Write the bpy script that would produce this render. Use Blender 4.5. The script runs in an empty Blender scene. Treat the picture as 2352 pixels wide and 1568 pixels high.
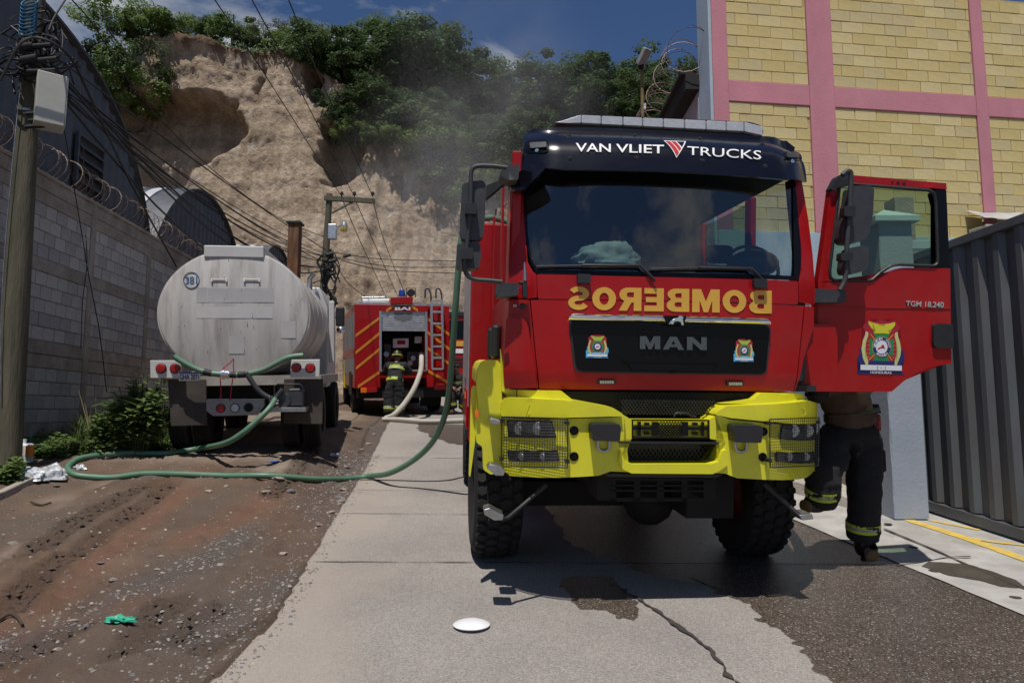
import bpy, bmesh, math, random
import numpy as np
from mathutils import Vector, Matrix, noise
R = math.radians
rnd = random.Random(7)
scene = bpy.context.scene
COL = scene.collection

# ------------------------------------------------------------------ camera
CZ = 1.65
PITCH = math.atan(161 / 1568.0)
cam_d = bpy.data.cameras.new("camera")
cam_d.sensor_width = 36.0
cam_d.lens = 24.0
cam_d.clip_start = 0.05
cam_d.clip_end = 3000.0
cam = bpy.data.objects.new("camera", cam_d)
COL.objects.link(cam)
cam.location = (0, 0, CZ)
cam.rotation_euler = (R(90) + PITCH, 0, 0)
scene.camera = cam

# ------------------------------------------------------------------ sun and sky
SUN_DIR = Vector((-0.09, -0.40, 1.0)).normalized()          # towards the sun
SUN_EL = math.asin(SUN_DIR.z)
sun_d = bpy.data.lights.new("sun", 'SUN')
sun_d.energy = 5.0
sun_d.angle = R(0.53)
sun_d.color = (1.0, 0.955, 0.89)
sun = bpy.data.objects.new("sun", sun_d)
COL.objects.link(sun)
sun.rotation_euler = SUN_DIR.to_track_quat('Z', 'Y').to_euler()

world = bpy.data.worlds.new("World")
scene.world = world
world.use_nodes = True
wn, wl = world.node_tree.nodes, world.node_tree.links
wn.clear()
w_out = wn.new("ShaderNodeOutputWorld")
w_bg = wn.new("ShaderNodeBackground")
w_bg.inputs[1].default_value = 0.060
w_sky = wn.new("ShaderNodeTexSky")
w_sky.sky_type = 'NISHITA'
w_sky.sun_disc = False
w_sky.sun_elevation = SUN_EL
w_sky.sun_rotation = math.atan2(SUN_DIR.x, SUN_DIR.y)
w_sky.altitude = 900
w_sky.air_density = 1.0
w_sky.dust_density = 0.6
w_sky.ozone_density = 3.0
# clouds: noise on the sky direction projected to a flat layer overhead
w_tc = wn.new("ShaderNodeTexCoord")
w_sep = wn.new("ShaderNodeSeparateXYZ")
wl.new(w_tc.outputs['Generated'], w_sep.inputs[0])
w_zc = wn.new("ShaderNodeMath"); w_zc.operation = 'MAXIMUM'; w_zc.inputs[1].default_value = 0.06
wl.new(w_sep.outputs[2], w_zc.inputs[0])
w_add = wn.new("ShaderNodeMath"); w_add.operation = 'ADD'; w_add.inputs[1].default_value = 0.12
wl.new(w_zc.outputs[0], w_add.inputs[0])
w_dv = wn.new("ShaderNodeVectorMath"); w_dv.operation = 'DIVIDE'
w_cmb = wn.new("ShaderNodeCombineXYZ")
for k in range(3):
    wl.new(w_add.outputs[0], w_cmb.inputs[k])
wl.new(w_tc.outputs['Generated'], w_dv.inputs[0]); wl.new(w_cmb.outputs[0], w_dv.inputs[1])
w_off = wn.new("ShaderNodeVectorMath"); w_off.operation = 'ADD'; w_off.inputs[1].default_value = (-4.0, -3.7, 0.0)
wl.new(w_dv.outputs[0], w_off.inputs[0])
w_n = wn.new("ShaderNodeTexNoise")
w_n.inputs['Scale'].default_value = 1.55; w_n.inputs['Detail'].default_value = 9.0; w_n.inputs['Roughness'].default_value = 0.56
w_n.inputs['Distortion'].default_value = 0.25
wl.new(w_off.outputs[0], w_n.inputs['Vector'])
w_r = wn.new("ShaderNodeValToRGB")
w_r.color_ramp.elements[0].position = 0.545; w_r.color_ramp.elements[0].color = (0, 0, 0, 1)
w_r.color_ramp.elements[1].position = 0.65; w_r.color_ramp.elements[1].color = (1, 1, 1, 1)
wl.new(w_n.outputs[0], w_r.inputs[0])
w_mix = wn.new("ShaderNodeMixRGB")
w_mix.inputs[2].default_value = (8.5, 8.9, 9.4, 1)
wl.new(w_r.outputs[0], w_mix.inputs[0])
w_tint = wn.new("ShaderNodeMixRGB"); w_tint.blend_type = 'MULTIPLY'; w_tint.inputs[0].default_value = 1.0
w_tint.inputs[2].default_value = (0.90, 1.08, 1.32, 1)
wl.new(w_sky.outputs[0], w_tint.inputs[1])
wl.new(w_tint.outputs[0], w_mix.inputs[1])
wl.new(w_mix.outputs[0], w_bg.inputs[0])
wl.new(w_bg.outputs[0], w_out.inputs[0])

scene.render.engine = 'CYCLES'
scene.cycles.max_bounces = 8
scene.cycles.transparent_max_bounces = 24
scene.cycles.volume_bounces = 2
scene.cycles.volume_step_rate = 4.0
scene.cycles.use_denoising = True
scene.view_settings.view_transform = 'Standard'
scene.view_settings.look = 'None'
scene.view_settings.gamma = 1.0
scene.view_settings.exposure = -0.25
scene.view_settings.use_curve_mapping = False

# ------------------------------------------------------------------ measuring helpers
F0 = 1568.0
_cp, _sp = math.cos(PITCH), math.sin(PITCH)
def ray(u, v):
    yc = -(v - 784.0) / F0
    x, y, z = (u - 1176.0) / F0, _cp - _sp * yc, _sp + _cp * yc
    return Vector((x / y, 1.0, z / y))
def at(u, v, d):
    r = ray(u, v)
    return Vector((r.x * d, d, CZ + r.z * d))
def sstep(a, b, x):
    t = max(0.0, min(1.0, (x - a) / (b - a)))
    return t * t * (3 - 2 * t)
HP = [(-60, 4.5), (0, 1.88), (3, 1.65), (5, 1.475), (11, 1.0), (16.5, .33), (19, .10), (24, -.3), (30, -.6), (60, -1.6), (400, -3)]
def h_of(d):
    for (a, ha), (b, hb) in zip(HP, HP[1:]):
        if d <= b:
            t = (d - a) / (b - a)
            return ha + (hb - ha) * t
    return HP[-1][1]
def h_smooth(d):
    return (h_of(d - .5) + h_of(d - .25) + h_of(d) + h_of(d + .25) + h_of(d + .5)) / 5
def edge_x(y):                         # left edge of the concrete
    return -1.57 - .112 * (y - 4.0) - .16 * max(0.0, min(4.9 - y, 2.5))
def gutter_x(y):                       # right edge of the asphalt
    return 3.34 - .165 * (y - 7.75)
def road_z(x, y):
    return CZ - h_smooth(y) - .012 * (max(-6, min(x, 6)) - 1.1)
RAISE = [(-99, 0), (5.5, 0), (8, .12), (10, .36), (13, .36), (17, .08), (20, 0), (999, 0)]
def raise_h(y):
    for (a, ha), (b, hb) in zip(RAISE, RAISE[1:]):
        if y <= b:
            return ha + (hb - ha) * (y - a) / (b - a)
    return 0
def base_z(x, y):
    e = edge_x(y) - x
    z = road_z(x, y)
    if e > 0:
        z += raise_h(y) * sstep(0.0, 1.0, e) - .03 * sstep(0, .3, e)
        z += .12 * sstep(-5.5, -6.2, x) * sstep(6.5, 8, y) * sstep(14, 12, y)
    return z
def ground_hit(u, v, dz=0.0):
    r = ray(u, v)
    d, step = 2.0, .02
    while d < 90:
        if CZ + r.z * d <= base_z(r.x * d, d) + dz:
            return Vector((r.x * d, d, base_z(r.x * d, d) + dz))
        d += step
    return Vector((r.x * 60, 60, 0))

# ------------------------------------------------------------------ object helpers
def link(o):
    COL.objects.link(o)
    return o
def tag(o, label=None, cat=None, group=None, kind=None):
    if label: o['label'] = label
    if cat: o['category'] = cat
    if group: o['group'] = group
    if kind: o['kind'] = kind
    return o
def empty(name, loc=(0, 0, 0), label=None, cat=None, group=None, mtx=None, kind=None):
    o = bpy.data.objects.new(name, None)
    o.empty_display_size = .1
    link(o)
    if mtx is not None: o.matrix_world = mtx
    else: o.location = loc
    return tag(o, label, cat, group, kind)
class MB:
    """collects shapes into one mesh"""
    def __init__(s):
        s.v, s.f, s.m = [], [], []
    def add(s, vs, fs, mi=0, M=None):
        n = len(s.v)
        s.v += [(M @ Vector(p))[:] for p in vs] if M is not None else [tuple(p) for p in vs]
        s.f += [tuple(i + n for i in f) for f in fs]
        s.m += [mi] * len(fs)
        return s
    def box(s, a, b, mi=0, M=None):
        (x0, y0, z0), (x1, y1, z1) = a, b
        vs = [(x, y, z) for x in (x0, x1) for y in (y0, y1) for z in (z0, z1)]
        return s.add(vs, [(0, 1, 3, 2), (4, 6, 7, 5), (0, 4, 5, 1), (2, 3, 7, 6), (0, 2, 6, 4), (1, 5, 7, 3)], mi, M)
    def bar(s, p, q, w, h=None, mi=0, up=(0, 0, 1)):
        p, q = Vector(p), Vector(q)
        h = w if h is None else h
        d = (q - p)
        if d.length < 1e-7: return s
        d.normalize()
        up = Vector(up)
        if abs(d.dot(up)) > .98: up = Vector((1, 0, 0)) if abs(d.x) < .9 else Vector((0, 1, 0))
        a = d.cross(up).normalized() * (w / 2)
        b = a.cross(d).normalized() * (h / 2)
        vs = [p - a - b, p + a - b, p + a + b, p - a + b, q - a - b, q + a - b, q + a + b, q - a + b]
        return s.add(vs, [(0, 3, 2, 1), (4, 5, 6, 7), (0, 1, 5, 4), (1, 2, 6, 5), (2, 3, 7, 6), (3, 0, 4, 7)], mi)
    def tube(s, pts, r, n=8, mi=0, cap=True):
        pts = [Vector(p) for p in pts]
        N = len(pts)
        rs = r if isinstance(r, (list, tuple)) else [r] * N
        t0 = (pts[1] - pts[0]).normalized()
        ref = Vector((0, 0, 1)) if abs(t0.z) < .9 else Vector((1, 0, 0))
        a = t0.cross(ref).normalized()
        vs = []
        for i, p in enumerate(pts):
            t = (pts[min(i + 1, N - 1)] - pts[max(i - 1, 0)])
            t = t.normalized() if t.length > 1e-9 else t0
            a = (a - t * a.dot(t))
            a = a.normalized() if a.length > 1e-6 else t.orthogonal().normalized()
            b = t.cross(a)
            for k in range(n):
                an = 2 * math.pi * k / n
                vs.append(p + (a * math.cos(an) + b * math.sin(an)) * rs[i])
        fs = [(i * n + k, i * n + (k + 1) % n, (i + 1) * n + (k + 1) % n, (i + 1) * n + k) for i in range(N - 1) for k in range(n)]
        if cap:
            fs += [tuple(reversed(range(n))), tuple(range((N - 1) * n, N * n))]
        return s.add(vs, fs, mi)
    def cyl(s, p, q, r, n=16, mi=0, r2=None):
        return s.tube([p, q], [r, r if r2 is None else r2], n, mi)
    def lathe(s, prof, n=24, mi=0, M=None, cap=True):     # prof: (radius, z)
        vs, fs = [], []
        for r, z in prof:
            for k in range(n):
                an = 2 * math.pi * k / n
                vs.append((r * math.cos(an), r * math.sin(an), z))
        for i in range(len(prof) - 1):
            for k in range(n):
                fs.append((i * n + k, i * n + (k + 1) % n, (i + 1) * n + (k + 1) % n, (i + 1) * n + k))
        if cap:
            fs += [tuple(reversed(range(n))), tuple(range((len(prof) - 1) * n, len(prof) * n))]
        return s.add(vs, fs, mi, M)
    def prism(s, poly, y0, y1, mi=0, M=None):              # poly in (x, z), extruded along y
        n = len(poly)
        vs = [(x, y0, z) for x, z in poly] + [(x, y1, z) for x, z in poly]
        fs = [tuple(range(n)), tuple(reversed(range(n, 2 * n)))] + [(i, n + i, n + (i + 1) % n, (i + 1) % n) for i in range(n)]
        return s.add(vs, fs, mi, M)
    def ball(s, c, rx, ry=None, rz=None, n=12, mi=0, M=None):
        ry = rx if ry is None else ry; rz = rx if rz is None else rz
        c = Vector(c); m = n // 2 + 1
        vs = [(c.x, c.y, c.z - rz)]
        for i in range(1, m):
            ph = -math.pi / 2 + math.pi * i / m
            for k in range(n):
                th = 2 * math.pi * k / n
                vs.append((c.x + rx * math.cos(ph) * math.cos(th), c.y + ry * math.cos(ph) * math.sin(th), c.z + rz * math.sin(ph)))
        vs.append((c.x, c.y, c.z + rz))
        fs = [(0, 1 + (k + 1) % n, 1 + k) for k in range(n)]
        for i in range(m - 2):
            for k in range(n):
                a = 1 + i * n
                fs.append((a + k, a + (k + 1) % n, a + n + (k + 1) % n, a + n + k))
        a = 1 + (m - 2) * n
        fs += [(a + k, a + (k + 1) % n, len(vs) - 1) for k in range(n)]
        return s.add(vs, fs, mi, M)
    def build(s, name, mats, parent=None, smooth=None, bevel=0, seg=2, label=None, cat=None, group=None, kind=None, mtx=None, fix=True):
        me = bpy.data.meshes.new(name)
        me.from_pydata(s.v, [], s.f)
        return finish(me, name, mats, s.m, parent, smooth, bevel, seg, label, cat, group, kind, mtx, fix)
def finish(me, name, mats, midx=None, parent=None, smooth=None, bevel=0, seg=2, label=None, cat=None, group=None, kind=None, mtx=None, fix=True):
    if fix:
        bm = bmesh.new(); bm.from_mesh(me)
        bmesh.ops.recalc_face_normals(bm, faces=bm.faces)
        bm.to_mesh(me); bm.free()
    mats = mats if isinstance(mats, (list, tuple)) else [mats]
    for m in mats: me.materials.append(m)
    if midx is not None and len(mats) > 1:
        me.polygons.foreach_set('material_index', midx)
    if smooth is not None:
        me.polygons.foreach_set('use_smooth', [True] * len(me.polygons))
        if smooth < 180: me.set_sharp_from_angle(angle=R(smooth))
    me.update()
    o = bpy.data.objects.new(name, me)
    link(o)
    if parent is not None: o.parent = parent
    if mtx is not None: o.matrix_world = mtx
    if bevel:
        b = o.modifiers.new("bevel", 'BEVEL')
        b.width = bevel; b.segments = seg; b.limit_method = 'ANGLE'; b.angle_limit = R(38); b.harden_normals = smooth is not None
    return tag(o, label, cat, group, kind)
def copy_tree(o, parent=None):
    c = o.copy(); link(c)
    if parent is not None: c.parent = parent
    for ch in list(o.children): copy_tree(ch, c)
    return c
def spline(pts, n=8):
    """Catmull-Rom through the points"""
    P = [Vector(p) for p in pts]
    P = [P[0] * 2 - P[1]] + P + [P[-1] * 2 - P[-2]]
    out = []
    for i in range(1, len(P) - 2):
        a, b, c, d = P[i - 1:i + 3]
        for k in range(n):
            t = k / n
            out.append(.5 * ((2 * b) + (c - a) * t + (2 * a - 5 * b + 4 * c - d) * t * t + (3 * b - a - 3 * c + d) * t ** 3))
    out.append(P[-2].copy())
    return out
GLYPH = {   # heavy block letters: outlines (outer, then holes) in a 0..1 box
 'M': [[(0, 0), (.27, 0), (.27, .52), (.42, 0), (.58, 0), (.73, .52), (.73, 0), (1, 0), (1, 1), (.68, 1), (.5, .46), (.32, 1), (0, 1)]],
 'E': [[(0, 0), (1, 0), (1, .24), (.36, .24), (.36, .39), (.92, .39), (.92, .61), (.36, .61), (.36, .76), (1, .76), (1, 1), (0, 1)]],
 'A': [[(0, 0), (.27, 0), (.34, .2), (.66, .2), (.73, 0), (1, 0), (.66, 1), (.34, 1)], [(.41, .4), (.5, .7), (.59, .4)]],
 'N': [[(0, 0), (.28, 0), (.28, .58), (.70, 0), (1, 0), (1, 1), (.72, 1), (.72, .42), (.30, 1), (0, 1)]],
}
def _arc(cx, cy, rx, ry, a0, a1, n=12):
    return [(cx + rx * math.cos(R(a0 + (a1 - a0) * i / n)), cy + ry * math.sin(R(a0 + (a1 - a0) * i / n))) for i in range(n + 1)]
GLYPH['O'] = [_arc(.5, .5, .5, .5, 0, 345, 30), _arc(.5, .5, .2, .26, 0, 345, 24)]
GLYPH['B'] = [[(0, 0)] + _arc(.62, .27, .38, .27, -90, 58, 10) + _arc(.60, .755, .36, .245, -50, 90, 10) + [(0, 1)],
              [(.34, .2)] + _arc(.55, .305, .10, .105, -90, 90, 6) + [(.34, .41)], [(.34, .60)] + _arc(.54, .70, .09, .10, -90, 90, 6) + [(.34, .80)]]
GLYPH['R'] = [[(0, 0), (.34, 0), (.34, .36), (.44, .36), (.64, 0), (1.0, 0), (.76, .42)] + _arc(.62, .70, .36, .30, -62, 90, 10) + [(0, 1)],
              [(.34, .58)] + _arc(.55, .69, .10, .11, -90, 90, 6) + [(.34, .80)]]
_sc = _arc(.5, .70, .34, .20, 22, 180, 8) + _arc(.5, .70, .34, .20, 190, 262, 4) + _arc(.5, .30, .34, .20, 82, 0, 5) + _arc(.5, .30, .34, .20, -10, -160, 9)
def _stroke(c, w):
    L_, R_ = [], []
    for i, p in enumerate(c):
        a, b_ = Vector(c[max(i - 1, 0)]), Vector(c[min(i + 1, len(c) - 1)]); d = (b_ - a).normalized()
        L_.append((p[0] - d.y * w * .62, p[1] + d.x * w * .45)); R_.append((p[0] + d.y * w * .62, p[1] - d.x * w * .45))
    return L_ + R_[::-1]
GLYPH['S'] = [_stroke(_sc, .24)]
def glyph_shape(s):
    """a word in the heavy block letters, each drawn as a filled outline with its holes"""
    vs, fs = [], []; W = {'M': 1.22, 'O': 1.05, 'A': 1.1, 'E': .86, 'S': .95}; x = 0; gap = .13; tot = sum(W.get(c, 1) for c in s) + gap * (len(s) - 1)
    for c in s:
        cu = bpy.data.curves.new('lettering', 'CURVE'); cu.dimensions = '2D'; cu.fill_mode = 'BOTH'
        for poly in GLYPH[c]:
            sp = cu.splines.new('POLY'); sp.points.add(len(poly) - 1); sp.use_cyclic_u = True
            for pt, (a, b_) in zip(sp.points, poly): pt.co = (a, b_, 0, 1)
        ob = bpy.data.objects.new('lettering', cu); link(ob); dg = bpy.context.evaluated_depsgraph_get(); dg.update()
        me = bpy.data.meshes.new_from_object(ob.evaluated_get(dg)); bm = bmesh.new(); bm.from_mesh(me)
        bmesh.ops.remove_doubles(bm, verts=bm.verts[:], dist=1e-5); bmesh.ops.triangulate(bm, faces=bm.faces[:])
        bmesh.ops.recalc_face_normals(bm, faces=bm.faces[:])
        for k in range(1, 5): bmesh.ops.bisect_plane(bm, geom=bm.verts[:] + bm.edges[:] + bm.faces[:], plane_co=(0, k / 5, 0), plane_no=(0, 1, 0))
        bm.verts.index_update(); n0 = len(vs)
        vs += [((x + v.co.x * W.get(c, 1)) / tot, v.co.y) for v in bm.verts]; fs += [tuple(v.index + n0 for v in f.verts) for f in bm.faces]
        bm.free(); bpy.data.objects.remove(ob); bpy.data.curves.remove(cu); bpy.data.meshes.remove(me)
        x += W.get(c, 1) + gap
    return vs, fs
_text_cache = {}
def text_shape(s, bold=0.0):
    """outline of a word as vertices normalised to its own 0..1 box, and faces"""
    k = (s, bold)
    if k not in _text_cache:
        cu = bpy.data.curves.new("lettering", 'FONT')
        cu.body = s; cu.offset = bold; cu.resolution_u = 3
        ob = bpy.data.objects.new("lettering", cu); link(ob)
        dg = bpy.context.evaluated_depsgraph_get(); dg.update()
        me = bpy.data.meshes.new_from_object(ob.evaluated_get(dg))
        bm = bmesh.new(); bm.from_mesh(me)
        if len(s) > 5 or s in ('VAN', 'VLIET'):                                     # enough rows for a word to follow a curved panel
            z0 = min(v.co.y for v in bm.verts); z1 = max(v.co.y for v in bm.verts)
            for q in range(1, 6): bmesh.ops.bisect_plane(bm, geom=bm.verts[:] + bm.edges[:] + bm.faces[:], plane_co=(0, z0 + (z1 - z0) * q / 6, 0), plane_no=(0, 1, 0))
        bm.verts.index_update(); vs = [v.co.copy() for v in bm.verts]; fs = [tuple(v.index for v in f.verts) for f in bm.faces]; bm.free()
        x0 = min(v.x for v in vs); x1 = max(v.x for v in vs); y0 = min(v.y for v in vs); y1 = max(v.y for v in vs)
        vs = [((v.x - x0) / (x1 - x0), (v.y - y0) / (y1 - y0)) for v in vs]
        bpy.data.objects.remove(ob); bpy.data.curves.remove(cu); bpy.data.meshes.remove(me)
        _text_cache[k] = (vs, fs)
    return _text_cache[k]
def text_mesh(s, fn, thick, mb=None, mi=0, bold=0.0):
    """fn(a, b, t) maps the word's 0..1 box and a depth to a point"""
    vs, fs = glyph_shape(s) if bold == 'heavy' else text_shape(s, bold)
    mb = mb or MB()
    n = len(vs)
    pts = [fn(a, b, 0.0) for a, b in vs] + [fn(a, b, thick) for a, b in vs]
    cnt = {}
    for f in fs:
        for i in range(len(f)):
            e = (f[i], f[(i + 1) % len(f)])
            cnt[e] = 1
    side = [(a, b, b + n, a + n) for (a, b) in cnt if (b, a) not in cnt]
    mb.add(pts, list(fs) + [tuple(i + n for i in reversed(f)) for f in fs] + side, mi)
    return mb
def quad_fn(tl, tr, br, bl, nrm):
    tl, tr, br, bl, nrm = map(Vector, (tl, tr, br, bl, nrm))
    return lambda a, b, t: ((bl * (1 - a) + br * a) * (1 - b) + (tl * (1 - a) + tr * a) * b) + nrm * t

# ------------------------------------------------------------------ materials
def new_mat(name):
    m = bpy.data.materials.new(name); m.use_nodes = True
    nt = m.node_tree
    return m, nt.nodes, nt.links, nt.nodes['Principled BSDF']
def mat(name, col, rough=.5, metal=0, var=.15, vscale=6.0, bump=0.0, bscale=40.0, coat=0, dirt=0.0, dirtcol=(.16, .12, .085), dscale=2.2, spec=.5, trans=0, stretch=None, col2=None, rvar=.12):
    m, N, L, b = new_mat(name)
    tc = N.new('ShaderNodeTexCoord')
    vec = tc.outputs['Object']
    if stretch:
        mp = N.new('ShaderNodeMapping'); mp.inputs['Scale'].default_value = stretch
        L.new(vec, mp.inputs[0]); vec = mp.outputs[0]
    n1 = N.new('ShaderNodeTexNoise'); n1.inputs['Scale'].default_value = vscale; n1.inputs['Detail'].default_value = 6; n1.inputs['Roughness'].default_value = .6
    L.new(vec, n1.inputs['Vector'])
    mx = N.new('ShaderNodeMixRGB')
    c2 = col2 or tuple(c * (1 - var) for c in col); c1 = tuple(min(1, c * (1 + var * .7)) for c in col) if not col2 else col
    cr = N.new('ShaderNodeValToRGB'); cr.color_ramp.elements[0].position = .32; cr.color_ramp.elements[1].position = .68
    cr.color_ramp.elements[0].color = (*c2, 1); cr.color_ramp.elements[1].color = (*c1, 1)
    L.new(n1.outputs[0], cr.inputs[0])
    out = cr.outputs[0]
    if dirt > 0:
        n2 = N.new('ShaderNodeTexNoise'); n2.inputs['Scale'].default_value = dscale; n2.inputs['Detail'].default_value = 8; n2.inputs['Roughness'].default_value = .7
        L.new(vec, n2.inputs['Vector'])
        r2 = N.new('ShaderNodeValToRGB'); r2.color_ramp.elements[0].position = .48; r2.color_ramp.elements[1].position = .75
        r2.color_ramp.elements[1].color = (dirt, dirt, dirt, 1); r2.color_ramp.elements[0].color = (0, 0, 0, 1)
        L.new(n2.outputs[0], r2.inputs[0])
        L.new(r2.outputs[0], mx.inputs[0]); L.new(out, mx.inputs[1]); mx.inputs[2].default_value = (*dirtcol, 1)
        out = mx.outputs[0]
    L.new(out, b.inputs['Base Color'])
    mr = N.new('ShaderNodeMapRange'); mr.inputs[3].default_value = max(0, rough - rvar * .5); mr.inputs[4].default_value = min(1, rough + rvar)
    L.new(n1.outputs[0], mr.inputs[0]); L.new(mr.outputs[0], b.inputs['Roughness'])
    b.inputs['Metallic'].default_value = metal
    b.inputs['Specular IOR Level'].default_value = spec
    if coat:
        b.inputs['Coat Weight'].default_value = coat; b.inputs['Coat Roughness'].default_value = .04
    if trans: b.inputs['Transmission Weight'].default_value = trans
    if bump:
        n3 = N.new('ShaderNodeTexNoise'); n3.inputs['Scale'].default_value = bscale; n3.inputs['Detail'].default_value = 5
        L.new(vec, n3.inputs['Vector'])
        bp = N.new('ShaderNodeBump'); bp.inputs['Strength'].default_value = bump; bp.inputs['Distance'].default_value = .02
        L.new(n3.outputs[0], bp.inputs['Height']); L.new(bp.outputs[0], b.inputs['Normal'])
    return m
def glass_mat(name, tint, rough=.0, ior=1.5, boost=1.0):
    m, N, L, b = new_mat(name)
    N.remove(b)
    tr = N.new('ShaderNodeBsdfTransparent'); tr.inputs[0].default_value = (*tint, 1)
    gl = N.new('ShaderNodeBsdfGlossy'); gl.inputs['Roughness'].default_value = rough; gl.inputs[0].default_value = (boost, boost, boost, 1)
    fr = N.new('ShaderNodeFresnel'); fr.inputs[0].default_value = ior
    ms = N.new('ShaderNodeMixShader')
    ge = N.new('ShaderNodeNewGeometry'); su = N.new('ShaderNodeMath'); su.operation = 'SUBTRACT'; su.inputs[0].default_value = 1.0
    L.new(ge.outputs['Backfacing'], su.inputs[1]); mu = N.new('ShaderNodeMath'); mu.operation = 'MULTIPLY'   # only the outer face of a pane mirrors
    L.new(fr.outputs[0], mu.inputs[0]); L.new(su.outputs[0], mu.inputs[1])
    L.new(mu.outputs[0], ms.inputs[0]); L.new(tr.outputs[0], ms.inputs[1]); L.new(gl.outputs[0], ms.inputs[2])
    L.new(ms.outputs[0], N['Material Output'].inputs[0])
    return m
M = {}
M['red'] = mat('red_paint', (.34, .006, .008), .3, 0, .05, 3, coat=.22, dirt=.14, dirtcol=(.17, .10, .08), dscale=2.6, rvar=.1, spec=.22)
M['yellow'] = mat('yellow_paint', (.72, .68, .02), .33, 0, .05, 3, coat=.25, dirt=.22, dirtcol=(.34, .30, .12), dscale=3.5, rvar=.12)
M['black_gloss'] = mat('black_gloss', (.004, .004, .005), .2, 0, .1, 3, rvar=.05, spec=.22)
M['visor'] = mat('visor_plastic', (.005, .005, .010), .2, 0, .1, 3, coat=.25, rvar=.12, spec=.35)
M['black'] = mat('black_plastic', (.018, .018, .02), .48, 0, .2, 12, bump=.08, bscale=300)
M['dark'] = mat('dark_underbody', (.007, .0065, .006), .8, 0, .4, 5, dirt=.2, dirtcol=(.025, .02, .016))
M['grey_plastic'] = mat('grey_plastic', (.035, .037, .042), .5, 0, .2, 10, bump=.1, bscale=400)
M['rubber'] = mat('rubber', (.011, .0105, .010), .85, 0, .3, 8, bump=.2, bscale=80, dirt=.2, dirtcol=(.07, .055, .04))
M['chrome'] = mat('chrome', (.78, .78, .8), .07, 1, .03, 3, rvar=.04)
M['dark_chrome'] = mat('dark_chrome', (.20, .205, .21), .14, 1, .1, 6, rvar=.06)
M['steel'] = mat('steel', (.45, .45, .45), .35, 1, .2, 8, rvar=.25)
M['alu'] = mat('aluminium', (.6, .6, .6), .38, .9, .12, 10, bump=.15, bscale=120)
M['lens'] = mat('lamp_glass', (.035, .038, .042), .06, 0, .5, 14, bump=.12, bscale=40, spec=.8)
M['orange_lens'] = mat('orange_lens', (.85, .17, .01), .15, 0, .1, 30)
M['red_lens'] = mat('red_lens', (.35, .01, .012), .18, 0, .3, 40, bump=.3, bscale=120)
M['letter_gold'] = mat('gold_letters', (.66, .36, .045), .4, 0, .05, 8, coat=.2)
M['letter_white'] = mat('white_letters', (.78, .78, .78), .4, 0, .04, 8)
M['ribbed_lens'] = mat('ribbed_lens', (.55, .56, .58), .2, .1, .12, 30, bump=.12, bscale=60)
M['windscreen'] = glass_mat('windscreen_glass', (.66, .72, .72), 0.0, 1.95)
M['side_glass'] = glass_mat('side_glass', (.62, .72, .60), 0.0, 1.5)
M['clear'] = glass_mat('clear_plastic', (.86, .9, .92), .08, 1.45)
M['interior'] = mat('cab_interior', (.016, .018, .021), .7, 0, .2, 6)
M['dash'] = mat('dash_plastic', (.035, .055, .06), .42, 0, .2, 6)
M['white_paint'] = mat('white_paint', (.58, .57, .55), .42, 0, .06, 2, dirt=.4, dirtcol=(.30, .26, .21), dscale=1.4)
M['white'] = mat('white_plastic', (.75, .75, .76), .35, 0, .06, 5)
M['wire'] = mat('cable_black', (.010, .010, .011), .6, 0, .2, 4)
def flat(name, c, rough=.4): return mat(name, c, rough, 0, .04, 5)
EM = {k: flat('crest_' + k, c, .35) for k, c in dict(red=(.45, .015, .02), crimson=(.36, .012, .03), yellow=(.62, .58, .03), cream=(.55, .55, .22),
      green=(.015, .22, .06), blue=(.018, .018, .14), sky=(.08, .42, .75), white=(.72, .72, .76), lime=(.36, .5, .06), gold=(.7, .4, .05)).items()}
# ================================================================== SETTING
def fr(p, sc=1.0, oct=4):
    return noise.fractal(Vector(p) * sc, 1.0, 2.0, oct)
def seg_dist(px, py, poly, closed=False):
    best = 1e9
    n = len(poly)
    for i in range(n if closed else n - 1):
        ax, ay = poly[i][:2]; bx, by = poly[(i + 1) % n][:2]
        dx, dy = bx - ax, by - ay
        t = max(0, min(1, ((px - ax) * dx + (py - ay) * dy) / (dx * dx + dy * dy + 1e-12)))
        d = math.hypot(px - ax - dx * t, py - ay - dy * t)
        if d < best: best = d
    return best
def inside(px, py, poly):
    c = False; n = len(poly); j = n - 1
    for i in range(n):
        xi, yi = poly[i][:2]; xj, yj = poly[j][:2]
        if (yi > py) != (yj > py) and px < (xj - xi) * (py - yi) / (yj - yi) + xi: c = not c
        j = i
    return c
def sdist(px, py, poly):
    d = seg_dist(px, py, poly, True)
    return d if inside(px, py, poly) else -d
def spread(a, b, step):
    n = max(1, int(round((b - a) / step)))
    return [a + (b - a) * i / n for i in range(n)]
def grid_mesh(xs, ys, fn):
    vs = [fn(x, y) for y in ys for x in xs]
    nx = len(xs)
    fs = [(j * nx + i, j * nx + i + 1, (j + 1) * nx + i + 1, (j + 1) * nx + i) for j in range(len(ys) - 1) for i in range(nx - 1)]
    return vs, fs
def set_attr(me, name, vals):
    a = me.attributes.new(name, 'FLOAT', 'POINT')
    a.data.foreach_set('value', vals)

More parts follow.
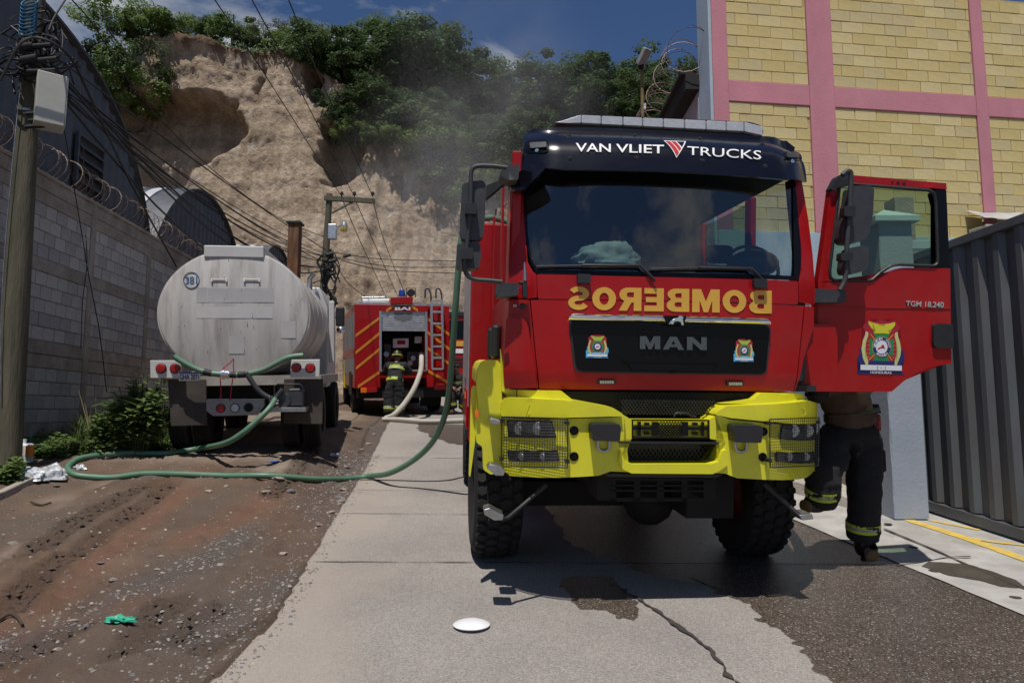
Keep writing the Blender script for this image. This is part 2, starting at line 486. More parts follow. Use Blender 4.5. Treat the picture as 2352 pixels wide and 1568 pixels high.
# ---- the ground: one sheet, fine near the camera, out to the horizon
xs = spread(-400, -60, 60) + spread(-60, -12, 6) + spread(-12, -5.2, .25) + spread(-5.2, -1.0, .03) + spread(-1.0, 6, .5) + spread(6, 60, 8) + spread(60, 401, 60) + [401]
ys = spread(-300, -20, 40) + spread(-20, 2, 2) + spread(2, 3.6, .1) + spread(3.6, 7.2, .03) + spread(7.2, 12.5, .07) + spread(12.5, 30, .5) + spread(30, 70, 5) + spread(70, 500, 60) + [500]
red_band = [[(ground_hit(u, v).x, ground_hit(u, v).y) for u, v in pl] for pl in
            ([(0, 1440), (120, 1360), (230, 1270), (330, 1180), (420, 1130)], [(0, 1480), (110, 1440), (250, 1390)], [(420, 1240), (560, 1180), (640, 1130)])]
grav_band = [[(ground_hit(u, v).x, ground_hit(u, v).y) for u, v in pl] for pl in
             ([(20, 1480), (200, 1400), (330, 1345), (480, 1290), (560, 1230)], [(860, 990), (820, 1060), (760, 1120), (700, 1170)], [(640, 1330), (560, 1400), (420, 1480)])]
pale_patch = [[(ground_hit(u, v).x, ground_hit(u, v).y) for u, v in pl] for pl in
              ([(110, 1145), (200, 1115), (250, 1105), (170, 1140), (130, 1160)], [(0, 1270), (60, 1245), (40, 1265), (0, 1290)], [(580, 1075), (700, 1065), (660, 1090)])]
tracks = []
for (pl, w, pit) in (([(285, 1510), (345, 1435), (400, 1390)], .12, .14), ([(395, 1490), (440, 1440), (500, 1400)], .10, .13),
                     ([(60, 1270), (200, 1190), (330, 1120)], .12, .14), ([(10, 1410), (110, 1310), (260, 1205), (390, 1120)], .11, .14),
                     ([(470, 1500), (545, 1460), (600, 1430)], .10, .13), ([(30, 1500), (130, 1455), (190, 1430)], .10, .13), ([(620, 1140), (680, 1080), (720, 1030)], .1, .14)):
    P = [ground_hit(u, v) for u, v in pl]
    tracks.append(([(p.x, p.y) for p in P], w, pit))
def track_h(x, y):
    z = 0
    for pl, w, pit in tracks:
        x0, y0 = pl[0]; x1, y1 = pl[-1]
        d = seg_dist(x, y, pl)
        if d < w * 1.5:
            L = math.hypot(x1 - x0, y1 - y0)
            s = ((x - x0) * (x1 - x0) + (y - y0) * (y1 - y0)) / L
            c = ((x - x0) * (y1 - y0) - (y - y0) * (x1 - x0)) / L
            m = 1 - sstep(w * .8, w * 1.4, d)
            k = math.tanh(5 * math.sin(2 * math.pi * (s + abs(c) * .6) / pit + 1.2 * noise.noise((x * 3, y * 3, 7)))) * (.65 + .5 * noise.noise((x * 6, y * 6, 3)))
            z += m * (-.025 + .032 * k)
    return z
def ground_v(x, y):
    z = base_z(x, y)
    e = edge_x(y) - x
    near = 1 if (-9 < x < 8 and 0 < y < 30) else 0
    if e > -.02 and near:
        a = sstep(-.02, .25, e)
        z += a * (.045 * fr((x * .8, y * .8, 0)) + .032 * fr((x * 3.1, y * 3.1, 5)) + .020 * fr((x * 9, y * 9, 9), 1, 3))
        z += .03 * math.sin((x + .25 * y) * 4.2 + 1.1 * noise.noise((x, y * .5, 1))) * a * sstep(9, 5, y) if y < 9 else 0
        z += track_h(x, y) * a
        if y < 6.2:                                    # the dirt feathers out over the concrete
            z += .03 * (1 - sstep(0, .35, e))
    elif e <= 0 and near:
        z -= .06
    elif not near:
        z -= .05 + (.0 if abs(x) < 20 and abs(y) < 60 else .15)
    return (x, y, z)
vs, fs = grid_mesh(xs, ys, ground_v)
me = bpy.data.meshes.new('ground'); me.from_pydata(vs, [], fs)
def soil_vals(v):
    x, y, z = v
    if not (-8 < x < 0 and 2 < y < 20): return 0, 0, 0, 0
    n = .18 * fr((x * 2.2, y * 2.2, 4))
    r = max(1 - sstep(.02, .42, seg_dist(x, y, p) + n) for p in red_band)
    g = max(1 - sstep(.02, .36, seg_dist(x, y, p) + n) for p in grav_band)
    e = edge_x(y) - x
    g = max(g, (1 - sstep(.1, .7, e + n)) * sstep(6.3, 8, y))
    pp = max(sstep(-.12, .1, sdist(x, y, p) + n * .5) for p in pale_patch)
    pp = max(pp, sstep(9.4, 10.4, y + n * 2) * sstep(.5, 1.2, e) * .8)
    trk = max(1 - sstep(w * .7, w * 1.9, seg_dist(x, y, p) + n * .25) for p, w, pit in tracks)
    return r, g, pp, trk
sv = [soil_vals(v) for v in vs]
for k, nm in enumerate(('redsoil', 'gravelly', 'pale', 'trackdark')): set_attr(me, nm, [s[k] for s in sv])
m, N, L, b = new_mat('dirt')
tc = N.new('ShaderNodeTexCoord')
def nz(scale, detail=6, rough=.6):
    n = N.new('ShaderNodeTexNoise'); n.inputs['Scale'].default_value = scale; n.inputs['Detail'].default_value = detail; n.inputs['Roughness'].default_value = rough
    L.new(tc.outputs['Object'], n.inputs['Vector']); return n
def ramp(src, p0, p1, c0=(0, 0, 0), c1=(1, 1, 1)):
    r = N.new('ShaderNodeValToRGB'); e = r.color_ramp.elements
    e[0].position = p0; e[1].position = p1; e[0].color = (*c0, 1); e[1].color = (*c1, 1)
    L.new(src, r.inputs[0]); return r.outputs[0]
def mixc(f, a, c, blend='MIX'):
    x = N.new('ShaderNodeMixRGB'); x.blend_type = blend
    for i, q in enumerate((f, a, c)):
        if isinstance(q, (int, float)): x.inputs[i].default_value = q
        elif isinstance(q, tuple): x.inputs[i].default_value = (*q, 1)
        else: L.new(q, x.inputs[i])
    return x.outputs[0]
def attr(nm):
    a = N.new('ShaderNodeAttribute'); a.attribute_name = nm; return a.outputs['Fac']
def mul(a, c, op='MULTIPLY'):
    x = N.new('ShaderNodeMath'); x.operation = op
    for i, q in enumerate((a, c)):
        if isinstance(q, (int, float)): x.inputs[i].default_value = q
        else: L.new(q, x.inputs[i])
    return x.outputs[0]
c = ramp(nz(1.3).outputs[0], .35, .68, (.115, .070, .048), (.20, .138, .10))
c = mixc(ramp(nz(.55, 4).outputs[0], .45, .6), c, (.135, .105, .085))
c = mixc(mul(attr('redsoil'), .5), c, (.20, .10, .062))
c = mixc(mul(attr('pale'), .75), c, (.33, .27, .215))
c = mixc(mul(attr('trackdark'), .55), c, (.075, .052, .038))  # soil colour darkened over the full width of each tyre track
c = mixc(mul(attr('gravelly'), .55), c, (.105, .092, .088))
vo = N.new('ShaderNodeTexVoronoi'); vo.inputs['Scale'].default_value = 95
L.new(tc.outputs['Object'], vo.inputs['Vector'])
peb = mul(ramp(vo.outputs['Distance'], .16, .26, (1, 1, 1), (0, 0, 0)), ramp(nz(9, 3).outputs[0], .48, .62))
c = mixc(mul(peb, .4), c, (.30, .27, .25))
c = mixc(.35, c, ramp(nz(60, 4).outputs[0], .3, .7, (.55, .52, .5), (1.25, 1.2, 1.15)), 'MULTIPLY')
L.new(c, b.inputs['Base Color']); b.inputs['Roughness'].default_value = .95; b.inputs['Specular IOR Level'].default_value = .2
bp = N.new('ShaderNodeBump'); bp.inputs['Strength'].default_value = .9; bp.inputs['Distance'].default_value = .03
hh = mul(nz(38, 8, .7).outputs[0], mul(peb, .35), 'ADD'); L.new(hh, bp.inputs['Height']); L.new(bp.outputs[0], b.inputs['Normal'])
M['dirt'] = m
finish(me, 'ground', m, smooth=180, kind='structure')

# ---- the concrete road, with the wet part
wet_polys = [[(1500, 1322), (1600, 1345), (1690, 1378), (1745, 1420), (1800, 1450), (1850, 1500), (1925, 1572), (2700, 1760), (2700, 1250), (2300, 1180), (1900, 1140), (1500, 1120), (1250, 1150), (1300, 1250)],
             [(1285, 1325), (1310, 1378), (1345, 1400), (1400, 1408), (1445, 1420), (1465, 1400), (1440, 1380), (1420, 1325)],
             [(956, 984), (998, 1006), (1052, 1022), (1100, 1020), (1100, 975), (960, 974)]]
wet_w = [[(ground_hit(u, v).x, ground_hit(u, v).y) for u, v in pl] for pl in wet_polys]
us = [i / 110 for i in range(111)]
ry = spread(-30, 2.5, 2.5) + spread(2.5, 8, .06) + spread(8, 20, .15) + spread(20, 42, 1) + [42]
rv = []
for y in ry:
    for s in us:
        x0, x1 = edge_x(y), gutter_x(y)
        if 2.5 < y < 20: x0 += .03 * noise.noise((y * 1.7, 0, 2)) + .015 * noise.noise((y * 9, 0, 2))
        x = x0 + (x1 - x0) * s
        rv.append((x, y, road_z(x, y) + .006 * noise.noise((x * .7, y * .7, 3))))
nx = len(us)
rf = [(j * nx + i, j * nx + i + 1, (j + 1) * nx + i + 1, (j + 1) * nx + i) for j in range(len(ry) - 1) for i in range(nx - 1)]
# a skirt down the left edge
n0 = len(rv)
for j, y in enumerate(ry):
    x, _, z = rv[j * nx]; rv.append((x - .01, y, z - .12))
rf += [(j * nx, (j + 1) * nx, n0 + j + 1, n0 + j) for j in range(len(ry) - 1)]
me = bpy.data.meshes.new('road'); me.from_pydata(rv, [], rf)
wet_v, dust_v = [], []
for x, y, z in rv:
    if 2 < y < 20:
        n = .10 * fr((x * 2.5, y * 2.5, 7)) + .05 * fr((x * 9, y * 9, 2))
        wet_v.append(max(sstep(-.03, .03, sdist(x, y, p) + n) for p in wet_w))
        e = x - edge_x(y)
        dust_v.append((1 - sstep(.05, .95, e + .5 * fr((x * 1.1, y * 1.1, 5)))) * (1 if y < 12 else .5))
    else:
        wet_v.append(0); dust_v.append(.2)
set_attr(me, 'wet', wet_v); set_attr(me, 'dust', dust_v)
m, N, L, b = new_mat('concrete_road')
tc = N.new('ShaderNodeTexCoord')
vo = N.new('ShaderNodeTexVoronoi'); vo.inputs['Scale'].default_value = 120; L.new(tc.outputs['Object'], vo.inputs['Vector'])
agg = N.new('ShaderNodeSeparateColor'); L.new(vo.outputs['Color'], agg.inputs[0])
dry = ramp(agg.outputs[0], .05, .95, (.24, .225, .215), (.40, .375, .35))
dry = mixc(.6, dry, ramp(nz(140, 3).outputs[0], .35, .65, (.62, .62, .64), (1.18, 1.15, 1.1)), 'MULTIPLY')
dry = mixc(.75, dry, ramp(nz(.8, 6).outputs[0], .3, .7, (.72, .7, .68), (1.08, 1.06, 1.02)), 'MULTIPLY')
dry = mixc(mul(attr('dust'), .62), dry, (.37, .315, .265))
wetc = ramp(agg.outputs[1], .02, .98, (.034, .029, .025), (.155, .122, .098))
wetc = mixc(.7, wetc, ramp(nz(1.2, 5).outputs[0], .3, .7, (.7, .66, .62), (1.1, 1.08, 1.05)), 'MULTIPLY')
spark = ramp(agg.outputs[2], .955, .965)  # sparkle on the wet concrete, painted as pale grains in the colour
wetc = mixc(mul(spark, .6), wetc, (.5, .46, .42))
wf = ramp(mul(attr('wet'), mul(mul(nz(14, 5).outputs[0], .5, 'SUBTRACT'), .9), 'ADD'), .44, .54)
c = mixc(wf, dry, wetc)
L.new(c, b.inputs['Base Color'])
ro = N.new('ShaderNodeMapRange'); ro.inputs[3].default_value = .92; ro.inputs[4].default_value = .27; L.new(wf, ro.inputs[0]); L.new(ro.outputs[0], b.inputs['Roughness'])
sp = N.new('ShaderNodeMapRange'); sp.inputs[3].default_value = .2; sp.inputs[4].default_value = .5; L.new(wf, sp.inputs[0]); L.new(sp.outputs[0], b.inputs['Specular IOR Level'])
bp = N.new('ShaderNodeBump'); bp.inputs['Strength'].default_value = .55; bp.inputs['Distance'].default_value = .006
L.new(mul(mul(agg.outputs[0], .6), nz(200, 4).outputs[0], 'ADD'), bp.inputs['Height']); L.new(bp.outputs[0], b.inputs['Normal'])
M['road'] = m
finish(me, 'road', m, smooth=180, kind='structure', fix=False)

def ribbon(name, pts, w, m, dz=.006, wob=0.0, sub=12, **kw):
    P = spline(pts, sub) if len(pts) > 2 else [Vector(pts[0]).lerp(Vector(pts[1]), i / 40) for i in range(41)]
    mb = MB(); vs = []
    for i, p in enumerate(P):
        t = (P[min(i + 1, len(P) - 1)] - P[max(i - 1, 0)]); t.z = 0; t.normalize()
        s = Vector((-t.y, t.x, 0))
        ww = w(i / (len(P) - 1)) if callable(w) else w
        o = wob * noise.noise(p * 9) ; ww *= 1 + (1.6 * noise.noise(p * 15 + Vector((5, 5, 5))) if wob else 0); ww = max(ww, .004)
        for k in (-.5, .5):
            q = p + s * (o + ww * k)
            vs.append((q.x, q.y, road_z(q.x, q.y) + dz))
    mb.add(vs, [(2 * i, 2 * i + 1, 2 * i + 3, 2 * i + 2) for i in range(len(P) - 1)])
    return mb.build(name, m, kind='structure', **kw)
M['crack'] = mat('crack_dirt', (.05, .042, .036), .9, 0, .4, 30, bump=.4)
GH = lambda *pl: [ground_hit(u, v) for u, v in pl]
ribbon('road_crack', GH((1400, 1345), (1450, 1368), (1490, 1392), (1545, 1432), (1590, 1462), (1635, 1500), (1665, 1540), (1690, 1572)), .028, M['crack'], .009, .03)
ribbon('road_crack', GH((1585, 1330), (1640, 1350), (1690, 1372)), .02, M['crack'], .009, .03)
for y, wd in ((6.28, .012), (8.15, .010), (9.55, .008), (12.2, .012), (3.95, .015)):
    ribbon('road_joint', [Vector((edge_x(y) + .05, y, 0)), Vector((gutter_x(y) - .05, y + .12, 0))], wd, M['crack'], .009, .012)

# ---- pale concrete gutter and pavement on the right
us = [0, .02, .05, .1, .18, .3, .45, .6, .8, 1]
py_ = spread(-30, 2.5, 2.5) + spread(2.5, 13, .1) + spread(13, 30, 1) + [30]
pv = []
for y in py_:
    for i, s in enumerate(us):
        g = gutter_x(y) + (.03 * noise.noise((y * 2.1, 1, 0)) + .015 * noise.noise((y * 11, 1, 0)) if i == 0 else 0)
        x = g + (14 - g) * s
        pv.append((x, y, road_z(x, y) + .008 + .05 * sstep(.25, .9, x - g)))
nx = len(us)
me = bpy.data.meshes.new('pavement'); me.from_pydata(pv, [], [(j * nx + i, j * nx + i + 1, (j + 1) * nx + i + 1, (j + 1) * nx + i) for j in range(len(py_) - 1) for i in range(nx - 1)])
M['pavement'] = mat('pale_concrete', (.40, .385, .36), .85, 0, .22, 3.5, bump=.4, bscale=90, dirt=.7, dirtcol=(.22, .19, .165), dscale=1.1)
finish(me, 'pavement', M['pavement'], smooth=180, kind='structure')
def pave_z(x, y): return road_z(x, y) + .008 + .05 * sstep(.25, .9, x - gutter_x(y))
def pave_hit(u, v):
    r = ray(u, v); d = 2.0
    while d < 40:
        if CZ + r.z * d <= pave_z(r.x * d, d): break
        d += .02
    return Vector((r.x * d, d, pave_z(r.x * d, d)))
M['line_yellow'] = mat('road_paint_yellow', (.62, .43, .06), .75, 0, .2, 12, dirt=.9, dirtcol=(.40, .37, .32), dscale=9)
M['wet_grime'] = mat('wet_grime', (.075, .062, .046), .35, 0, .3, 5, bump=.2)
def pave_strip(name, pl, w, m, dz, wob=.0):
    P = spline([pave_hit(u, v) for u, v in pl], 10); vs = []
    for i, p in enumerate(P):
        t = (P[min(i + 1, len(P) - 1)] - P[max(i - 1, 0)]); t.z = 0; t.normalize(); s = Vector((-t.y, t.x, 0))
        ww = w(i / (len(P) - 1)) if callable(w) else w
        ww *= 1 + wob * noise.noise(p * 7)
        for k in (-.5, .5):
            q = p + s * ww * k; vs.append((q.x, q.y, pave_z(q.x, q.y) + dz))
    return MB().add(vs, [(2 * i, 2 * i + 1, 2 * i + 3, 2 * i + 2) for i in range(len(P) - 1)]).build(name, m, kind='structure')
pave_strip('pavement_line', [(2078, 1192), (2180, 1224), (2270, 1255), (2400, 1302)], .13, M['line_yellow'], .006, .25)
pave_strip('pavement_line', [(2135, 1195), (2200, 1208), (2250, 1218)], .07, M['line_yellow'], .006, .3)
pave_strip('pavement_line', [(2215, 1236), (2290, 1246), (2380, 1256)], .07, M['line_yellow'], .0075, .3)
pave_strip('puddle', [(2125, 1296), (2180, 1306), (2260, 1325), (2330, 1345), (2420, 1362)], lambda t: .07 + .3 * math.sin(math.pi * min(1, t * 1.1 + .12)) ** .6, M['wet_grime'], .005, .3)
pave_strip('pavement_joint', [(2030, 1215), (2140, 1262), (2250, 1312), (2400, 1375)], .022, M['crack'], .009, .8)
pave_strip('pavement_joint', [(2060, 1300), (2160, 1284), (2230, 1280)], .02, M['crack'], .009, .8)
mb = MB()
for u, v in ((2040, 1203), (1985, 1222), (2098, 1258), (2205, 1312), (2250, 1330), (2300, 1345), (2332, 1372), (1950, 1196), (2145, 1311)):
    p = pave_hit(u, v)
    mb.lathe([(.045, 0), (.04, .004), (.012, .0045)], 10, 0, Matrix.Translation(p + Vector((0, 0, .002))))
mb.build('weep_holes', M['crack'], kind='stuff', smooth=40)

# raised kerb ramp beside the boundary wall
mb = MB()
K = [(4.02 + .06 * i - (0.0), 11.2 - .52 * i) for i in range(7)]
prof = []
for i, (x, y) in enumerate([(3.05, 12.6), (3.35, 11.4), (3.62, 10.4), (3.86, 9.5), (4.02, 8.9), (4.16, 8.45), (4.30, 8.2)]):
    hgt = [.22, .2, .18, .17, .16, .12, .01][i]
    z = pave_z(x, y) - .03
    prof.append([(x, y, z), (x + .03, y, z + hgt * .8 + .03), (x + .10, y, z + hgt + .03), (6.0, y + .35, z + hgt + .04)])
vs = [p for row in prof for p in row]
mb.add(vs, [(4 * i + k, 4 * i + k + 1, 4 * i + 5 + k, 4 * i + 4 + k) for i in range(6) for k in range(3)])
mb.build('kerb', mat('kerb_concrete', (.42, .39, .35), .9, 0, .3, 6, bump=.6, bscale=40, dirt=.8, dirtcol=(.13, .11, .09), dscale=3), smooth=40, kind='structure')

# ================================================================== CLIFF and hill
D0 = 54.0
def cl(u, v, d=D0):
    p = at(u, v, d); return (p.x, p.z)
top_px = [(-900, 260), (100, 240), (230, 232), (275, 218), (300, 150), (325, 108), (345, 97), (400, 87), (470, 98), (560, 120), (600, 122), (640, 112), (700, 135), (760, 175), (830, 240), (900, 285), (980, 330), (1060, 400), (1150, 430), (1300, 430), (2600, 430)]
top_xz = [cl(u, v) for u, v in top_px]
ridge_px = [(-900, 240), (230, 220), (330, 80), (500, 95), (700, 110), (800, 120), (1000, 165), (1150, 215), (1300, 225), (1450, 235), (1700, 240), (2600, 300)]
ridge_xz = [cl(u, v, 84) for u, v in ridge_px]
def lerp_list(L_, x):
    if x <= L_[0][0]: return L_[0][1]
    for (a, za), (b_, zb) in zip(L_, L_[1:]):
        if x <= b_: return za + (zb - za) * (x - a) / (b_ - a)
    return L_[-1][1]
alcoves = [([cl(*p) for p in [(262, 245), (300, 212), (400, 204), (470, 214), (540, 232), (562, 268), (575, 320), (530, 362), (470, 405), (430, 470), (400, 500), (330, 470), (290, 350)]], 3.3),
           ([cl(*p) for p in [(748, 283), (828, 288), (846, 340), (835, 420), (795, 452), (752, 440), (735, 380)]], 2.8),
           ([cl(*p) for p in [(705, 140), (740, 165), (745, 235), (718, 245), (700, 225), (690, 170)]], 3.0),
           ([cl(*p) for p in [(600, 150), (615, 160), (600, 260), (578, 262), (585, 200)]], 1.0)]
xs = spread(-62, -38, 1.2) + spread(-38, 2, .16) + spread(2, 50, 1.5) + [50]
NT, NH = 190, 26
cv = []
for x in xs:
    zt = lerp_list(top_xz, x) + .5 * fr((x * .5, 0, 3)) + .25 * fr((x * 2, 0, 8))
    zb = -1.0
    zr_ = lerp_list(ridge_xz, x * 84 / D0)
    for j in range(NT + 1):
        t = j / NT
        z = zb + (zt - zb) * t
        # wandering buttresses, ledges and the scree heap at the foot
        y = D0 + 1.2 * noise.noise((x * .10, z * .05, 0)) + .6 * fr((x * .28, z * .16, 2))
        dt = .12 * fr((x * .9, z * .7, 4), 1, 5) - .30 * abs(noise.noise((x * .75 + .2 * z, z * .35, 12))) - .20 * abs(noise.noise((x * 1.9, z * 1.5 + .4 * x, 4))) - .17 * abs(noise.noise((x * 4.1, z * 3.3, 9))) - .13 * abs(noise.noise((x * 6.5, z * 6, 3)))
        right = sstep(-14.5, -11, x)
        y += right * (.45 * fr((x * 1.6, z * .18, 11)) + .3 * abs(noise.noise((x * 1.1, z * .12, 3))))
        y -= (.16 + .16 * right) * max(0, zt - z - 1.5)
        scree = (1 - sstep(8, 24, z)) * (1 - .65 * right)
        y -= scree * (2.5 * (1 - z / 24)) * (1 + .3 * fr((x * .3, z * .3, 5)))
        y += (1 - scree) * .06 * math.sin(z * 3.1 + 2 * noise.noise((x * .1, z * .3, 1)))
        w = .9 * fr((x * .55, z * .55, 6)); am = 1.0
        for poly, dep in alcoves:
            if abs(x - poly[0][0]) < 16:
                sd = sdist(x + w * .6, z + w * .5, poly)
                q = sstep(-.12, .75, sd); y += dep * q; am = min(am, 1 - .8 * q)
        y += dt * am * .8
        y -= .12 * sstep(.95, 1.0, t) * (1 - right)       # turf lip overhangs a little
        cv.append((x, y, z))
    for j in range(1, NH + 1):
        t = j / NH
        y = D0 + 1.5 + (84 - D0) * t ** .9
        z = zt + (zr_ - zt) * t ** 1.1 + .5 * fr((x * .3, y * .3, 1)) * min(1, t * 6)
        cv.append((x, y, z))
nj = NT + NH + 1
cf = [(i * nj + j, (i + 1) * nj + j, (i + 1) * nj + j + 1, i * nj + j + 1) for i in range(len(xs) - 1) for j in range(nj - 1)]
me = bpy.data.meshes.new('cliff'); me.from_pydata(cv, [], cf)
soil = []
for i, x in enumerate(xs):
    for j in range(nj):
        soil.append(2.0 if j > NT + 1 else (1.0 - sstep(.1, 1.0, lerp_list(top_xz, x) - cv[i * nj + j][2] + .9 * fr((x * .8, 0, 2)))))
set_attr(me, 'topsoil', soil)
m, N, L, b = new_mat('cliff_earth')
tc = N.new('ShaderNodeTexCoord')
c = ramp(nz(.22, 8, .62).outputs[0], .32, .68, (.47, .385, .29), (.68, .58, .465))
mp = N.new('ShaderNodeMapping'); mp.inputs['Scale'].default_value = (.12, .12, 1.6); L.new(tc.outputs['Object'], mp.inputs[0])
ns = N.new('ShaderNodeTexNoise'); ns.inputs['Scale'].default_value = .8; ns.inputs['Detail'].default_value = 6; L.new(mp.outputs[0], ns.inputs['Vector'])
c = mixc(.45, c, ramp(ns.outputs[0], .35, .65, (.72, .66, .6), (1.12, 1.08, 1.04)), 'MULTIPLY')
mp2 = N.new('ShaderNodeMapping'); mp2.inputs['Scale'].default_value = (1.5, .6, .10); L.new(tc.outputs['Object'], mp2.inputs[0])
ns2 = N.new('ShaderNodeTexNoise'); ns2.inputs['Scale'].default_value = 1.0; ns2.inputs['Detail'].default_value = 7; L.new(mp2.outputs[0], ns2.inputs['Vector'])
c = mixc(.55, c, ramp(ns2.outputs[0], .38, .62, (.66, .6, .55), (1.08, 1.06, 1.05)), 'MULTIPLY')
c = mixc(ramp(nz(.5, 6).outputs[0], .6, .7), c, (.58, .52, .45))
c = mixc(.8, c, ramp(nz(2.6, 9, .75).outputs[0], .36, .62, (.62, .58, .54), (1.14, 1.12, 1.1)), 'MULTIPLY')
ts = attr('topsoil')
c = mixc(mul(ramp(ts, .0, 1.0), .85), c, (.17, .095, .06))
c = mixc(ramp(mul(ts, .5), .55, .8), c, (.055, .06, .022))
L.new(c, b.inputs['Base Color']); b.inputs['Roughness'].default_value = .95; b.inputs['Specular IOR Level'].default_value = .15
bp = N.new('ShaderNodeBump'); bp.inputs['Strength'].default_value = 1.0; bp.inputs['Distance'].default_value = .5
L.new(nz(2.4, 12, .74).outputs[0], bp.inputs['Height']); L.new(bp.outputs[0], b.inputs['Normal'])
finish(me, 'cliff', m, smooth=180, kind='structure')

# ================================================================== vegetation
def leaf_mat(name, c1, c2, sc=1.2):
    m = mat(name, c2, .55, 0, 0, sc, col2=c1, spec=.3)
    b = m.node_tree.nodes['Principled BSDF']
    b.inputs['Subsurface Weight'].default_value = 0
    N, L = m.node_tree.nodes, m.node_tree.links
    tl = N.new('ShaderNodeBsdfTranslucent'); src = b.inputs['Base Color'].links[0].from_socket
    L.new(src, tl.inputs[0])
    ms = N.new('ShaderNodeMixShader'); ms.inputs[0].default_value = .45
    L.new(b.outputs[0], ms.inputs[1]); L.new(tl.outputs[0], ms.inputs[2]); L.new(ms.outputs[0], N['Material Output'].inputs[0])
    return m
M['leaf_bright'] = leaf_mat('leaf_bright', (.085, .14, .03), (.19, .265, .08), .5)
M['leaf_mid'] = leaf_mat('leaf_mid', (.06, .10, .034), (.145, .20, .078), .5)
M['leaf_dark'] = leaf_mat('leaf_dark', (.045, .078, .028), (.11, .16, .06), .5)
M['leaf_olive'] = leaf_mat('leaf_olive', (.062, .077, .034), (.15, .165, .08), .5)
M['leaf_near'] = leaf_mat('leaf_near', (.12, .19, .055), (.26, .35, .125), 3)
M['grass'] = leaf_mat('grass_blade', (.06, .10, .025), (.18, .22, .08), 2)
M['bark'] = mat('bark', (.055, .042, .03), .9, 0, .4, 3, bump=.5, bscale=10)
def leaf_quad(mb, p, n, size, asp, rg, mi=0):
    n = n.normalized(); a = n.orthogonal().normalized()
    an = rg.uniform(0, 6.28); a = Matrix.Rotation(an, 3, n) @ a; b_ = n.cross(a)
    a *= size * .5; b_ *= size * .5 * asp
    k = len(mb.v)
    mb.v += [(p - a)[:], (p + b_ * .9 - a * .1)[:], (p + a)[:], (p - b_ * .9 + a * .1)[:]]
    mb.f.append((k, k + 1, k + 2, k + 3)); mb.m.append(mi)
def crown_mesh(seed, n_cl, per, leaf, shape):
    """a crown about 1 m in radius made of leaf clumps; shape(rg) gives clump centres"""
    rg = random.Random(seed); mb = MB()
    for i in range(n_cl):
        c = shape(rg); cr = rg.uniform(.13, .30)
        for k in range(per):
            d = Vector((rg.gauss(0, 1), rg.gauss(0, 1), rg.gauss(0, 1))).normalized() * cr * rg.uniform(.25, 1) ** .5
            p = c + Vector((d.x, d.y, d.z * .62))
            n = Vector((d.x, d.y, d.z + cr * .5)) / cr + Vector((rg.uniform(-.6, .6), rg.uniform(-.6, .6), rg.uniform(-.2, .8)))
            leaf_quad(mb, p, n, leaf * rg.uniform(.6, 1.3), .6, rg)
    me = bpy.data.meshes.new('crown'); me.from_pydata(mb.v, [], mb.f)
    return me
def sh_round(rg):
    while True:
        p = Vector((rg.uniform(-1, 1), rg.uniform(-1, 1), rg.uniform(-.75, 1)))
        if .35 < p.length < 1 + .25 * noise.noise(p * 2.2): return Vector((p.x, p.y, p.z * .8 + .75))
def sh_flat(rg):
    a = rg.uniform(0, 6.28); r = rg.uniform(.05, 1) ** .6
    return Vector((r * math.cos(a), r * math.sin(a), .95 + .35 * (1 - r * r) + rg.uniform(-.25, .12) - .35 * (rg.random() < .25)))
def sh_low(rg):
    a = rg.uniform(0, 6.28); r = rg.uniform(0, 1) ** .5
    return Vector((r * math.cos(a), r * math.sin(a), rg.uniform(.08, 1.0) * (1.05 - .7 * r * r) * (1 + .3 * math.sin(a * 3))))
def sh_tall(rg):
    while True:
        z = rg.uniform(.15, 2.1); r = rg.uniform(0, 1) ** .6 * .75 * (1.1 - abs(z - 1.1) / 1.35)
        a = rg.uniform(0, 6.28)
        return Vector((r * math.cos(a), r * math.sin(a), z))
PROTO = {}
for nm, sh, ncl, per, lf, mm in (('round', sh_round, 60, 190, .07, 'leaf_dark'), ('flat', sh_flat, 52, 170, .065, 'leaf_bright'), ('low', sh_low, 50, 170, .07, 'leaf_dark'),
                                 ('bushy', sh_low, 46, 180, .07, 'leaf_bright'), ('olive', sh_round, 52, 140, .06, 'leaf_olive'), ('hazy', sh_round, 60, 180, .07, 'leaf_dark')):
    PROTO[nm] = [crown_mesh(hash(nm) % 1000 + s if False else (len(nm) * 31 + s * 7), ncl, per, lf, sh) for s in range(2)]
    for q in PROTO[nm]: q.materials.append(M[mm])
def trunk_mesh(seed, h=1.0):
    rg = random.Random(seed); mb = MB()
    mb.tube([(0, 0, -.25), (.02, .0, .1), (.05 * rg.uniform(-1, 1), .05, .45), (.06, .02, .8)], [.075, .065, .05, .03], 7)
    for k in range(5):
        a = rg.uniform(0, 6.28); z0 = rg.uniform(.3, .7)
        e = Vector((math.cos(a) * .6, math.sin(a) * .6, z0 + rg.uniform(.25, .5)))
        mb.tube([(0.03, 0.02, z0), e * .5 + Vector((0, 0, z0 * .55)), e], [.04, .026, .01], 5)
    me = bpy.data.meshes.new('trunk'); me.from_pydata(mb.v, [], mb.f); me.materials.append(M['bark'])
    return me
TRUNKS = [trunk_mesh(s) for s in range(3)]
tree_n = [0]
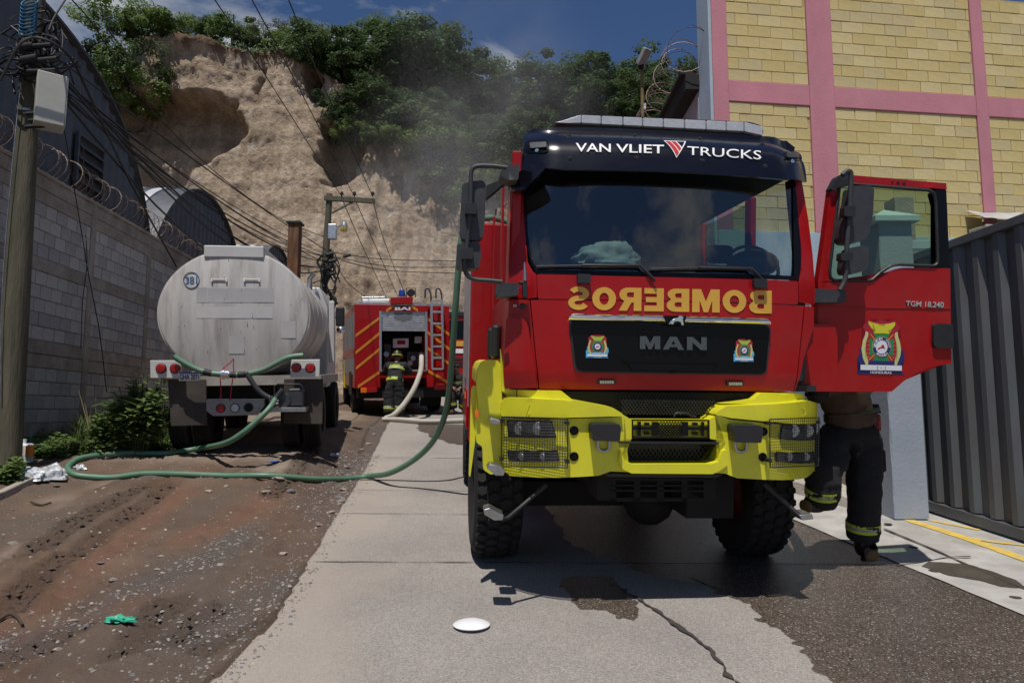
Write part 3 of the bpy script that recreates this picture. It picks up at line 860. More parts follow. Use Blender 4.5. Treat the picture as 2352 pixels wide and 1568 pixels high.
def tree(name, u, vt, vb, d, proto, label, group, cat='tree', wid=1.0):
    """a plant whose crown spans vt..vb in height at distance d"""
    zt, zb = at(u, vt, d).z, at(u, vb, d).z
    top = {'round': 1.55, 'flat': 1.45, 'low': 1.1, 'tall': 2.15, 'bushy': 1.1, 'olive': 1.55, 'hazy': 1.55}[proto]
    s = (zt - zb) / top
    i = tree_n[0]; tree_n[0] += 1
    e = empty(name, (at(u, vb, d).x, d, zb), label, cat, group)
    e.rotation_euler = (0, 0, i * 2.39996)
    e.scale = (s * wid, s * wid, s)
    for nm, me in (('crown', PROTO[proto][i % 2]), ('trunk', TRUNKS[i % 3])):
        o = bpy.data.objects.new(nm, me); link(o); o.parent = e
    return e
G1 = 'trees along the cliff top'
for a in ((318, 18, 150, 55, 'flat', 'tall bright green tree at the left corner of the cliff top', 1.25),
          (372, 40, 112, 57, 'bushy', 'bright green bush beside the corner tree on the cliff top', 1.1),
          (268, 120, 238, 54, 'bushy', 'bush hanging down the left end of the cliff below the corner tree', 1.0),
          (300, 70, 200, 54.5, 'low', 'dark bush under the corner tree on the left cliff edge', .8),
          (432, 34, 102, 58, 'olive', 'thin tree with a pointed top left of centre on the cliff edge', .8),
          (482, 46, 108, 57, 'round', 'small round tree on the cliff edge above the brown overhang', 1.1),
          (537, 48, 122, 58, 'bushy', 'low leafy tree above the middle of the bare cliff', 1.2),
          (585, 54, 126, 57, 'olive', 'thin grey green tree above the dip in the cliff edge', 1.0),
          (640, 50, 120, 58, 'olive', 'pale twiggy tree above the highest bare knob of the cliff', 1.1),
          (692, 58, 140, 58, 'bushy', 'bushy tree right of the pale twiggy one on the cliff edge', 1.1),
          (735, 62, 190, 56, 'round', 'dark round tree spilling over the dark cleft in the cliff', 1.1),
          (790, 75, 225, 56, 'round', 'dense tree standing right of the dark cleft', 1.1),
          (862, 42, 175, 60, 'flat', 'sparse tree whose thin crown sticks up over its neighbours', .62),
          (930, 62, 235, 59, 'round', 'large domed tree below the drifting smoke', 1.15),
          (995, 74, 260, 60, 'round', 'broad domed tree at the right of the big clump on the cliff', 1.1),
          (1070, 128, 290, 62, 'hazy', 'hazy tree just right of the big domed clump', 1.1),
          (1135, 150, 300, 63, 'olive', 'pale hazy tree veiled by the smoke on the ridge', 1.2),
          (1205, 158, 310, 60, 'hazy', 'smoky green tree on the ridge above the mirror arm', 1.2),
          (1270, 172, 320, 59, 'round', 'leafy tree on the ridge just left of the light bar', 1.2),
          (1335, 128, 285, 60, 'round', 'tall bright tree on the ridge above the light bar', 1.1),
          (1395, 172, 300, 57, 'hazy', 'dark tree on the ridge left of the lamp post', 1.3),
          (1450, 165, 300, 66, 'round', 'tree on the ridge directly behind the lamp post', 1.2),
          (1500, 140, 290, 72, 'round', 'dark round tree right of the lamp post, farthest along the ridge', 1.25),
          (1560, 190, 330, 66, 'hazy', 'dark tree half hidden by the razor wire of the side building', 1.2)):
    tree('ridge_tree', a[0], a[1], a[2], a[3] + (2.2 if 400 < a[0] < 720 else -.8 if a[0] < 400 else 0), a[4], a[5], G1, 'tree', a[6])
G2 = 'bushes on the vegetated slope'
for a in ((800, 175, 300, 54.0, 'hazy', 'dark bush hanging beside the smooth brown alcove', 1.0),
          (858, 200, 320, 54.0, 'hazy', 'dark bush under the large domed tree', 1.2),
          (925, 215, 340, 54.5, 'low', 'shaded bush in the middle of the overgrown slope', 1.3),
          (1000, 230, 350, 55, 'hazy', 'shaded bush below the broad domed tree', 1.2),
          (818, 262, 322, 52.6, 'bushy', 'small light green bush at the lip above the streaked cliff face', .9),
          (868, 262, 328, 52.6, 'bushy', 'upright light green bush on the lip of the streaked cliff face', .6),
          (960, 272, 352, 52.4, 'bushy', 'bright green bush over the pale streaked cliff', 1.3),
          (1030, 285, 372, 52.2, 'bushy', 'bright spreading bush hanging over the streaked cliff', 1.3),
          (985, 325, 405, 52, 'round', 'mid green bush drooping down the cliff below the bright spreading one', .9),
          (1062, 345, 440, 52, 'bushy', 'bush low on the slope left of the truck mirror', 1.1),
          (1110, 300, 420, 53, 'hazy', 'dark bush behind the top of the truck mirror arm', 1.2),
          (1090, 380, 470, 51.5, 'bushy', 'lowest bush on the slope, behind the truck mirror', .9),
          (1160, 270, 400, 54, 'hazy', 'dusky bush between the mirror arm and the visor corner', 1.3),
          (1165, 345, 450, 52, 'olive', 'dusty olive bush close to the corner of the truck roof', 1.1),
          (1230, 250, 380, 56, 'hazy', 'smoky bush above the left corner of the truck roof', 1.3),
          (1310, 235, 350, 57, 'hazy', 'smoky bush behind the left half of the light bar', 1.4),
          (1400, 230, 340, 57, 'round', 'green bush behind the middle of the light bar', 1.3),
          (1480, 230, 330, 58, 'hazy', 'dark bush behind the foot of the lamp post', 1.3),
          (245, 170, 260, 53, 'bushy', 'sunlit shrub at the far left foot of the cliff top, by the warehouse roof', .9)):
    tree('hill_bush', a[0], a[1], a[2], a[3] + (2.0 if a[0] > 880 else 0), a[4], a[5], G2, 'bush', a[6])
# turf along the cliff edge
rg = random.Random(5); mb = MB()
for i in range(3800):
    x = rg.uniform(-33, -14.5); z = lerp_list(top_xz, x)
    p = Vector((x, D0 - .6 + rg.uniform(0, 3.5), z + rg.uniform(-.25, .5)))
    leaf_quad(mb, p, Vector((rg.uniform(-1, 1), rg.uniform(-1, -.2), rg.uniform(.1, 1))), rg.uniform(.2, .55), .35, rg)
mb.build('cliff_top_grass', M['leaf_mid'], kind='stuff', fix=False)
# ================================================================== LEFT SIDE: block wall, warehouses
def wall_x(y): return -6.5 - .0804 * y
WD = Vector((-.0804, 1, 0)).normalized(); WN = Vector((1, .0804, 0)).normalized()
WO = Vector((wall_x(0), 0, 0))
def wp(s, out, z):                # s along the wall (about y), out = towards the street
    return WO + WD * s + WN * out + Vector((0, 0, z))
WM = Matrix(((WD.x, WN.x, 0, WO.x), (WD.y, WN.y, 0, WO.y), (0, 0, 1, 0), (0, 0, 0, 1)))
WTOP = CZ + 3.70
M['block'] = [mat('grey_block_%d' % i, c, .9, 0, .16, 5, bump=.5, bscale=70, dirt=.35, dirtcol=(.16, .13, .105), dscale=1.2) for i, c in enumerate(((.42, .405, .39), (.35, .34, .335), (.46, .44, .415)))]
M['mortar'] = mat('mortar', (.24, .215, .19), .95, 0, .3, 8, bump=.5, bscale=60)
M['cast'] = mat('cast_concrete', (.33, .29, .25), .9, 0, .3, 3, bump=.45, bscale=30, dirt=.6, dirtcol=(.13, .10, .08), dscale=1.3)
bw = empty('block_wall', wp(8, 0, .5), 'tall grey concrete block wall with bands and pilasters, on the left of the street', 'wall')
inv = bw.matrix_world.inverted() if False else Matrix.Translation(-Vector(bw.location))
def wbox(mb, s0, s1, o0, o1, z0, z1, mi=0):
    mb.box((s0, o0, z0), (s1, o1, z1), mi, inv @ WM)
mb = MB(); wbox(mb, 4, 26, -.19, -.012, -.4, WTOP - .02); mb.build('wall_core', M['mortar'], bw)
CH = .213
bands = {0, 1, 6, 12, 13, 18, 20, 21, 22, 23}
pil = [5.27 + 2.22 * k for k in range(10)]
for s in pil:
    mb = MB(); wbox(mb, s - .085, s + .085, -.014, .016, -.2, WTOP - .03); mb.build('pilaster', M['cast'], bw, bevel=.008)
rg = random.Random(3)
block_me = {}
def block_mesh(w, h, dpt, ch, mats_key, mats):
    k = (round(w, 3), round(h, 3), mats_key)
    if k not in block_me:
        mb = MB(); W, H = w / 2, h / 2
        vs = [(-W, 0, -H), (W, 0, -H), (W, 0, H), (-W, 0, H), (-W, dpt - ch, -H), (W, dpt - ch, -H), (W, dpt - ch, H), (-W, dpt - ch, H),
              (-W + ch, dpt, -H + ch), (W - ch, dpt, -H + ch), (W - ch, dpt, H - ch), (-W + ch, dpt, H - ch)]
        fs = [(0, 1, 5, 4), (1, 2, 6, 5), (2, 3, 7, 6), (3, 0, 4, 7), (4, 5, 9, 8), (5, 6, 10, 9), (6, 7, 11, 10), (7, 4, 8, 11), (8, 9, 10, 11)]
        me = bpy.data.meshes.new('block'); me.from_pydata(vs, [], fs)
        bm = bmesh.new(); bm.from_mesh(me); bmesh.ops.recalc_face_normals(bm, faces=bm.faces); bm.to_mesh(me); bm.free()
        me.materials.append(mats)
        block_me[k] = me
    return block_me[k]
rest = MB()
for i in range(len(pil) - 1):
    a, b_ = pil[i] + .085, pil[i + 1] - .085
    for c in range(24):
        z1 = WTOP - .04 - CH * c; z0 = z1 - CH
        if c in bands:
            mb = MB(); wbox(mb, a, b_, -.014, .006 + rg.uniform(0, .012), z0 + .006, z1 - .004)
            mb.build('bond_beam', M['cast'], bw, bevel=.006)
            continue
        bwid = (b_ - a) / 7
        off = 0 if c % 2 else -.5
        for k in range(8):
            s0 = max(a, a + (k + off) * bwid); s1 = min(b_, a + (k + off + 1) * bwid)
            if s1 - s0 < .05: continue
            single = 9 < pil[i] < 15 and not (pil[i] > 14 and c > 14)
            mi = rg.randrange(3)
            if single:
                me = block_mesh(s1 - s0 - .012, CH - .012, .016, .005, ('w', mi), M['block'][mi])
                o = bpy.data.objects.new('block', me); link(o); o.parent = bw
                o.matrix_local = inv @ WM @ Matrix.Translation(((s0 + s1) / 2, -.013 + rg.uniform(-.003, .004), (z0 + z1) / 2)) @ Matrix.Rotation(R(rg.uniform(-.3, .3)), 4, 'Y')
            else:
                wbox(rest, s0 + .006, s1 - .006, -.014, .003 + rg.uniform(-.003, .004), z0 + .006, z1 - .006, mi)
rest.build('block_courses', M['block'], bw, kind='stuff')
mb = MB(); wbox(mb, 4, 26, -.22, .04, WTOP - .04, WTOP + .02); mb.build('coping', M['cast'], bw, bevel=.01)

M['razor'] = mat('razor_wire', (.22, .19, .17), .55, .6, .5, 14, col2=(.14, .075, .045))
def coil(name, p0, p1, rad, pitch, r, label, group, seed=0, turns_pts=18):
    p0, p1 = Vector(p0), Vector(p1); t = (p1 - p0).normalized(); a = t.orthogonal().normalized()
    if abs(t.z) < .9: a = Vector((0, 0, 1)) - t * t.z; a.normalize()
    b_ = t.cross(a); Ln = (p1 - p0).length; n = int(Ln / pitch); rg = random.Random(seed)
    mb = MB()
    for sgn, ph in ((1, 0), (-1, 1.4)):
        pts = []
        for i in range(n * turns_pts + 1):
            s = i / turns_pts; an = 2 * math.pi * s * sgn + ph
            w = rad * (1 + .10 * noise.noise((s * .9, seed, sgn)))
            pts.append(p0 + t * min(Ln, max(0, s * pitch + .05 * math.sin(an * .5 + seed))) + (a * math.sin(an) + b_ * math.cos(an)) * w)
        mb.tube(pts, r, 4)
        for i in range(0, len(pts) - 1, 3):                # the barbs
            d = Vector((rg.uniform(-1, 1), rg.uniform(-1, 1), rg.uniform(-1, 1))).normalized()
            mb.bar(pts[i] - d * .018, pts[i] + d * .018, .011, .003)
    return mb.build(name, M['razor'], label=label, cat='razor wire', group=group, fix=False)
coil('razor_wire', wp(6.4, -.12, WTOP + .27), wp(20, -.12, WTOP + .27), .26, .34, .0055, 'rusty razor wire coil running along the top of the grey block wall', None, 1)

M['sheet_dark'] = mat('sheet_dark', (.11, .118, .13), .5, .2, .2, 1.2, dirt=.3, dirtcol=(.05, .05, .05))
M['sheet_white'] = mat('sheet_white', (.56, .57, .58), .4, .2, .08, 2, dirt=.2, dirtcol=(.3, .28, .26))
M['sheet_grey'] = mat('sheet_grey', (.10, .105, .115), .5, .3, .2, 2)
def arch_h(t, e): return max(0.0, 1 - abs(t) ** e) ** (1 / e)
def warehouse(c, half, zbase, H, e, label, back, vent=False):
    g0 = -.55
    root = empty('warehouse', wp(c, g0, zbase), label, 'warehouse', 'arched sheet metal warehouses behind the block wall')
    iv = Matrix.Translation(-Vector(root.location)) @ WM
    mb = MB(); pit = .30; n = int(2 * half / pit)
    vs, fs = [], []
    for k in range(n + 1):
        for (ds, do) in ((0, 0), (.045, .04), (.095, .04), (.14, 0)):
            s = min(half, -half + k * pit + ds)
            z = zbase + H * arch_h(s / half, e)
            vs += [(c + s, g0 + do, -1.0), (c + s, g0 + do, z)]
    fs = [(2 * i, 2 * i + 2, 2 * i + 3, 2 * i + 1) for i in range(len(vs) // 2 - 1)]
    mb.add(vs, fs, 0, iv); mb.build('gable_sheet', M['sheet_dark'], root)
    # the edge flashing over the gable
    for nm, mm, o0, o1 in (('roof_edge', M['sheet_grey'], .12, -.25),):
        mb = MB(); P = []
        for k in range(61):
            a = -1 + 2 * k / 60; a = math.sin(a * math.pi / 2)
            P.append((c + a * (half + .03), zbase + (H + .03) * arch_h(a, e)))
        vs = [(s, g0 + o, z + dz) for s, z in P for (o, dz) in ((o0, 0), (o0, .05), (o1, .05))]
        mb.add(vs, [(3 * i + k, 3 * i + 3 + k, 3 * i + 4 + k, 3 * i + 1 + k) for i in range(60) for k in (0, 1)], 0, iv); mb.build(nm, mm, root)
    # corrugated arch roof running back from the street
    nb = int(back / .55)
    ridge, furrow = MB(), MB()
    for b_ in range(nb):
        o0 = g0 - .25 - b_ * .55
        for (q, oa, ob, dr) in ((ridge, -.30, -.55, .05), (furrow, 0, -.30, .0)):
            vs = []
            for s, z in P:
                vs += [(s, o0 + oa, z + dr), (s, o0 + ob, z + dr)]
            q.add(vs, [(2 * i, 2 * i + 2, 2 * i + 3, 2 * i + 1) for i in range(60)], 0, iv)
            if dr:
                vs = [(s, o0 + oo, z + dz) for s, z in P for oo in (oa, ob) for dz in (0, .05)]
                q.add(vs, [(4 * i + k, 4 * i + 4 + k, 4 * i + 5 + k, 4 * i + 1 + k) for i in range(60) for k in (0, 2)], 0, iv)
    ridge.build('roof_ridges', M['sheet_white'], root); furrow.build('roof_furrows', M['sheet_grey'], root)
    if vent:
        v0, v1, za, zb = 12.15, 13.0, CZ + 3.87, CZ + 5.05
        mb = MB()
        mb.box((v0, g0 + .045, za), (v1, g0 + .06, zb), 0, iv); f = mb.build('vent', M['black'], root)
        mb = MB()
        for (a, b2, c2, d2) in ((v0 - .05, v0, za - .05, zb + .05), (v1, v1 + .05, za - .05, zb + .05), (v0, v1, zb, zb + .05), (v0, v1, za - .05, za)):
            mb.box((a, g0 + .045, c2), (b2, g0 + .11, d2), 0, iv)
        mb.build('vent_frame', M['sheet_grey'], f)
        for k in range(5):
            z = za + .1 + k * .22
            mb = MB(); vs = [(v0, g0 + .06, z + .1), (v1, g0 + .06, z + .1), (v1, g0 + .13, z), (v0, g0 + .13, z), (v0, g0 + .055, z + .085), (v1, g0 + .055, z + .085), (v1, g0 + .125, z - .015), (v0, g0 + .125, z - .015)]
            mb.add(vs, [(0, 1, 2, 3), (7, 6, 5, 4), (3, 2, 6, 7), (0, 4, 5, 1), (0, 3, 7, 4), (1, 5, 6, 2)], 0, iv); mb.build('slat', M['sheet_grey'], f)
    return root
warehouse(10.4, 5.1, CZ + 1.5, 5.25, 2.3, 'huge dark sheet metal warehouse with a louvred vent, nearest behind the block wall', 14, True)
warehouse(18.7, 3.8, CZ + 1.7, 4.25, 2.0, 'second arched warehouse with a white banded roof, behind the tanker', 14)
warehouse(26.3, 3.4, CZ + 2.45, 3.85, 2.0, 'third and farthest arched warehouse, beside the rusty chimney', 12)

# rusty chimney behind the tanker
p = at(675, 617, 16.2)
ch = empty('chimney', (p.x, 16.2, base_z(p.x, 16.2)), 'rusty square metal chimney with a black cap behind the white tanker', 'chimney')
M['rust'] = mat('rust', (.20, .085, .035), .85, .2, .5, 3, bump=.4, bscale=20, stretch=(3, 3, .5), col2=(.055, .03, .02), dirt=.5, dirtcol=(.3, .2, .13))
zt = at(675, 516, 16.2).z - ch.location.z
mb = MB(); mb.box((-.13, -.13, 0), (.13, .13, zt)); mb.build('flue', M['rust'], ch, bevel=.01)
mb = MB(); mb.box((-.17, -.17, zt), (.17, .17, zt + .05)); mb.build('cap', M['black'], ch)

# ================================================================== RIGHT SIDE: yellow building
FA = R(7.3); FE = Vector((math.cos(FA), math.sin(FA), 0)); FNn = Vector((math.sin(FA), -math.cos(FA), 0))
FO = at(1860, 500, 11.0); FO.z = 0
def fs_hit(u, v, out=0.0):
    r = ray(u, v); o = Vector((0, 0, CZ)); q = FO + FNn * out
    t = (q - o).dot(FNn) / r.dot(FNn); p = o + r * t
    return (p - FO).dot(FE), p.z
FM = Matrix(((FE.x, FNn.x, 0, FO.x), (FE.y, FNn.y, 0, FO.y), (0, 0, 1, 0), (0, 0, 0, 1)))
yb = empty('yellow_building', FO, 'tall yellow block building with pink columns and beams on the right', 'building')
iv = Matrix.Translation(-FO) @ FM
M['yblock'] = [mat('yellow_block_%d' % i, c, .85, 0, .14, 4, bump=.55, bscale=55, dirt=.3, dirtcol=(.34, .25, .10), dscale=2.5) for i, c in enumerate(((.60, .48, .22), (.57, .45, .19), (.63, .52, .26), (.55, .455, .235)))]
M['ymortar'] = mat('yellow_mortar', (.46, .36, .16), .9, 0, .25, 10, bump=.5, bscale=60)
M['pink'] = mat('pink_paint', (.50, .20, .24), .8, 0, .12, 1.5, bump=.25, bscale=40, dirt=.3, dirtcol=(.52, .28, .30), dscale=2, stretch=(1, 1, .6))
M['paleblue'] = mat('pale_blue_paint', (.35, .45, .52), .75, 0, .08, 1.5, bump=.15, bscale=30, dirt=.25, dirtcol=(.25, .27, .28))
sL, _ = fs_hit(1637, 200); s1a, _ = fs_hit(1668, 130)
zplinth = fs_hit(1860, 536)[1]
zb0 = fs_hit(1880, 246)[1]; zb1 = fs_hit(1880, 199)[1]
HROW = (zb0 - zplinth) / 11
ZTOP = zb1 + 9 * HROW + .05
colx = [(sL, fs_hit(1672, 200)[0]), (fs_hit(1857, 200)[0], fs_hit(1914, 200)[0]), (fs_hit(2237, 200)[0], fs_hit(2264, 200)[0])]
colx.append((colx[2][0] + 3.0, colx[2][0] + 3.2))
mb = MB(); mb.box((sL + .02, -.5, -.5), (9.5, -.005, ZTOP), 0, iv); mb.build('wall_core', M['ymortar'], yb)
for a, b_ in colx:
    mb = MB(); mb.box((a, -.03, zplinth + .002), (b_, .035, ZTOP + .1), 0, iv); mb.build('column', M['pink'], yb, bevel=.01)
mb = MB(); mb.box((colx[0][0] - .05, -.45, zplinth - 1), (colx[0][0] + .0, .01, ZTOP + .1), 0, iv); mb.build('side_strip', M['paleblue'], yb)
for (a, b_) in zip(colx, colx[1:]):
    mb = MB(); mb.box((a[1] + .002, -.03, zb0), (b_[0] - .002, .03, zb1), 0, iv); mb.build('beam', M['pink'], yb, bevel=.01)
mb = MB(); mb.box((sL, -.49, -.5), (9.5, .05, zplinth), 0, iv); mb.build('plinth', M['paleblue'], yb, bevel=.01)
rg = random.Random(11)
for bi, (a, b_) in enumerate(zip(colx, colx[1:])):
    s0b, s1b = a[1] + .004, b_[0] - .004
    if bi == 2: s1b = min(s1b, 5.6)
    for (za, zb_, nrow) in ((zplinth + .003, zb0 - .003, 11), (zb1 + .003, zb1 + .003 + 9 * HROW, 9)):
        hrow = (zb_ - za) / nrow
        for r_ in range(nrow):
            s = s0b - (.2 if r_ % 2 else 0) - rg.uniform(0, .04)
            while s < s1b - .03:
                wdt = .40 + rg.uniform(-.008, .008)
                x0, x1 = max(s, s0b), min(s + wdt, s1b)
                s += wdt
                if x1 - x0 < .05: continue
                key = round(x1 - x0, 2)
                mi = rg.randrange(4)
                me = block_mesh(key - .008, hrow - .009, .017, .006, ('y', mi), M['yblock'][mi])
                o = bpy.data.objects.new('block', me); link(o); o.parent = yb
                o.matrix_local = iv @ Matrix.Translation(((x0 + x1) / 2, -.006 + rg.uniform(-.004, .004), za + hrow * (r_ + .5))) @ Matrix.Rotation(R(rg.uniform(-.5, .5)), 4, 'Y')

# canopy flashing and gutter on the facade above the gate
cs0, cz1 = fs_hit(2212, 487); _, cz0 = fs_hit(2212, 521); _, cg = fs_hit(2212, 543)
cn = empty('canopy', FO + FE * cs0 + FNn * .3 + Vector((0, 0, cz0)), 'dented pale metal flashing and rusty gutter on the yellow facade above the gate', 'canopy')
iv2 = Matrix.Translation(-Vector(cn.location)) @ FM
mb = MB(); n = 24; vs = []
for k in range(n + 1):
    s = cs0 + (5.6 - cs0) * k / n
    for o, z in ((.05, cz1), (.28 + .03 * noise.noise((s * 4, 1, 1)), (cz1 + cz0) / 2), (.45 + .04 * noise.noise((s * 5, 0, 0)), cz0 + .02)):
        vs.append((s, o, z + .03 * noise.noise((s * 3, o * 3, 2))))
mb.add(vs, [(3 * i + k, 3 * i + 3 + k, 3 * i + 4 + k, 3 * i + 1 + k) for i in range(n) for k in (0, 1)], 0, iv2)
mb.build('flashing', mat('pale_metal', (.55, .55, .56), .4, .4, .1, 3), cn, smooth=40)
mb = MB(); mb.box((cs0 + .02, .06, cg), (5.6, .44, cg + .1), 0, iv2)
mb.build('gutter', mat('old_gutter', (.38, .36, .32), .6, .2, .2, 5, dirt=.8, dirtcol=(.2, .1, .05), dscale=6), cn, bevel=.02)
mb = MB(); mb.box((cs0 + .03, .055, cg - .35), (5.6, .25, cg - .004), 0, iv2); mb.build('soffit', M['dark'], cn)

# grey side building running back from the yellow corner, razor wire on its eave
zc_ = at(1632, 150, 10.9).z
sb = empty('side_building', (3.2, 18, .3), 'pale grey side building with a dark eave, left of the yellow building', 'building')
mb = MB(); mb.box((0, -6.75, -1), (.9, 14, zc_ - .3 - .3)); mb.build('wall', mat('grey_render', (.36, .37, .39), .8, 0, .12, .8, dirt=.4, dirtcol=(.2, .19, .18)), sb)
mb = MB(); mb.box((-.22, -6.8, zc_ - .3 - .28), (.9, 14, zc_ - .3)); mb.box((-.3, -6.78, zc_ - .3), (-.02, 14, zc_ - .22)); mb.build('eave', M['dark'], sb, bevel=.01)
coil('razor_wire', (3.0, 10.95, zc_ + .38), (3.0, 19, zc_ + .38), .36, .4, .006, 'dark razor wire coil on the eave of the grey side building', None, 4)

# boundary wall, picket fence, gate pier
M['greyblue'] = mat('grey_blue_paint', (.30, .345, .42), .75, 0, .09, 1.6, bump=.2, bscale=30, dirt=.35, dirtcol=(.36, .34, .32), dscale=3)
PX0, PX1, PY0, PY1 = 4.35, 4.74, 7.92, 8.36
gp = empty('gate_pier', ((PX0 + PX1) / 2, (PY0 + PY1) / 2, pave_z(4.5, 8.1)), 'grey blue gate pier with a chipped corner and pyramid cap', 'pier')
gz = gp.location.z; ph = at(2050, 515, 8.0).z - gz
mb = MB(); hx, hy = (PX1 - PX0) / 2, (PY1 - PY0) / 2
prof = []                                    # chipped left edge
zz = [0] + [k * ph / 40 for k in range(1, 41)]
vs = []
for k, z in enumerate(zz):
    c = .006 + max(0, .03 * noise.noise((1.3, 0, z * 5))) + max(0, .02 * noise.noise((8, 0, z * 14)))
    vs += [(-hx, -hy + c, z), (-hx + c, -hy, z), (hx, -hy, z), (hx, hy, z), (-hx, hy, z)]
n = len(zz)
mb.add(vs, [(5 * i + k, 5 * i + (k + 1) % 5, 5 * i + 5 + (k + 1) % 5, 5 * i + 5 + k) for i in range(n - 1) for k in range(5)])
mb.build('shaft', M['greyblue'], gp)
mb = MB(); o = .07
mb.add([(-hx - o, -hy - o, ph), (hx + o, -hy - o, ph), (hx + o, hy + o, ph), (-hx - o, hy + o, ph), (-hx - o, -hy - o, ph + .07), (hx + o, -hy - o, ph + .07), (hx + o, hy + o, ph + .07), (-hx - o, hy + o, ph + .07), (0, 0, ph + .22)],
       [(3, 2, 1, 0), (0, 1, 5, 4), (1, 2, 6, 5), (2, 3, 7, 6), (3, 0, 4, 7), (4, 5, 8), (5, 6, 8), (6, 7, 8), (7, 4, 8)])
mb.build('cap', mat('cap_paint', (.42, .54, .58), .7, 0, .08, 3, bump=.2), gp, bevel=.006)
bwl = empty('boundary_wall', (4.45, 9.7, pave_z(4.4, 9.7)), 'grey blue boundary wall with plaster patches behind the open truck door', 'wall')
mb = MB(); mb.box((-.02, -1.32, -.1), (.16, 3.6, 1.55)); mb.build('wall_panel', M['greyblue'], bwl, bevel=.01)
mb = MB(); mb.box((-.05, -1.315, -.1), (-.021, 3.6, .42)); mb.build('base_course', M['cast'], bwl, bevel=.01)
pk = empty('picket_fence', (4.53, 9.7, pave_z(4.4, 9.7) + 1.55), 'pale green pointed metal pickets on top of the boundary wall', 'fence')
M['picket'] = mat('picket_paint', (.30, .38, .37), .5, .2, .12, 5)
me = None
for k in range(24):
    y = -1.2 + k * .2
    if me is None:
        mb = MB(); mb.box((-.012, -.03, 0), (.012, .03, 1.15)); mb.add([(-.012, -.03, 1.15), (.012, -.03, 1.15), (.012, .03, 1.15), (-.012, .03, 1.15), (0, 0, 1.27)], [(0, 1, 4), (1, 2, 4), (2, 3, 4), (3, 0, 4)])
        o = mb.build('picket', M['picket'], pk); me = o.data
    else:
        o = bpy.data.objects.new('picket', me); link(o); o.parent = pk
    o.location = (0, y, 0)
mb = MB(); mb.box((.013, -1.3, .25), (.04, 3.5, .3)); mb.box((.013, -1.3, .9), (.04, 3.5, .95)); mb.build('rail', M['picket'], pk)
# entrance frame behind the pier (pale beam with a lamp hanging from it)
ef = empty('entrance_lintel', (5.0, 9.0, at(2100, 575, 9.0).z), 'pale blue beam with a small hanging lamp, seen through the door window', 'beam')
mb = MB(); mb.box((-.28, -.08, 0), (1.2, .08, .12)); mb.build('beam', M['paleblue'], ef, bevel=.008)
mb = MB(); mb.cyl((.28, 0, -.02), (.28, 0, -.08), .02, 10); mb.cyl((.28, 0, -.08), (.28, 0, -.3), .06, 14); mb.build('lamp', M['picket'], ef, smooth=40)
vb = empty('vent_box', (at(2066, 500, 9.9).x, 9.9, at(2060, 505, 9.9).z), 'small square masonry vent standing behind the pier cap', 'vent')
mb = MB()
for (a, b_) in (((-.14, -.14, -.6), (.14, -.1, .3)), ((-.14, .1, -.6), (.14, .14, .3)), ((-.14, -.1, -.6), (-.1, .1, .3)), ((.1, -.1, -.6), (.14, .1, .3))): mb.box(a, b_)
mb.build('vent_walls', M['cast'], vb)

# dark corrugated metal gate
GA, GB = Vector((5.03, 8.36, 0)), Vector((5.17, 6.9, 0))
gd = (GB - GA).normalized(); gn = Vector((-1, gd.x / -gd.y * -1, 0)).normalized(); gn = Vector((gd.y, -gd.x, 0)); gn = gn if gn.x < 0 else -gn
gz0 = pave_z(5.05, 8.36); 
gt = empty('metal_gate', (GA.x, GA.y, gz0), 'dark corrugated metal gate with rust stains on the right', 'gate')
slope = (pave_z(5.3, 5.5) - pave_z(5.05, 8.36)) / 2.87
M['gate'] = mat('gate_paint', (.115, .125, .135), .45, .3, .2, 2, dirt=.5, dirtcol=(.10, .06, .035), dscale=1.6, stretch=(1, 1, .35))
M['gate_edge'] = mat('gate_ridge', (.13, .155, .165), .4, .3, .15, 3, dirt=.3, dirtcol=(.12, .07, .04))
GLn = 4.2; gh = at(2180, 580, 8.05).z - gz0
GMx = Matrix(((gd.x, gn.x, 0, 0), (gd.y, gn.y, 0, 0), (0, 0, 1, 0), (0, 0, 0, 1)))
def gz_at(s): return slope * s
mb = MB(); vs = []
n = 30
for k in range(n + 1):
    s = GLn * k / n; vs += [(s, 0, gz_at(s) + .14), (s, 0, gh + .02 * s)]
mb.add(vs, [(2 * i, 2 * i + 2, 2 * i + 3, 2 * i + 1) for i in range(n)], 0, GMx); mb.build('sheet', M['gate'], gt)
k = 0
while .1 + k * .285 < GLn - .2:
    s = .07 + k * .285
    mb = MB(); z0, z1 = gz_at(s) + .15, gh + .02 * s - .05
    vs = [(s, .002, z0), (s + .05, .055, z0), (s + .12, .055, z0), (s + .17, .002, z0), (s, .002, z1), (s + .05, .055, z1), (s + .12, .055, z1), (s + .17, .002, z1)]
    mb.add(vs, [(0, 1, 5, 4), (1, 2, 6, 5), (2, 3, 7, 6), (0, 3, 2, 1), (4, 5, 6, 7)], 0, GMx); mb.build('rib', M['gate_edge' if k % 1 else 'gate'], gt)
    k += 1
for nm, a, b_, za, zb_ in (('bottom_rail', 0, GLn, 'b', .14), ('top_rail', 0, GLn, 't', .09), ('end_stile', -.06, .0, 's', 0)):
    mb = MB()
    if za == 'b': vs = [(s, o, gz_at(s) + z) for s in (a, b_) for o in (-.05, .07) for z in (.03, .145)]
    elif za == 't': vs = [(s, o, gh + .02 * s + z) for s in (a, b_) for o in (-.05, .08) for z in (-.05, .04)]
    else: vs = [(s, o, z) for s in (a, b_) for o in (-.05, .07) for z in (.03, gh + .04)]
    mb.add(vs, [(0, 1, 3, 2), (4, 6, 7, 5), (0, 4, 5, 1), (2, 3, 7, 6), (0, 2, 6, 4), (1, 5, 7, 3)], 0, GMx); mb.build(nm, M['gate'], gt, bevel=.006)
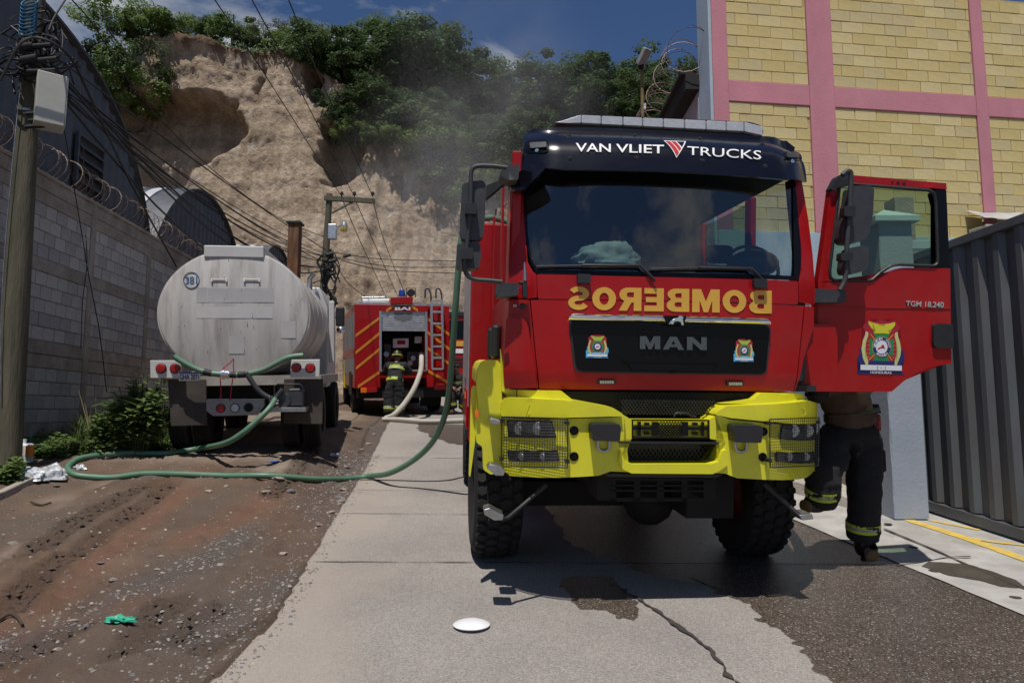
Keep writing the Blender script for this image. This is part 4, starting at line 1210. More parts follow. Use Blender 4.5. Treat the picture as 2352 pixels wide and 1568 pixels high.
# ================================================================== the red fire engine in front
YAW, TP, TR = R(5.0), R(4.5), R(.6)
T_O = Vector((1.124, 5.2, base_z(1.124, 5.2)))
TM = Matrix.Translation(T_O) @ Matrix.Rotation(YAW, 4, 'Z') @ Matrix.Rotation(TP, 4, 'X') @ Matrix.Rotation(TR, 4, 'Y')
TMi = TM.inverted()
_ro = TMi @ Vector((0, 0, CZ))
def T(u, v, y):
    d = TMi.to_3x3() @ ray(u, v)
    t = (y - _ro.y) / d.y
    p = _ro + d * t
    return Vector((p.x, y, p.z))
def TS(u, v, fy):
    """the point of the surface y = fy(x, z) seen at a photo pixel"""
    d = TMi.to_3x3() @ ray(u, v)
    def g(y):
        t = (y - _ro.y) / d.y
        return y - fy(_ro.x + d.x * t, _ro.z + d.z * t)
    y = fy(0, 1.5)
    for _ in range(4): y = y - .8 * g(y)
    if abs(g(y)) > 2e-4:
        lo, hi = -.7, 1.6
        for _ in range(26):
            y = (lo + hi) / 2
            if g(y) > 0: hi = y
            else: lo = y
    p = T(u, v, y); return Vector((p.x, y, p.z))
ft = empty('fire_engine', label='red fire engine with yellow bumper, black sun visor and its driver door standing open', cat='fire engine', mtx=TM)
cA = lambda *p: [(1038.2 + x * .37109, 238.9 + y * .37109) for x, y in p]
cB = lambda *p: [(1038.2 + x * .37109, 597.2 + y * .37109) for x, y in p]
cC = lambda *p: [(1038.2 + x * .37109, 872.8 + y * .37109) for x, y in p]
cE = lambda *p: [(1819.1 + x * .3515, 367.5 + y * .3515) for x, y in p]
cL = lambda *p: [(1038.2 + x * .3398, 349.1 + y * .3398) for x, y in p]
def rounded(poly, r, n=4):
    out = []
    N_ = len(poly)
    for i in range(N_):
        p0, p1, p2 = Vector(poly[i - 1]), Vector(poly[i]), Vector(poly[(i + 1) % N_])
        rr = r[i] if isinstance(r, (list, tuple)) else r
        a, b_ = (p0 - p1), (p2 - p1)
        q = min(rr, a.length * .48, b_.length * .48)
        if q < .3: out.append(tuple(p1)); continue
        a = p1 + a.normalized() * q; b_ = p1 + b_.normalized() * q
        for k in range(n + 1):
            t = k / n
            out.append(tuple(a * (1 - t) ** 2 + p1 * 2 * t * (1 - t) + b_ * t * t))
    return out
def spanel(name, px, fy, thick, m, parent, cut=.07, bevel=.008, off=0.0, smooth=40, seg=2, local=False, label=None, mi=None):
    """a plate with the outline px (photo pixels) lying on the surface y = fy(x, z), given a thickness"""
    pts = [(p[0], p[1]) for p in px] if local else [(lambda q: (q.x, q.z))(TS(u, v, fy)) for u, v in px]
    bm = bmesh.new()
    bm.faces.new([bm.verts.new((x, 0, z)) for x, z in pts])
    if max(abs(c) for q in pts for c in q) > 8: print('BIG', name, max(abs(c) for q in pts for c in q)); cut = 0
    bmesh.ops.triangulate(bm, faces=bm.faces[:])
    if cut:
        x0, x1 = min(p[0] for p in pts), max(p[0] for p in pts); z0, z1 = min(p[1] for p in pts), max(p[1] for p in pts)
        for k in range(int(math.ceil((x1 - x0) / cut)) - 1):
            bmesh.ops.bisect_plane(bm, geom=bm.verts[:] + bm.edges[:] + bm.faces[:], dist=1e-5, plane_co=(x0 + cut * (k + 1), 0, 0), plane_no=(1, 0, 0))
        for k in range(int(math.ceil((z1 - z0) / cut)) - 1):
            bmesh.ops.bisect_plane(bm, geom=bm.verts[:] + bm.edges[:] + bm.faces[:], dist=1e-5, plane_co=(0, 0, z0 + cut * (k + 1)), plane_no=(0, 0, 1))
    bm.verts.index_update()
    vs = [(v.co.x, fy(v.co.x, v.co.z) + off, v.co.z) for v in bm.verts]
    fs = [tuple(v.index for v in f.verts) for f in bm.faces]
    bd = []
    for e in bm.edges:
        if len(e.link_faces) == 1:
            lp = e.link_loops[0]; bd.append((lp.vert.index, lp.link_loop_next.vert.index))
    bm.free()
    n = len(vs)
    vs += [(x, y + thick, z) for x, y, z in vs]
    fs = fs + [tuple(i + n for i in reversed(f)) for f in fs] + [(b_, a, a + n, b_ + n) for a, b_ in bd]
    me = bpy.data.meshes.new(name); me.from_pydata(vs, [], fs)
    return finish(me, name, m, None, parent, smooth, bevel, seg, label)
def decal(name, text, corners, fy, m, parent, off=.004, thick=.003, bold=0.02, flip=False):
    tl, tr, br, bl = [Vector((u, v)) for u, v in corners]
    def fn(a, b_, t):
        a2 = 1 - a if flip else a
        q = (bl * (1 - a2) + br * a2) * (1 - b_) + (tl * (1 - a2) + tr * a2) * b_
        p = TS(q.x, q.y, fy)
        return (p.x, p.y - off + t - thick, p.z)
    return text_mesh(text, fn, thick, bold=bold).build(name, m, parent)
zr_ridge = T(1450, 860, .15).z
zw0 = T(1500, 640, .15).z
def f_bump(x, z): return .30 * max(0, (abs(x - .03) - .62) / .62) ** 2.4
def f_cab(x, z): return .12 + .085 * (abs(x - .05) / 1.1) ** 3 + (.28 * (zr_ridge - z) if z < zr_ridge else .02 * (z - zr_ridge))
def f_win(x, z): return .15 + .12 * (abs(x - .05) / 1.1) ** 3 + .19 * max(0, z - zw0)
zv0 = T(1500, 395, .2).z; zv1 = T(1500, 300, .2).z
VL_, VR_ = T(1198, 400, .25).x, T(1853, 412, .3).x
VC, VH = (VL_ + VR_) / 2, (VR_ - VL_) / 2
def f_vis(x, z):
    t = (z - zv0) / (zv1 - zv0)
    w = abs(x - VC) / VH
    return f_win(VC, zv0) - .13 + .10 * max(0, t) + .075 * max(0, min(t, 1.3) - .45) ** 2 / .2 + .05 * w ** 2 + .13 * min(1.2, max(0, (w - .74) / .26)) ** 2
yp = lambda y: (lambda x, z: y)

# ---- cab: front panels
p = rounded(cB((525, 88), (1000, 98), (1560, 112), (2142, 130), (2142, 276), (1560, 256), (1000, 247), (532, 240)), 5)
spanel('hood_panel', p, f_cab, .04, M['red'], ft)
p = cB((487, 247), (1000, 252), (1560, 263), (2178, 283), (2150, 560), (2112, 812), (1560, 806), (1000, 801), (541, 797), (520, 600))
spanel('front_panel', p, f_cab, .05, M['red'], ft, cut=.05)
p = rounded(cB((355, 240), (480, 246), (515, 600), (535, 797), (325, 795), (322, 690), (340, 480)), 4)
spanel('corner_panel', p, lambda x, z: f_cab(x, z) + .004, .3, M['red'], ft, cut=.05)
p = rounded(cB((2186, 284), (2240, 290), (2240, 410), (2180, 600), (2122, 812), (2118, 810), (2156, 560)), 3)
spanel('corner_panel', p, lambda x, z: f_cab(x, z) + .004, .25, M['red'], ft, cut=.05)
p = rounded(cB((335, 362), (352, 352), (448, 365), (470, 400), (500, 600), (528, 790), (325, 790), (318, 690)), 5)
spanel('air_deflector', p, lambda x, z: f_cab(x, z) - .05, .05, M['red'], ft, cut=.05, bevel=.012)
p = rounded(cB((720, 362), (1300, 372), (1972, 402), (1945, 690), (1912, 712), (1300, 702), (790, 694), (752, 672)), 12)
spanel('grille_surround', p, f_cab, .012, M['black'], ft, off=-.012, bevel=.004)
p = rounded(cB((732, 374), (1300, 384), (1960, 412), (1935, 684), (1906, 702), (1300, 692), (800, 684), (766, 664)), 10)
gr = spanel('grille', p, f_cab, .012, M['black_gloss'], ft, off=-.018, bevel=.004)
for a in (cB((1140, 440), (1600, 452), (1590, 460), (1145, 449)), cB((1040, 618), (1640, 632), (1600, 640), (1080, 628)), cB((1080, 640), (1620, 652), (1600, 690), (1110, 680))):
    spanel('grille_slat', a, f_cab, .012, M['black_gloss'], gr, off=-.032, bevel=.003)
p = rounded(cB((718, 372), (726, 350), (746, 329), (1300, 340), (1945, 358), (1966, 380), (1972, 400), (1475, 393), (1432, 413), (1312, 410), (1262, 386)), 3)
_za, _zb = T(*cB((1000, 334))[0], .1).z, T(*cB((1000, 382))[0], .1).z
f_strip = lambda x, z: f_cab(x, z) - .05 * max(-.3, 1 - ((z - (_za + _zb) / 2) / ((_za - _zb) * .62)) ** 2)
st = spanel('chrome_strip', p, f_strip, .02, M['chrome'], ft, off=-.012, cut=.011, bevel=.003)
p = cB((1290, 346), (1434, 350), (1416, 404), (1314, 402))
lb = spanel('emblem_plate', p, f_cab, .01, M['black_gloss'], st, off=-.072, bevel=.003)
p = cB((1318, 402), (1330, 380), (1345, 372), (1358, 364), (1378, 358), (1386, 346), (1404, 350), (1412, 360), (1402, 368), (1404, 392), (1412, 406), (1398, 406), (1392, 386), (1374, 382), (1356, 384), (1348, 400), (1338, 402), (1342, 388), (1332, 396))
spanel('lion_emblem', p, f_cab, .012, M['chrome'], st, cut=0, off=-.086, bevel=.003)
for ch_, q in (('M', cB((1155, 472), (1280, 472), (1280, 552), (1155, 550))), ('A', cB((1295, 474), (1426, 476), (1426, 556), (1295, 553))), ('N', cB((1444, 476), (1566, 478), (1566, 557), (1444, 556)))):
    decal('letter', ch_, q, f_cab, M['dark_chrome'], gr, off=.02, thick=.016, bold='heavy')
decal('lettering', 'BOMBEROS', cB((718, 163), (1977, 190), (1977, 331), (716, 306)), f_cab, M['letter_gold'], ft, off=.003, thick=.003, bold='heavy', flip=True)
for q in (((900, 740), (1012, 742), (1012, 770), (900, 768)), ((1695, 750), (1802, 752), (1802, 780), (1695, 778))):
    p = rounded(cB(*q), 2); e = spanel('strobe_light', p, f_cab, .02, M['black'], ft, off=-.02, cut=0)
    (x0, y0), (x1, y1) = q[0], q[2]
    for k in range(6):
        a = x0 + 12 + k * (x1 - x0 - 24) / 6
        spanel('diode', cB((a, y0 + 6), (a + 11, y0 + 6), (a + 11, y1 - 7), (a, y1 - 7)), f_cab, .006, M['ribbed_lens'], e, off=-.025, cut=0, bevel=0)

# ---- the crests
def crest(pars, mp, fy, off0, small):
    base = 'sky' if small else 'blue'
    L_ = [('shield', base, [(255, 850), (290, 940), (215, 1030), (220, 1080), (260, 1180), (275, 1220), (275, 1330), (220, 1420), (1285, 1440), (1225, 1350), (1225, 1230), (1300, 1060), (1280, 900), (1240, 850), (760, 600)]),
          ('shield', 'crimson', [(330, 330), (480, 180), (620, 220), (765, 165), (900, 225), (1060, 185), (1200, 350), (1130, 470), (1170, 680), (1210, 860), (1160, 1120), (1060, 1215), (460, 1205), (350, 1030), (305, 850), (345, 620), (400, 440)]),
          ('cross_arm', 'green', [(590, 490), (950, 500), (860, 720), (660, 710)]), ('cross_arm', 'green', [(575, 1120), (940, 1130), (860, 880), (660, 880)]),
          ('cross_arm', 'green', [(500, 590), (700, 720), (700, 900), (490, 1010)]), ('cross_arm', 'green', [(1040, 610), (830, 720), (830, 900), (1025, 1030)])]
    for a, b_ in (((510, 500), (620, 650)), ((1035, 515), (900, 660)), ((480, 1105), (620, 950)), ((1010, 1115), (890, 950))):
        L_.append(('ray', 'gold', [(a[0] - 8, a[1]), (a[0] + 8, a[1]), (b_[0] + 12, b_[1]), (b_[0] - 8, b_[1])]))
    for k in range(5):
        y = 700 + k * 78; e = (k - 2) * 22
        L_ += [('ray', 'gold', [(410, y + e), (488, y + e * .5 - 5), (488, y + e * .5 + 6)]), ('ray', 'gold', [(1115, y + 10 + e), (1036, y + 10 + e * .5 - 5), (1036, y + 10 + e * .5 + 6)])]
    L_ += [('laurel', 'cream', [(398, 440), (430, 455), (462, 470), (455, 560), (405, 690), (385, 830), (400, 980), (460, 1130), (455, 1215), (400, 1212), (335, 1060), (302, 860), (335, 650), (385, 540)]),
           ('laurel', 'cream', [(1075, 480), (1110, 470), (1135, 455), (1145, 560), (1190, 690), (1214, 860), (1200, 1000), (1115, 1225), (1050, 1222), (1060, 1140), (1130, 990), (1135, 850), (1100, 690), (1070, 570)]),
           ('eagle', 'lime' if small else 'yellow', [(462, 205), (560, 245), (680, 270), (735, 275), (700, 300), (760, 315), (840, 340), (830, 280), (960, 262), (1075, 230), (1078, 300), (1020, 375), (940, 410), (920, 440), (950, 500), (800, 488), (585, 490), (630, 430), (540, 380), (470, 280)])]
    circ = lambda cx, cy, rx, ry, n=28: [(cx + rx * math.cos(2 * math.pi * k / n), cy + ry * math.sin(2 * math.pi * k / n)) for k in range(n)]
    L2 = [('ring', 'cream', circ(765, 805, 218, 245)), ('ring', base if not small else 'blue', circ(765, 805, 210, 236)), ('disc', 'white', circ(762, 805, 135, 155)),
          ('helmet', 'red', [(665, 855), (690, 820), (745, 800), (760, 762), (810, 752), (822, 815), (850, 840), (820, 838), (740, 832), (672, 868)]),
          ('banner', base, [(462, 1118), (1060, 1132), (1055, 1222), (460, 1212)]), ('banner', 'white', [(274, 1212), (1225, 1232), (1222, 1350), (274, 1330)])]
    root = None
    for li, (nm, c, poly) in enumerate(L_ + L2):
        lev = {0: 0, 1: 1}.get(li, 2 if li < len(L_) else 3 + min(3, li - len(L_)))
        o = spanel(nm if root else 'crest', [mp(*q) for q in poly], fy, .002, EM[c], pars if root is None or True else root, cut=0, bevel=0, off=off0 - .0012 * lev, smooth=None)
        if root is None: root = o
    if not small:
        for s, q in (('BOMBEROS', ((515, 1140), (1000, 1150), (998, 1208), (515, 1200))), ('HONDURAS', ((503, 1355), (988, 1367), (986, 1425), (500, 1412)))):
            decal('lettering', s, [mp(*c) for c in q], fy, EM['white'], pars, off=-off0 + .0062, thick=.0005, bold=.012)
        for cx, cy in ((660, 1258), (842, 1262), (750, 1282), (660, 1305), (842, 1308)):
            spanel('star', [mp(cx + 14 * math.cos(a * math.pi / 5 + .3) * (1 if a % 2 else .45), cy + 14 * math.sin(a * math.pi / 5 + .3) * (1 if a % 2 else .45)) for a in range(10)], fy, .001, EM['blue'], pars, cut=0, bevel=0, off=off0 - .0085, smooth=None)
        def arc_text(s, a0, a1, rx, ry, inward):
            for k, c in enumerate(s):
                a = a0 + (a1 - a0) * (k + .5) / len(s)
                cx, cy = 765 + rx * math.sin(a), 805 - ry * math.cos(a)
                ex = Vector((math.cos(a), math.sin(a))) * 17 * (1 if not inward else -1); ey = Vector((math.sin(a), -math.cos(a))) * 24 * (1 if not inward else -1)
                q = [Vector((cx, cy)) + sx * ex + sy * ey for sx, sy in ((-1, 1), (1, 1), (1, -1), (-1, -1))]
                decal('lettering', c, [mp(*w) for w in q], fy, EM['white'], pars, off=-off0 + .0075, thick=.001, bold=.01)
        arc_text('DISCIPLINA', -1.62, .12, 172, 195, False); arc_text('HONOR', .55, 1.68, 172, 195, False); arc_text('ABNEGACION', 3.95, 2.35, 172, 195, True)
    else:
        for s, q in (('BOMBEROS', ((560, 1140), (960, 1148), (958, 1200), (560, 1192))), ('HONDURAS', ((560, 1365), (950, 1375), (948, 1418), (560, 1408)))):
            decal('lettering', s, [mp(*c) for c in q], fy, EM['white'], pars, off=-off0 + .007, thick=.001, bold=.01)
def small_map(x0, y0, x1, y1):
    return lambda x, y: cB((x0 + (x - 210) / 1090 * (x1 - x0), y0 + (y - 165) / 1270 * (y1 - y0)))[0]
crest(gr, small_map(825, 463, 966, 606), f_cab, -.020, True)
crest(gr, small_map(1736, 488, 1864, 629), f_cab, -.020, True)

# ---- windscreen, pillars, visor, roof
p = cA((440, 395), (1300, 405), (2130, 440), (2160, 900), (2160, 1000), (2140, 1092), (1560, 1075), (1000, 1060), (525, 1052), (480, 960), (455, 800))
spanel('windscreen', p, f_win, .006, M['windscreen'], ft, bevel=0, off=.012)
for q in (((440, 380), (452, 380), (466, 800), (488, 950), (530, 1025), (1000, 1035), (1560, 1048), (2118, 1064), (2110, 480), (2125, 480), (2160, 900), (2160, 1000), (2140, 1092), (1560, 1075), (1000, 1060), (525, 1052), (480, 960), (455, 800)),):
    spanel('windscreen_seal', cA(*q), f_win, .03, M['black_gloss'], ft, off=.0, bevel=.004)
p = cL((395, 255), (482, 262), (486, 420), (492, 620), (512, 745), (545, 805), (577, 832), (572, 985), (515, 990), (380, 985), (378, 870), (388, 620))
spanel('windscreen_pillar', p, lambda x, z: f_win(x, z) + .01, .28, M['red'], ft, bevel=.02, seg=3)
p = cA((2118, 455), (2166, 480), (2206, 720), (2232, 930), (2242, 1060), (2244, 1240), (2146, 1226), (2144, 1100), (2165, 1000), (2163, 900), (2142, 700))
spanel('windscreen_pillar', p, lambda x, z: f_win(x, z) + .01, .16, M['red'], ft, bevel=.02, seg=3)
p = cA((430, 405), (434, 330), (444, 205), (462, 178), (500, 155), (600, 146), (900, 147), (1200, 160), (1550, 180), (1900, 200), (2010, 210), (2070, 228), (2124, 270), (2160, 340), (2184, 430), (2196, 482), (2060, 468), (1800, 446), (1500, 428), (1250, 416), (1000, 410), (700, 407))
vis = spanel('sun_visor', p, f_vis, .03, M['visor'], ft, cut=.04, bevel=.01)
decal('lettering', 'VAN', cA((765, 244), (981, 249), (981, 301), (765, 297)), f_vis, M['letter_white'], vis, off=.007, thick=.003, bold=.010)
decal('lettering', 'VLIET', cA((1014, 250), (1310, 256), (1310, 309), (1014, 302)), f_vis, M['letter_white'], vis, off=.007, thick=.003, bold=.010)
decal('lettering', 'TRUCKS', cA((1454, 264), (1910, 292), (1910, 347), (1454, 317)), f_vis, M['letter_white'], vis, off=.009, thick=.003, bold=.0)
spanel('triangle', cA((1308, 229), (1446, 233), (1387, 336)), f_vis, .003, M['letter_white'], vis, off=-.010, bevel=0, cut=.03)
for q in (((1318, 233), (1345, 234), (1402, 300), (1388, 326)), ((1352, 234), (1378, 235), (1416, 278), (1405, 294))):
    spanel('triangle_bar', cA(*q), f_vis, .003, EM['red'], vis, off=-.013, bevel=0, cut=.03)
spanel('triangle_bar', cA((1386, 235), (1436, 236), (1420, 270)), f_vis, .003, M['visor'], vis, off=-.013, bevel=0, cut=.03)
def knob(name, c, fy, r, m, parent, h=.012, off=0):
    q = TS(*c, fy); mb = MB()
    Mx = Matrix.Translation(Vector((q.x, q.y - off, q.z))) @ Matrix.Rotation(R(90), 4, 'X')
    mb.lathe([(r * 1.15, 0), (r * 1.1, h * .4), (r * .6, h * .5), (r * .55, h), (.001, h)], 14, 0, Mx)
    return mb.build(name, m, parent, smooth=40)
for c in cA((724, 198), (1132, 197), (1536, 216), (1921, 250), (730, 336), (1142, 335), (1550, 352), (1939, 387)):
    knob('bolt', c, f_vis, .016, M['black'], vis)
for q in (((450, 245), (470, 225), (585, 222), (600, 245), (595, 295), (575, 305), (470, 305), (452, 285)), ((2052, 305), (2070, 290), (2140, 298), (2160, 320), (2165, 345), (2150, 352), (2075, 345))):
    o = spanel('marker_recess', rounded(cA(*q), 4), f_vis, .01, M['black_gloss'], vis, off=-.008, cut=.04)
for q in (((478, 245), (580, 240), (582, 272), (482, 280)), ((2064, 308), (2138, 312), (2140, 338), (2068, 336))):
    spanel('marker_light', rounded(cA(*q), 2), f_vis, .02, M['grey_plastic'], vis, off=-.03, cut=0)
for c in cA((524, 290), (2104, 356)): knob('bolt', c, f_vis, .014, M['chrome'], vis, off=.008)

# roof shell and sides of the cab, seen at a grazing angle and through the glass
zroof = T(1500, 297, .3).z
zfl = T(1500, 880, .3).z
zsill = zw0 - .02
XL, XR = T(1171, 600, .5).x, T(1866, 650, .45).x
mb = MB(); P = [(XL + .10, zroof - .22), (XL + .14, zroof - .06), (XL + .26, zroof), (XR - .26, zroof), (XR - .14, zroof - .06), (XR - .10, zroof - .22)]
mb.prism(P, .78, 3.0); mb.build('roof', M['red'], ft, smooth=40, bevel=.03)
mb = MB(); mb.box((XL + .02, .34, zfl - .05), (XR - .02, 3.0, zfl)); mb.build('cab_floor', M['interior'], ft)
mb = MB(); mb.box((XL + .02, 2.94, zfl), (XR - .02, 3.0, zroof - .1)); mb.build('cab_rear_wall', M['interior'], ft)
mb = MB(); mb.box((XL + .12, .45, zroof - .25), (XR - .12, 2.95, zroof - .221)); mb.build('headliner', M['interior'], ft)
mb = MB(); mb.box((XL - .01, .45, zfl - .12), (XL + .06, 3.0, zsill - .05)); sd = mb.build('side_panel', M['red'], ft, bevel=.02)
mb = MB(); mb.box((XL + .005, .48, zsill - .05), (XL + .02, 1.45, zroof - .24)); mb.box((XL + .005, 1.62, zsill - .05), (XL + .02, 2.85, zroof - .24)); mb.build('side_window', M['side_glass'], ft)
for a, b_ in ((.36, .49), (1.44, 1.63), (2.84, 3.0)): MB().box((XL - .005, a, zsill - .06), (XL + .07, b_, zroof - .2)).build('side_pillar', M['red'], ft, bevel=.01)
for y in (1.25, 1.95):
    mb = MB(); q = TS(1113 if y < 1.5 else 1120, 775, yp(y)); mb.box((XL - .09, y, zsill - .62), (XL - .012, y + .18, zsill - .30)); mb.build('handle', M['black'], sd, bevel=.03)
mb = MB(); mb.box((XR - .06, 1.5, zfl - .12), (XR + .01, 3.0, zsill - .05)); mb.box((XR - .06, 1.5, zfl), (XR - .0, 1.66, zroof - .2)); mb.box((XR - .06, 2.8, zfl), (XR - .0, 3.0, zroof - .2)); mb.build('side_panel', M['red'], ft, bevel=.02)
mb = MB(); mb.box((XR - .03, 1.66, zsill - .05), (XR - .015, 2.8, zroof - .24)); mb.build('side_window', M['side_glass'], ft)
# interior
mb = MB(); mb.box((XL + .08, .36, zfl), (XR - .08, .80, zw0 - .10)); mb.build('dashboard', M['dash'], ft, bevel=.06, smooth=40)
q = T(1730, 606, .62); mb = MB(); mb.ball(q, .21, .2, .12, 20); mb.build('instrument_hood', M['dash'], ft, smooth=180)
q = T(1730, 600, .95)
mb = MB(); mb.tube([(q.x + .23 * math.cos(a), .95 + .10 * math.sin(a), q.z - .05 + .2 * math.sin(a)) for a in [2 * math.pi * k / 24 for k in range(25)]], .016, 8); mb.build('steering_wheel', M['black'], ft, smooth=180)
for xc in (q.x, XL + .5):
    mb = MB(); mb.box((xc - .27, 1.25, zfl), (xc + .27, 1.75, zfl + .55)); mb.box((xc - .26, 1.65, zfl + .5), (xc + .26, 1.82, zfl + 1.15)); mb.box((xc - .14, 1.68, zfl + 1.17), (xc + .14, 1.78, zfl + 1.36)); mb.build('seat', M['interior'], ft, bevel=.05)

# light bar
lbf = yp(.62)
p = rounded(cA((628, 138), (640, 96), (662, 78), (720, 64), (1200, 82), (1600, 100), (1852, 113), (1912, 132), (1930, 172), (1918, 196), (1840, 196), (1200, 158)), 5)
lbar = spanel('light_bar', p, yp(.66), .25, M['black'], ft, bevel=.015)
xsn = [640, 800, 925, 1060, 1182, 1310, 1442, 1575, 1700, 1810, 1928]
for a, b_ in zip(xsn, xsn[1:]):
    ya = lambda x: 64 + (x - 720) * .0437 if x > 720 else 64 + (720 - x) * .32
    yb2 = lambda x: 110 + (x - 640) * .052 + (20 if x > 1900 else 0)
    e = 22 if b_ > 1900 else 0
    p = cA((a + 2, ya(a) + (26 if a < 650 else 0)), (b_ - 2, ya(b_) + e), (b_ - 2, yb2(b_)), (a + 2, yb2(a) + 0))
    spanel('lens', p, yp(.62), .3, M['ribbed_lens'], lbar, cut=0, bevel=.01)

# ---- bumper
bump = spanel('bumper', rounded(cC((300, 231), (1045, 229), (1062, 214), (1112, 246), (1117, 363), (1032, 374), (1035, 430), (1060, 498), (1100, 522), (1105, 568), (980, 564), (905, 591), (360, 591), (318, 560), (300, 490)), 3), f_bump, .28, M['yellow'], ft, cut=.05, bevel=.014, seg=3)
for nm, q, o, th in (('bumper_panel', [(1640, 214), (1720, 243), (2266, 247), (2264, 480), (2240, 560), (2190, 606), (1765, 606), (1690, 577), (1600, 572), (1600, 522), (1635, 500), (1662, 430), (1690, 398), (1692, 374), (1596, 363), (1594, 246)], 0, .28),
                     ('bumper_panel', [(1110, 246), (1596, 248), (1598, 364), (1114, 364)], .03, .1),
                     ('bumper_wing', [(303, 220), (304, 140), (322, 112), (352, 104), (460, 110), (760, 124), (985, 166), (1048, 204), (1048, 222), (980, 222)], -.035, .30),
                     ('bumper_wing', [(1622, 212), (1640, 186), (1690, 158), (2195, 124), (2240, 138), (2262, 172), (2264, 236), (1722, 233)], -.035, .30),
                     ('bumper_lip', [(1033, 430), (1062, 500), (1120, 518), (1580, 516), (1636, 500), (1664, 428), (1692, 425), (1690, 520), (1640, 556), (1600, 574), (1100, 570), (1050, 545), (1025, 500)], -.045, .2)):
    spanel(nm, rounded(cC(*q), 3), f_bump, th, M['yellow'], bump, cut=.05, bevel=.014, seg=3, off=o)
spanel('bumper_top', cC((340, 60), (690, 70), (720, 115), (760, 126), (460, 112), (345, 104)), f_bump, .3, M['yellow'], bump, cut=.08, off=.09)
spanel('bumper_top', cC((1945, 82), (2190, 84), (2240, 130), (1690, 150), (1900, 122)), f_bump, .3, M['yellow'], bump, cut=.08, off=.09)
spanel('radiator_gap', cC((690, 66), (1945, 78), (1925, 128), (1640, 215), (1040, 210), (740, 110)), yp(.2), .05, M['dark'], ft, cut=0)
for q in ((483, 181), (2166, 195)):
    c = TS(*cC(q)[0], lambda x, z: f_bump(x, z) - .036); mb = MB(); mb.lathe([(.034, -.002), (.034, .0015), (.031, .0015), (.031, -.002)], 28, 0, Matrix.Translation(c) @ Matrix.Rotation(R(90), 4, 'X'), cap=False); mb.build('tow_cover', M['yellow'], bump)
def lattice(name, px, y, step, w, m, parent, ang=55):
    """expanded-metal mesh clipped to a four-sided outline"""
    P = [T(u, v, y) for u, v in px]; P = [(q.x, q.z) for q in P]
    x0, x1 = min(q[0] for q in P), max(q[0] for q in P); z0, z1 = min(q[1] for q in P), max(q[1] for q in P)
    mb = MB(); tn = math.tan(R(ang)); H = z1 - z0
    def clip(p, q):
        t0, t1 = 0., 1.; d = (q[0] - p[0], q[1] - p[1]); n = len(P)
        cxm, czm = sum(a[0] for a in P) / n, sum(a[1] for a in P) / n
        for i in range(n):
            a, b_ = P[i], P[(i + 1) % n]; nx_, nz_ = b_[1] - a[1], a[0] - b_[0]
            if (cxm - a[0]) * nx_ + (czm - a[1]) * nz_ < 0: nx_, nz_ = -nx_, -nz_
            f0 = (p[0] - a[0]) * nx_ + (p[1] - a[1]) * nz_; fd = d[0] * nx_ + d[1] * nz_
            if abs(fd) < 1e-12:
                if f0 < 0: return None
            else:
                t = -f0 / fd
                if fd > 0: t0 = max(t0, t)
                else: t1 = min(t1, t)
        if t0 >= t1: return None
        return (p[0] + d[0] * t0, p[1] + d[1] * t0), (p[0] + d[0] * t1, p[1] + d[1] * t1)
    k = x0 - H / tn
    while k < x1 + H / tn:
        for s in (1, -1):
            r_ = clip((k, z0), (k + s * H / tn, z1))
            if r_: mb.bar((r_[0][0], y + .002 * s, r_[0][1]), (r_[1][0], y + .002 * s, r_[1][1]), w, .006)
        k += step
    return mb.build(name, m, parent, fix=False)
M['mesh_metal'] = mat('mesh_metal', (.035, .034, .028), .45, .4, .3, 10)
lattice('grille_mesh', cC((1042, 118), (1632, 126), (1618, 216), (1055, 212)), .12, .026, .005, M['mesh_metal'], bump)
lattice('grille_mesh', cC((1045, 385), (1655, 392), (1600, 512), (1095, 512)), .14, .034, .006, M['mesh_metal'], bump)
spanel('intake_back', cC((1020, 375), (1690, 380), (1660, 530), (1050, 530)), yp(.24), .02, M['dark'], bump, cut=0)
spanel('intake_rim', rounded(cC((1028, 378), (1655, 383), (1650, 396), (1035, 390)), 2), yp(-.01), .2, M['black'], bump, cut=0, bevel=.004)
# number plate holder
pl = spanel('plate_holder', cC((1114, 243), (1594, 245), (1594, 254), (1114, 252)), yp(-.012), .03, M['black_gloss'], bump, cut=0, bevel=.003)
for q in (((1114, 350), (1594, 354), (1594, 363), (1114, 360)), ((1114, 243), (1122, 243), (1122, 360), (1114, 360)), ((1586, 246), (1594, 246), (1594, 362), (1586, 362)),
          ((1240, 258), (1280, 258), (1280, 345), (1240, 345)), ((1425, 258), (1462, 258), (1462, 345), (1425, 345)), ((1122, 288), (1240, 290), (1240, 308), (1122, 306)), ((1462, 290), (1590, 292), (1590, 310), (1462, 308)),
          ((1150, 256), (1170, 256), (1170, 345), (1150, 345)), ((1192, 262), (1222, 262), (1222, 280), (1192, 280)), ((1192, 316), (1222, 316), (1222, 338), (1192, 338)), ((1545, 258), (1562, 258), (1562, 345), (1545, 345)), ((1490, 262), (1522, 262), (1522, 280), (1490, 280)), ((1490, 318), (1522, 318), (1522, 340), (1490, 340))):
    spanel('plate_bar', cC(*q), yp(-.010), .02, M['black_gloss'], pl, cut=0, bevel=0)
lattice('plate_lattice', cC((1280, 256), (1425, 256), (1425, 348), (1280, 348)), -.004, .022, .0075, M['black_gloss'], pl, 50)
mb = MB(); mb.tube([T(*c, -.02) for c in cC((1375, 226), (1380, 208), (1392, 203), (1462, 205), (1475, 222), (1510, 226))], .008, 8); mb.build('tow_bar', M['black'], bump, smooth=60)
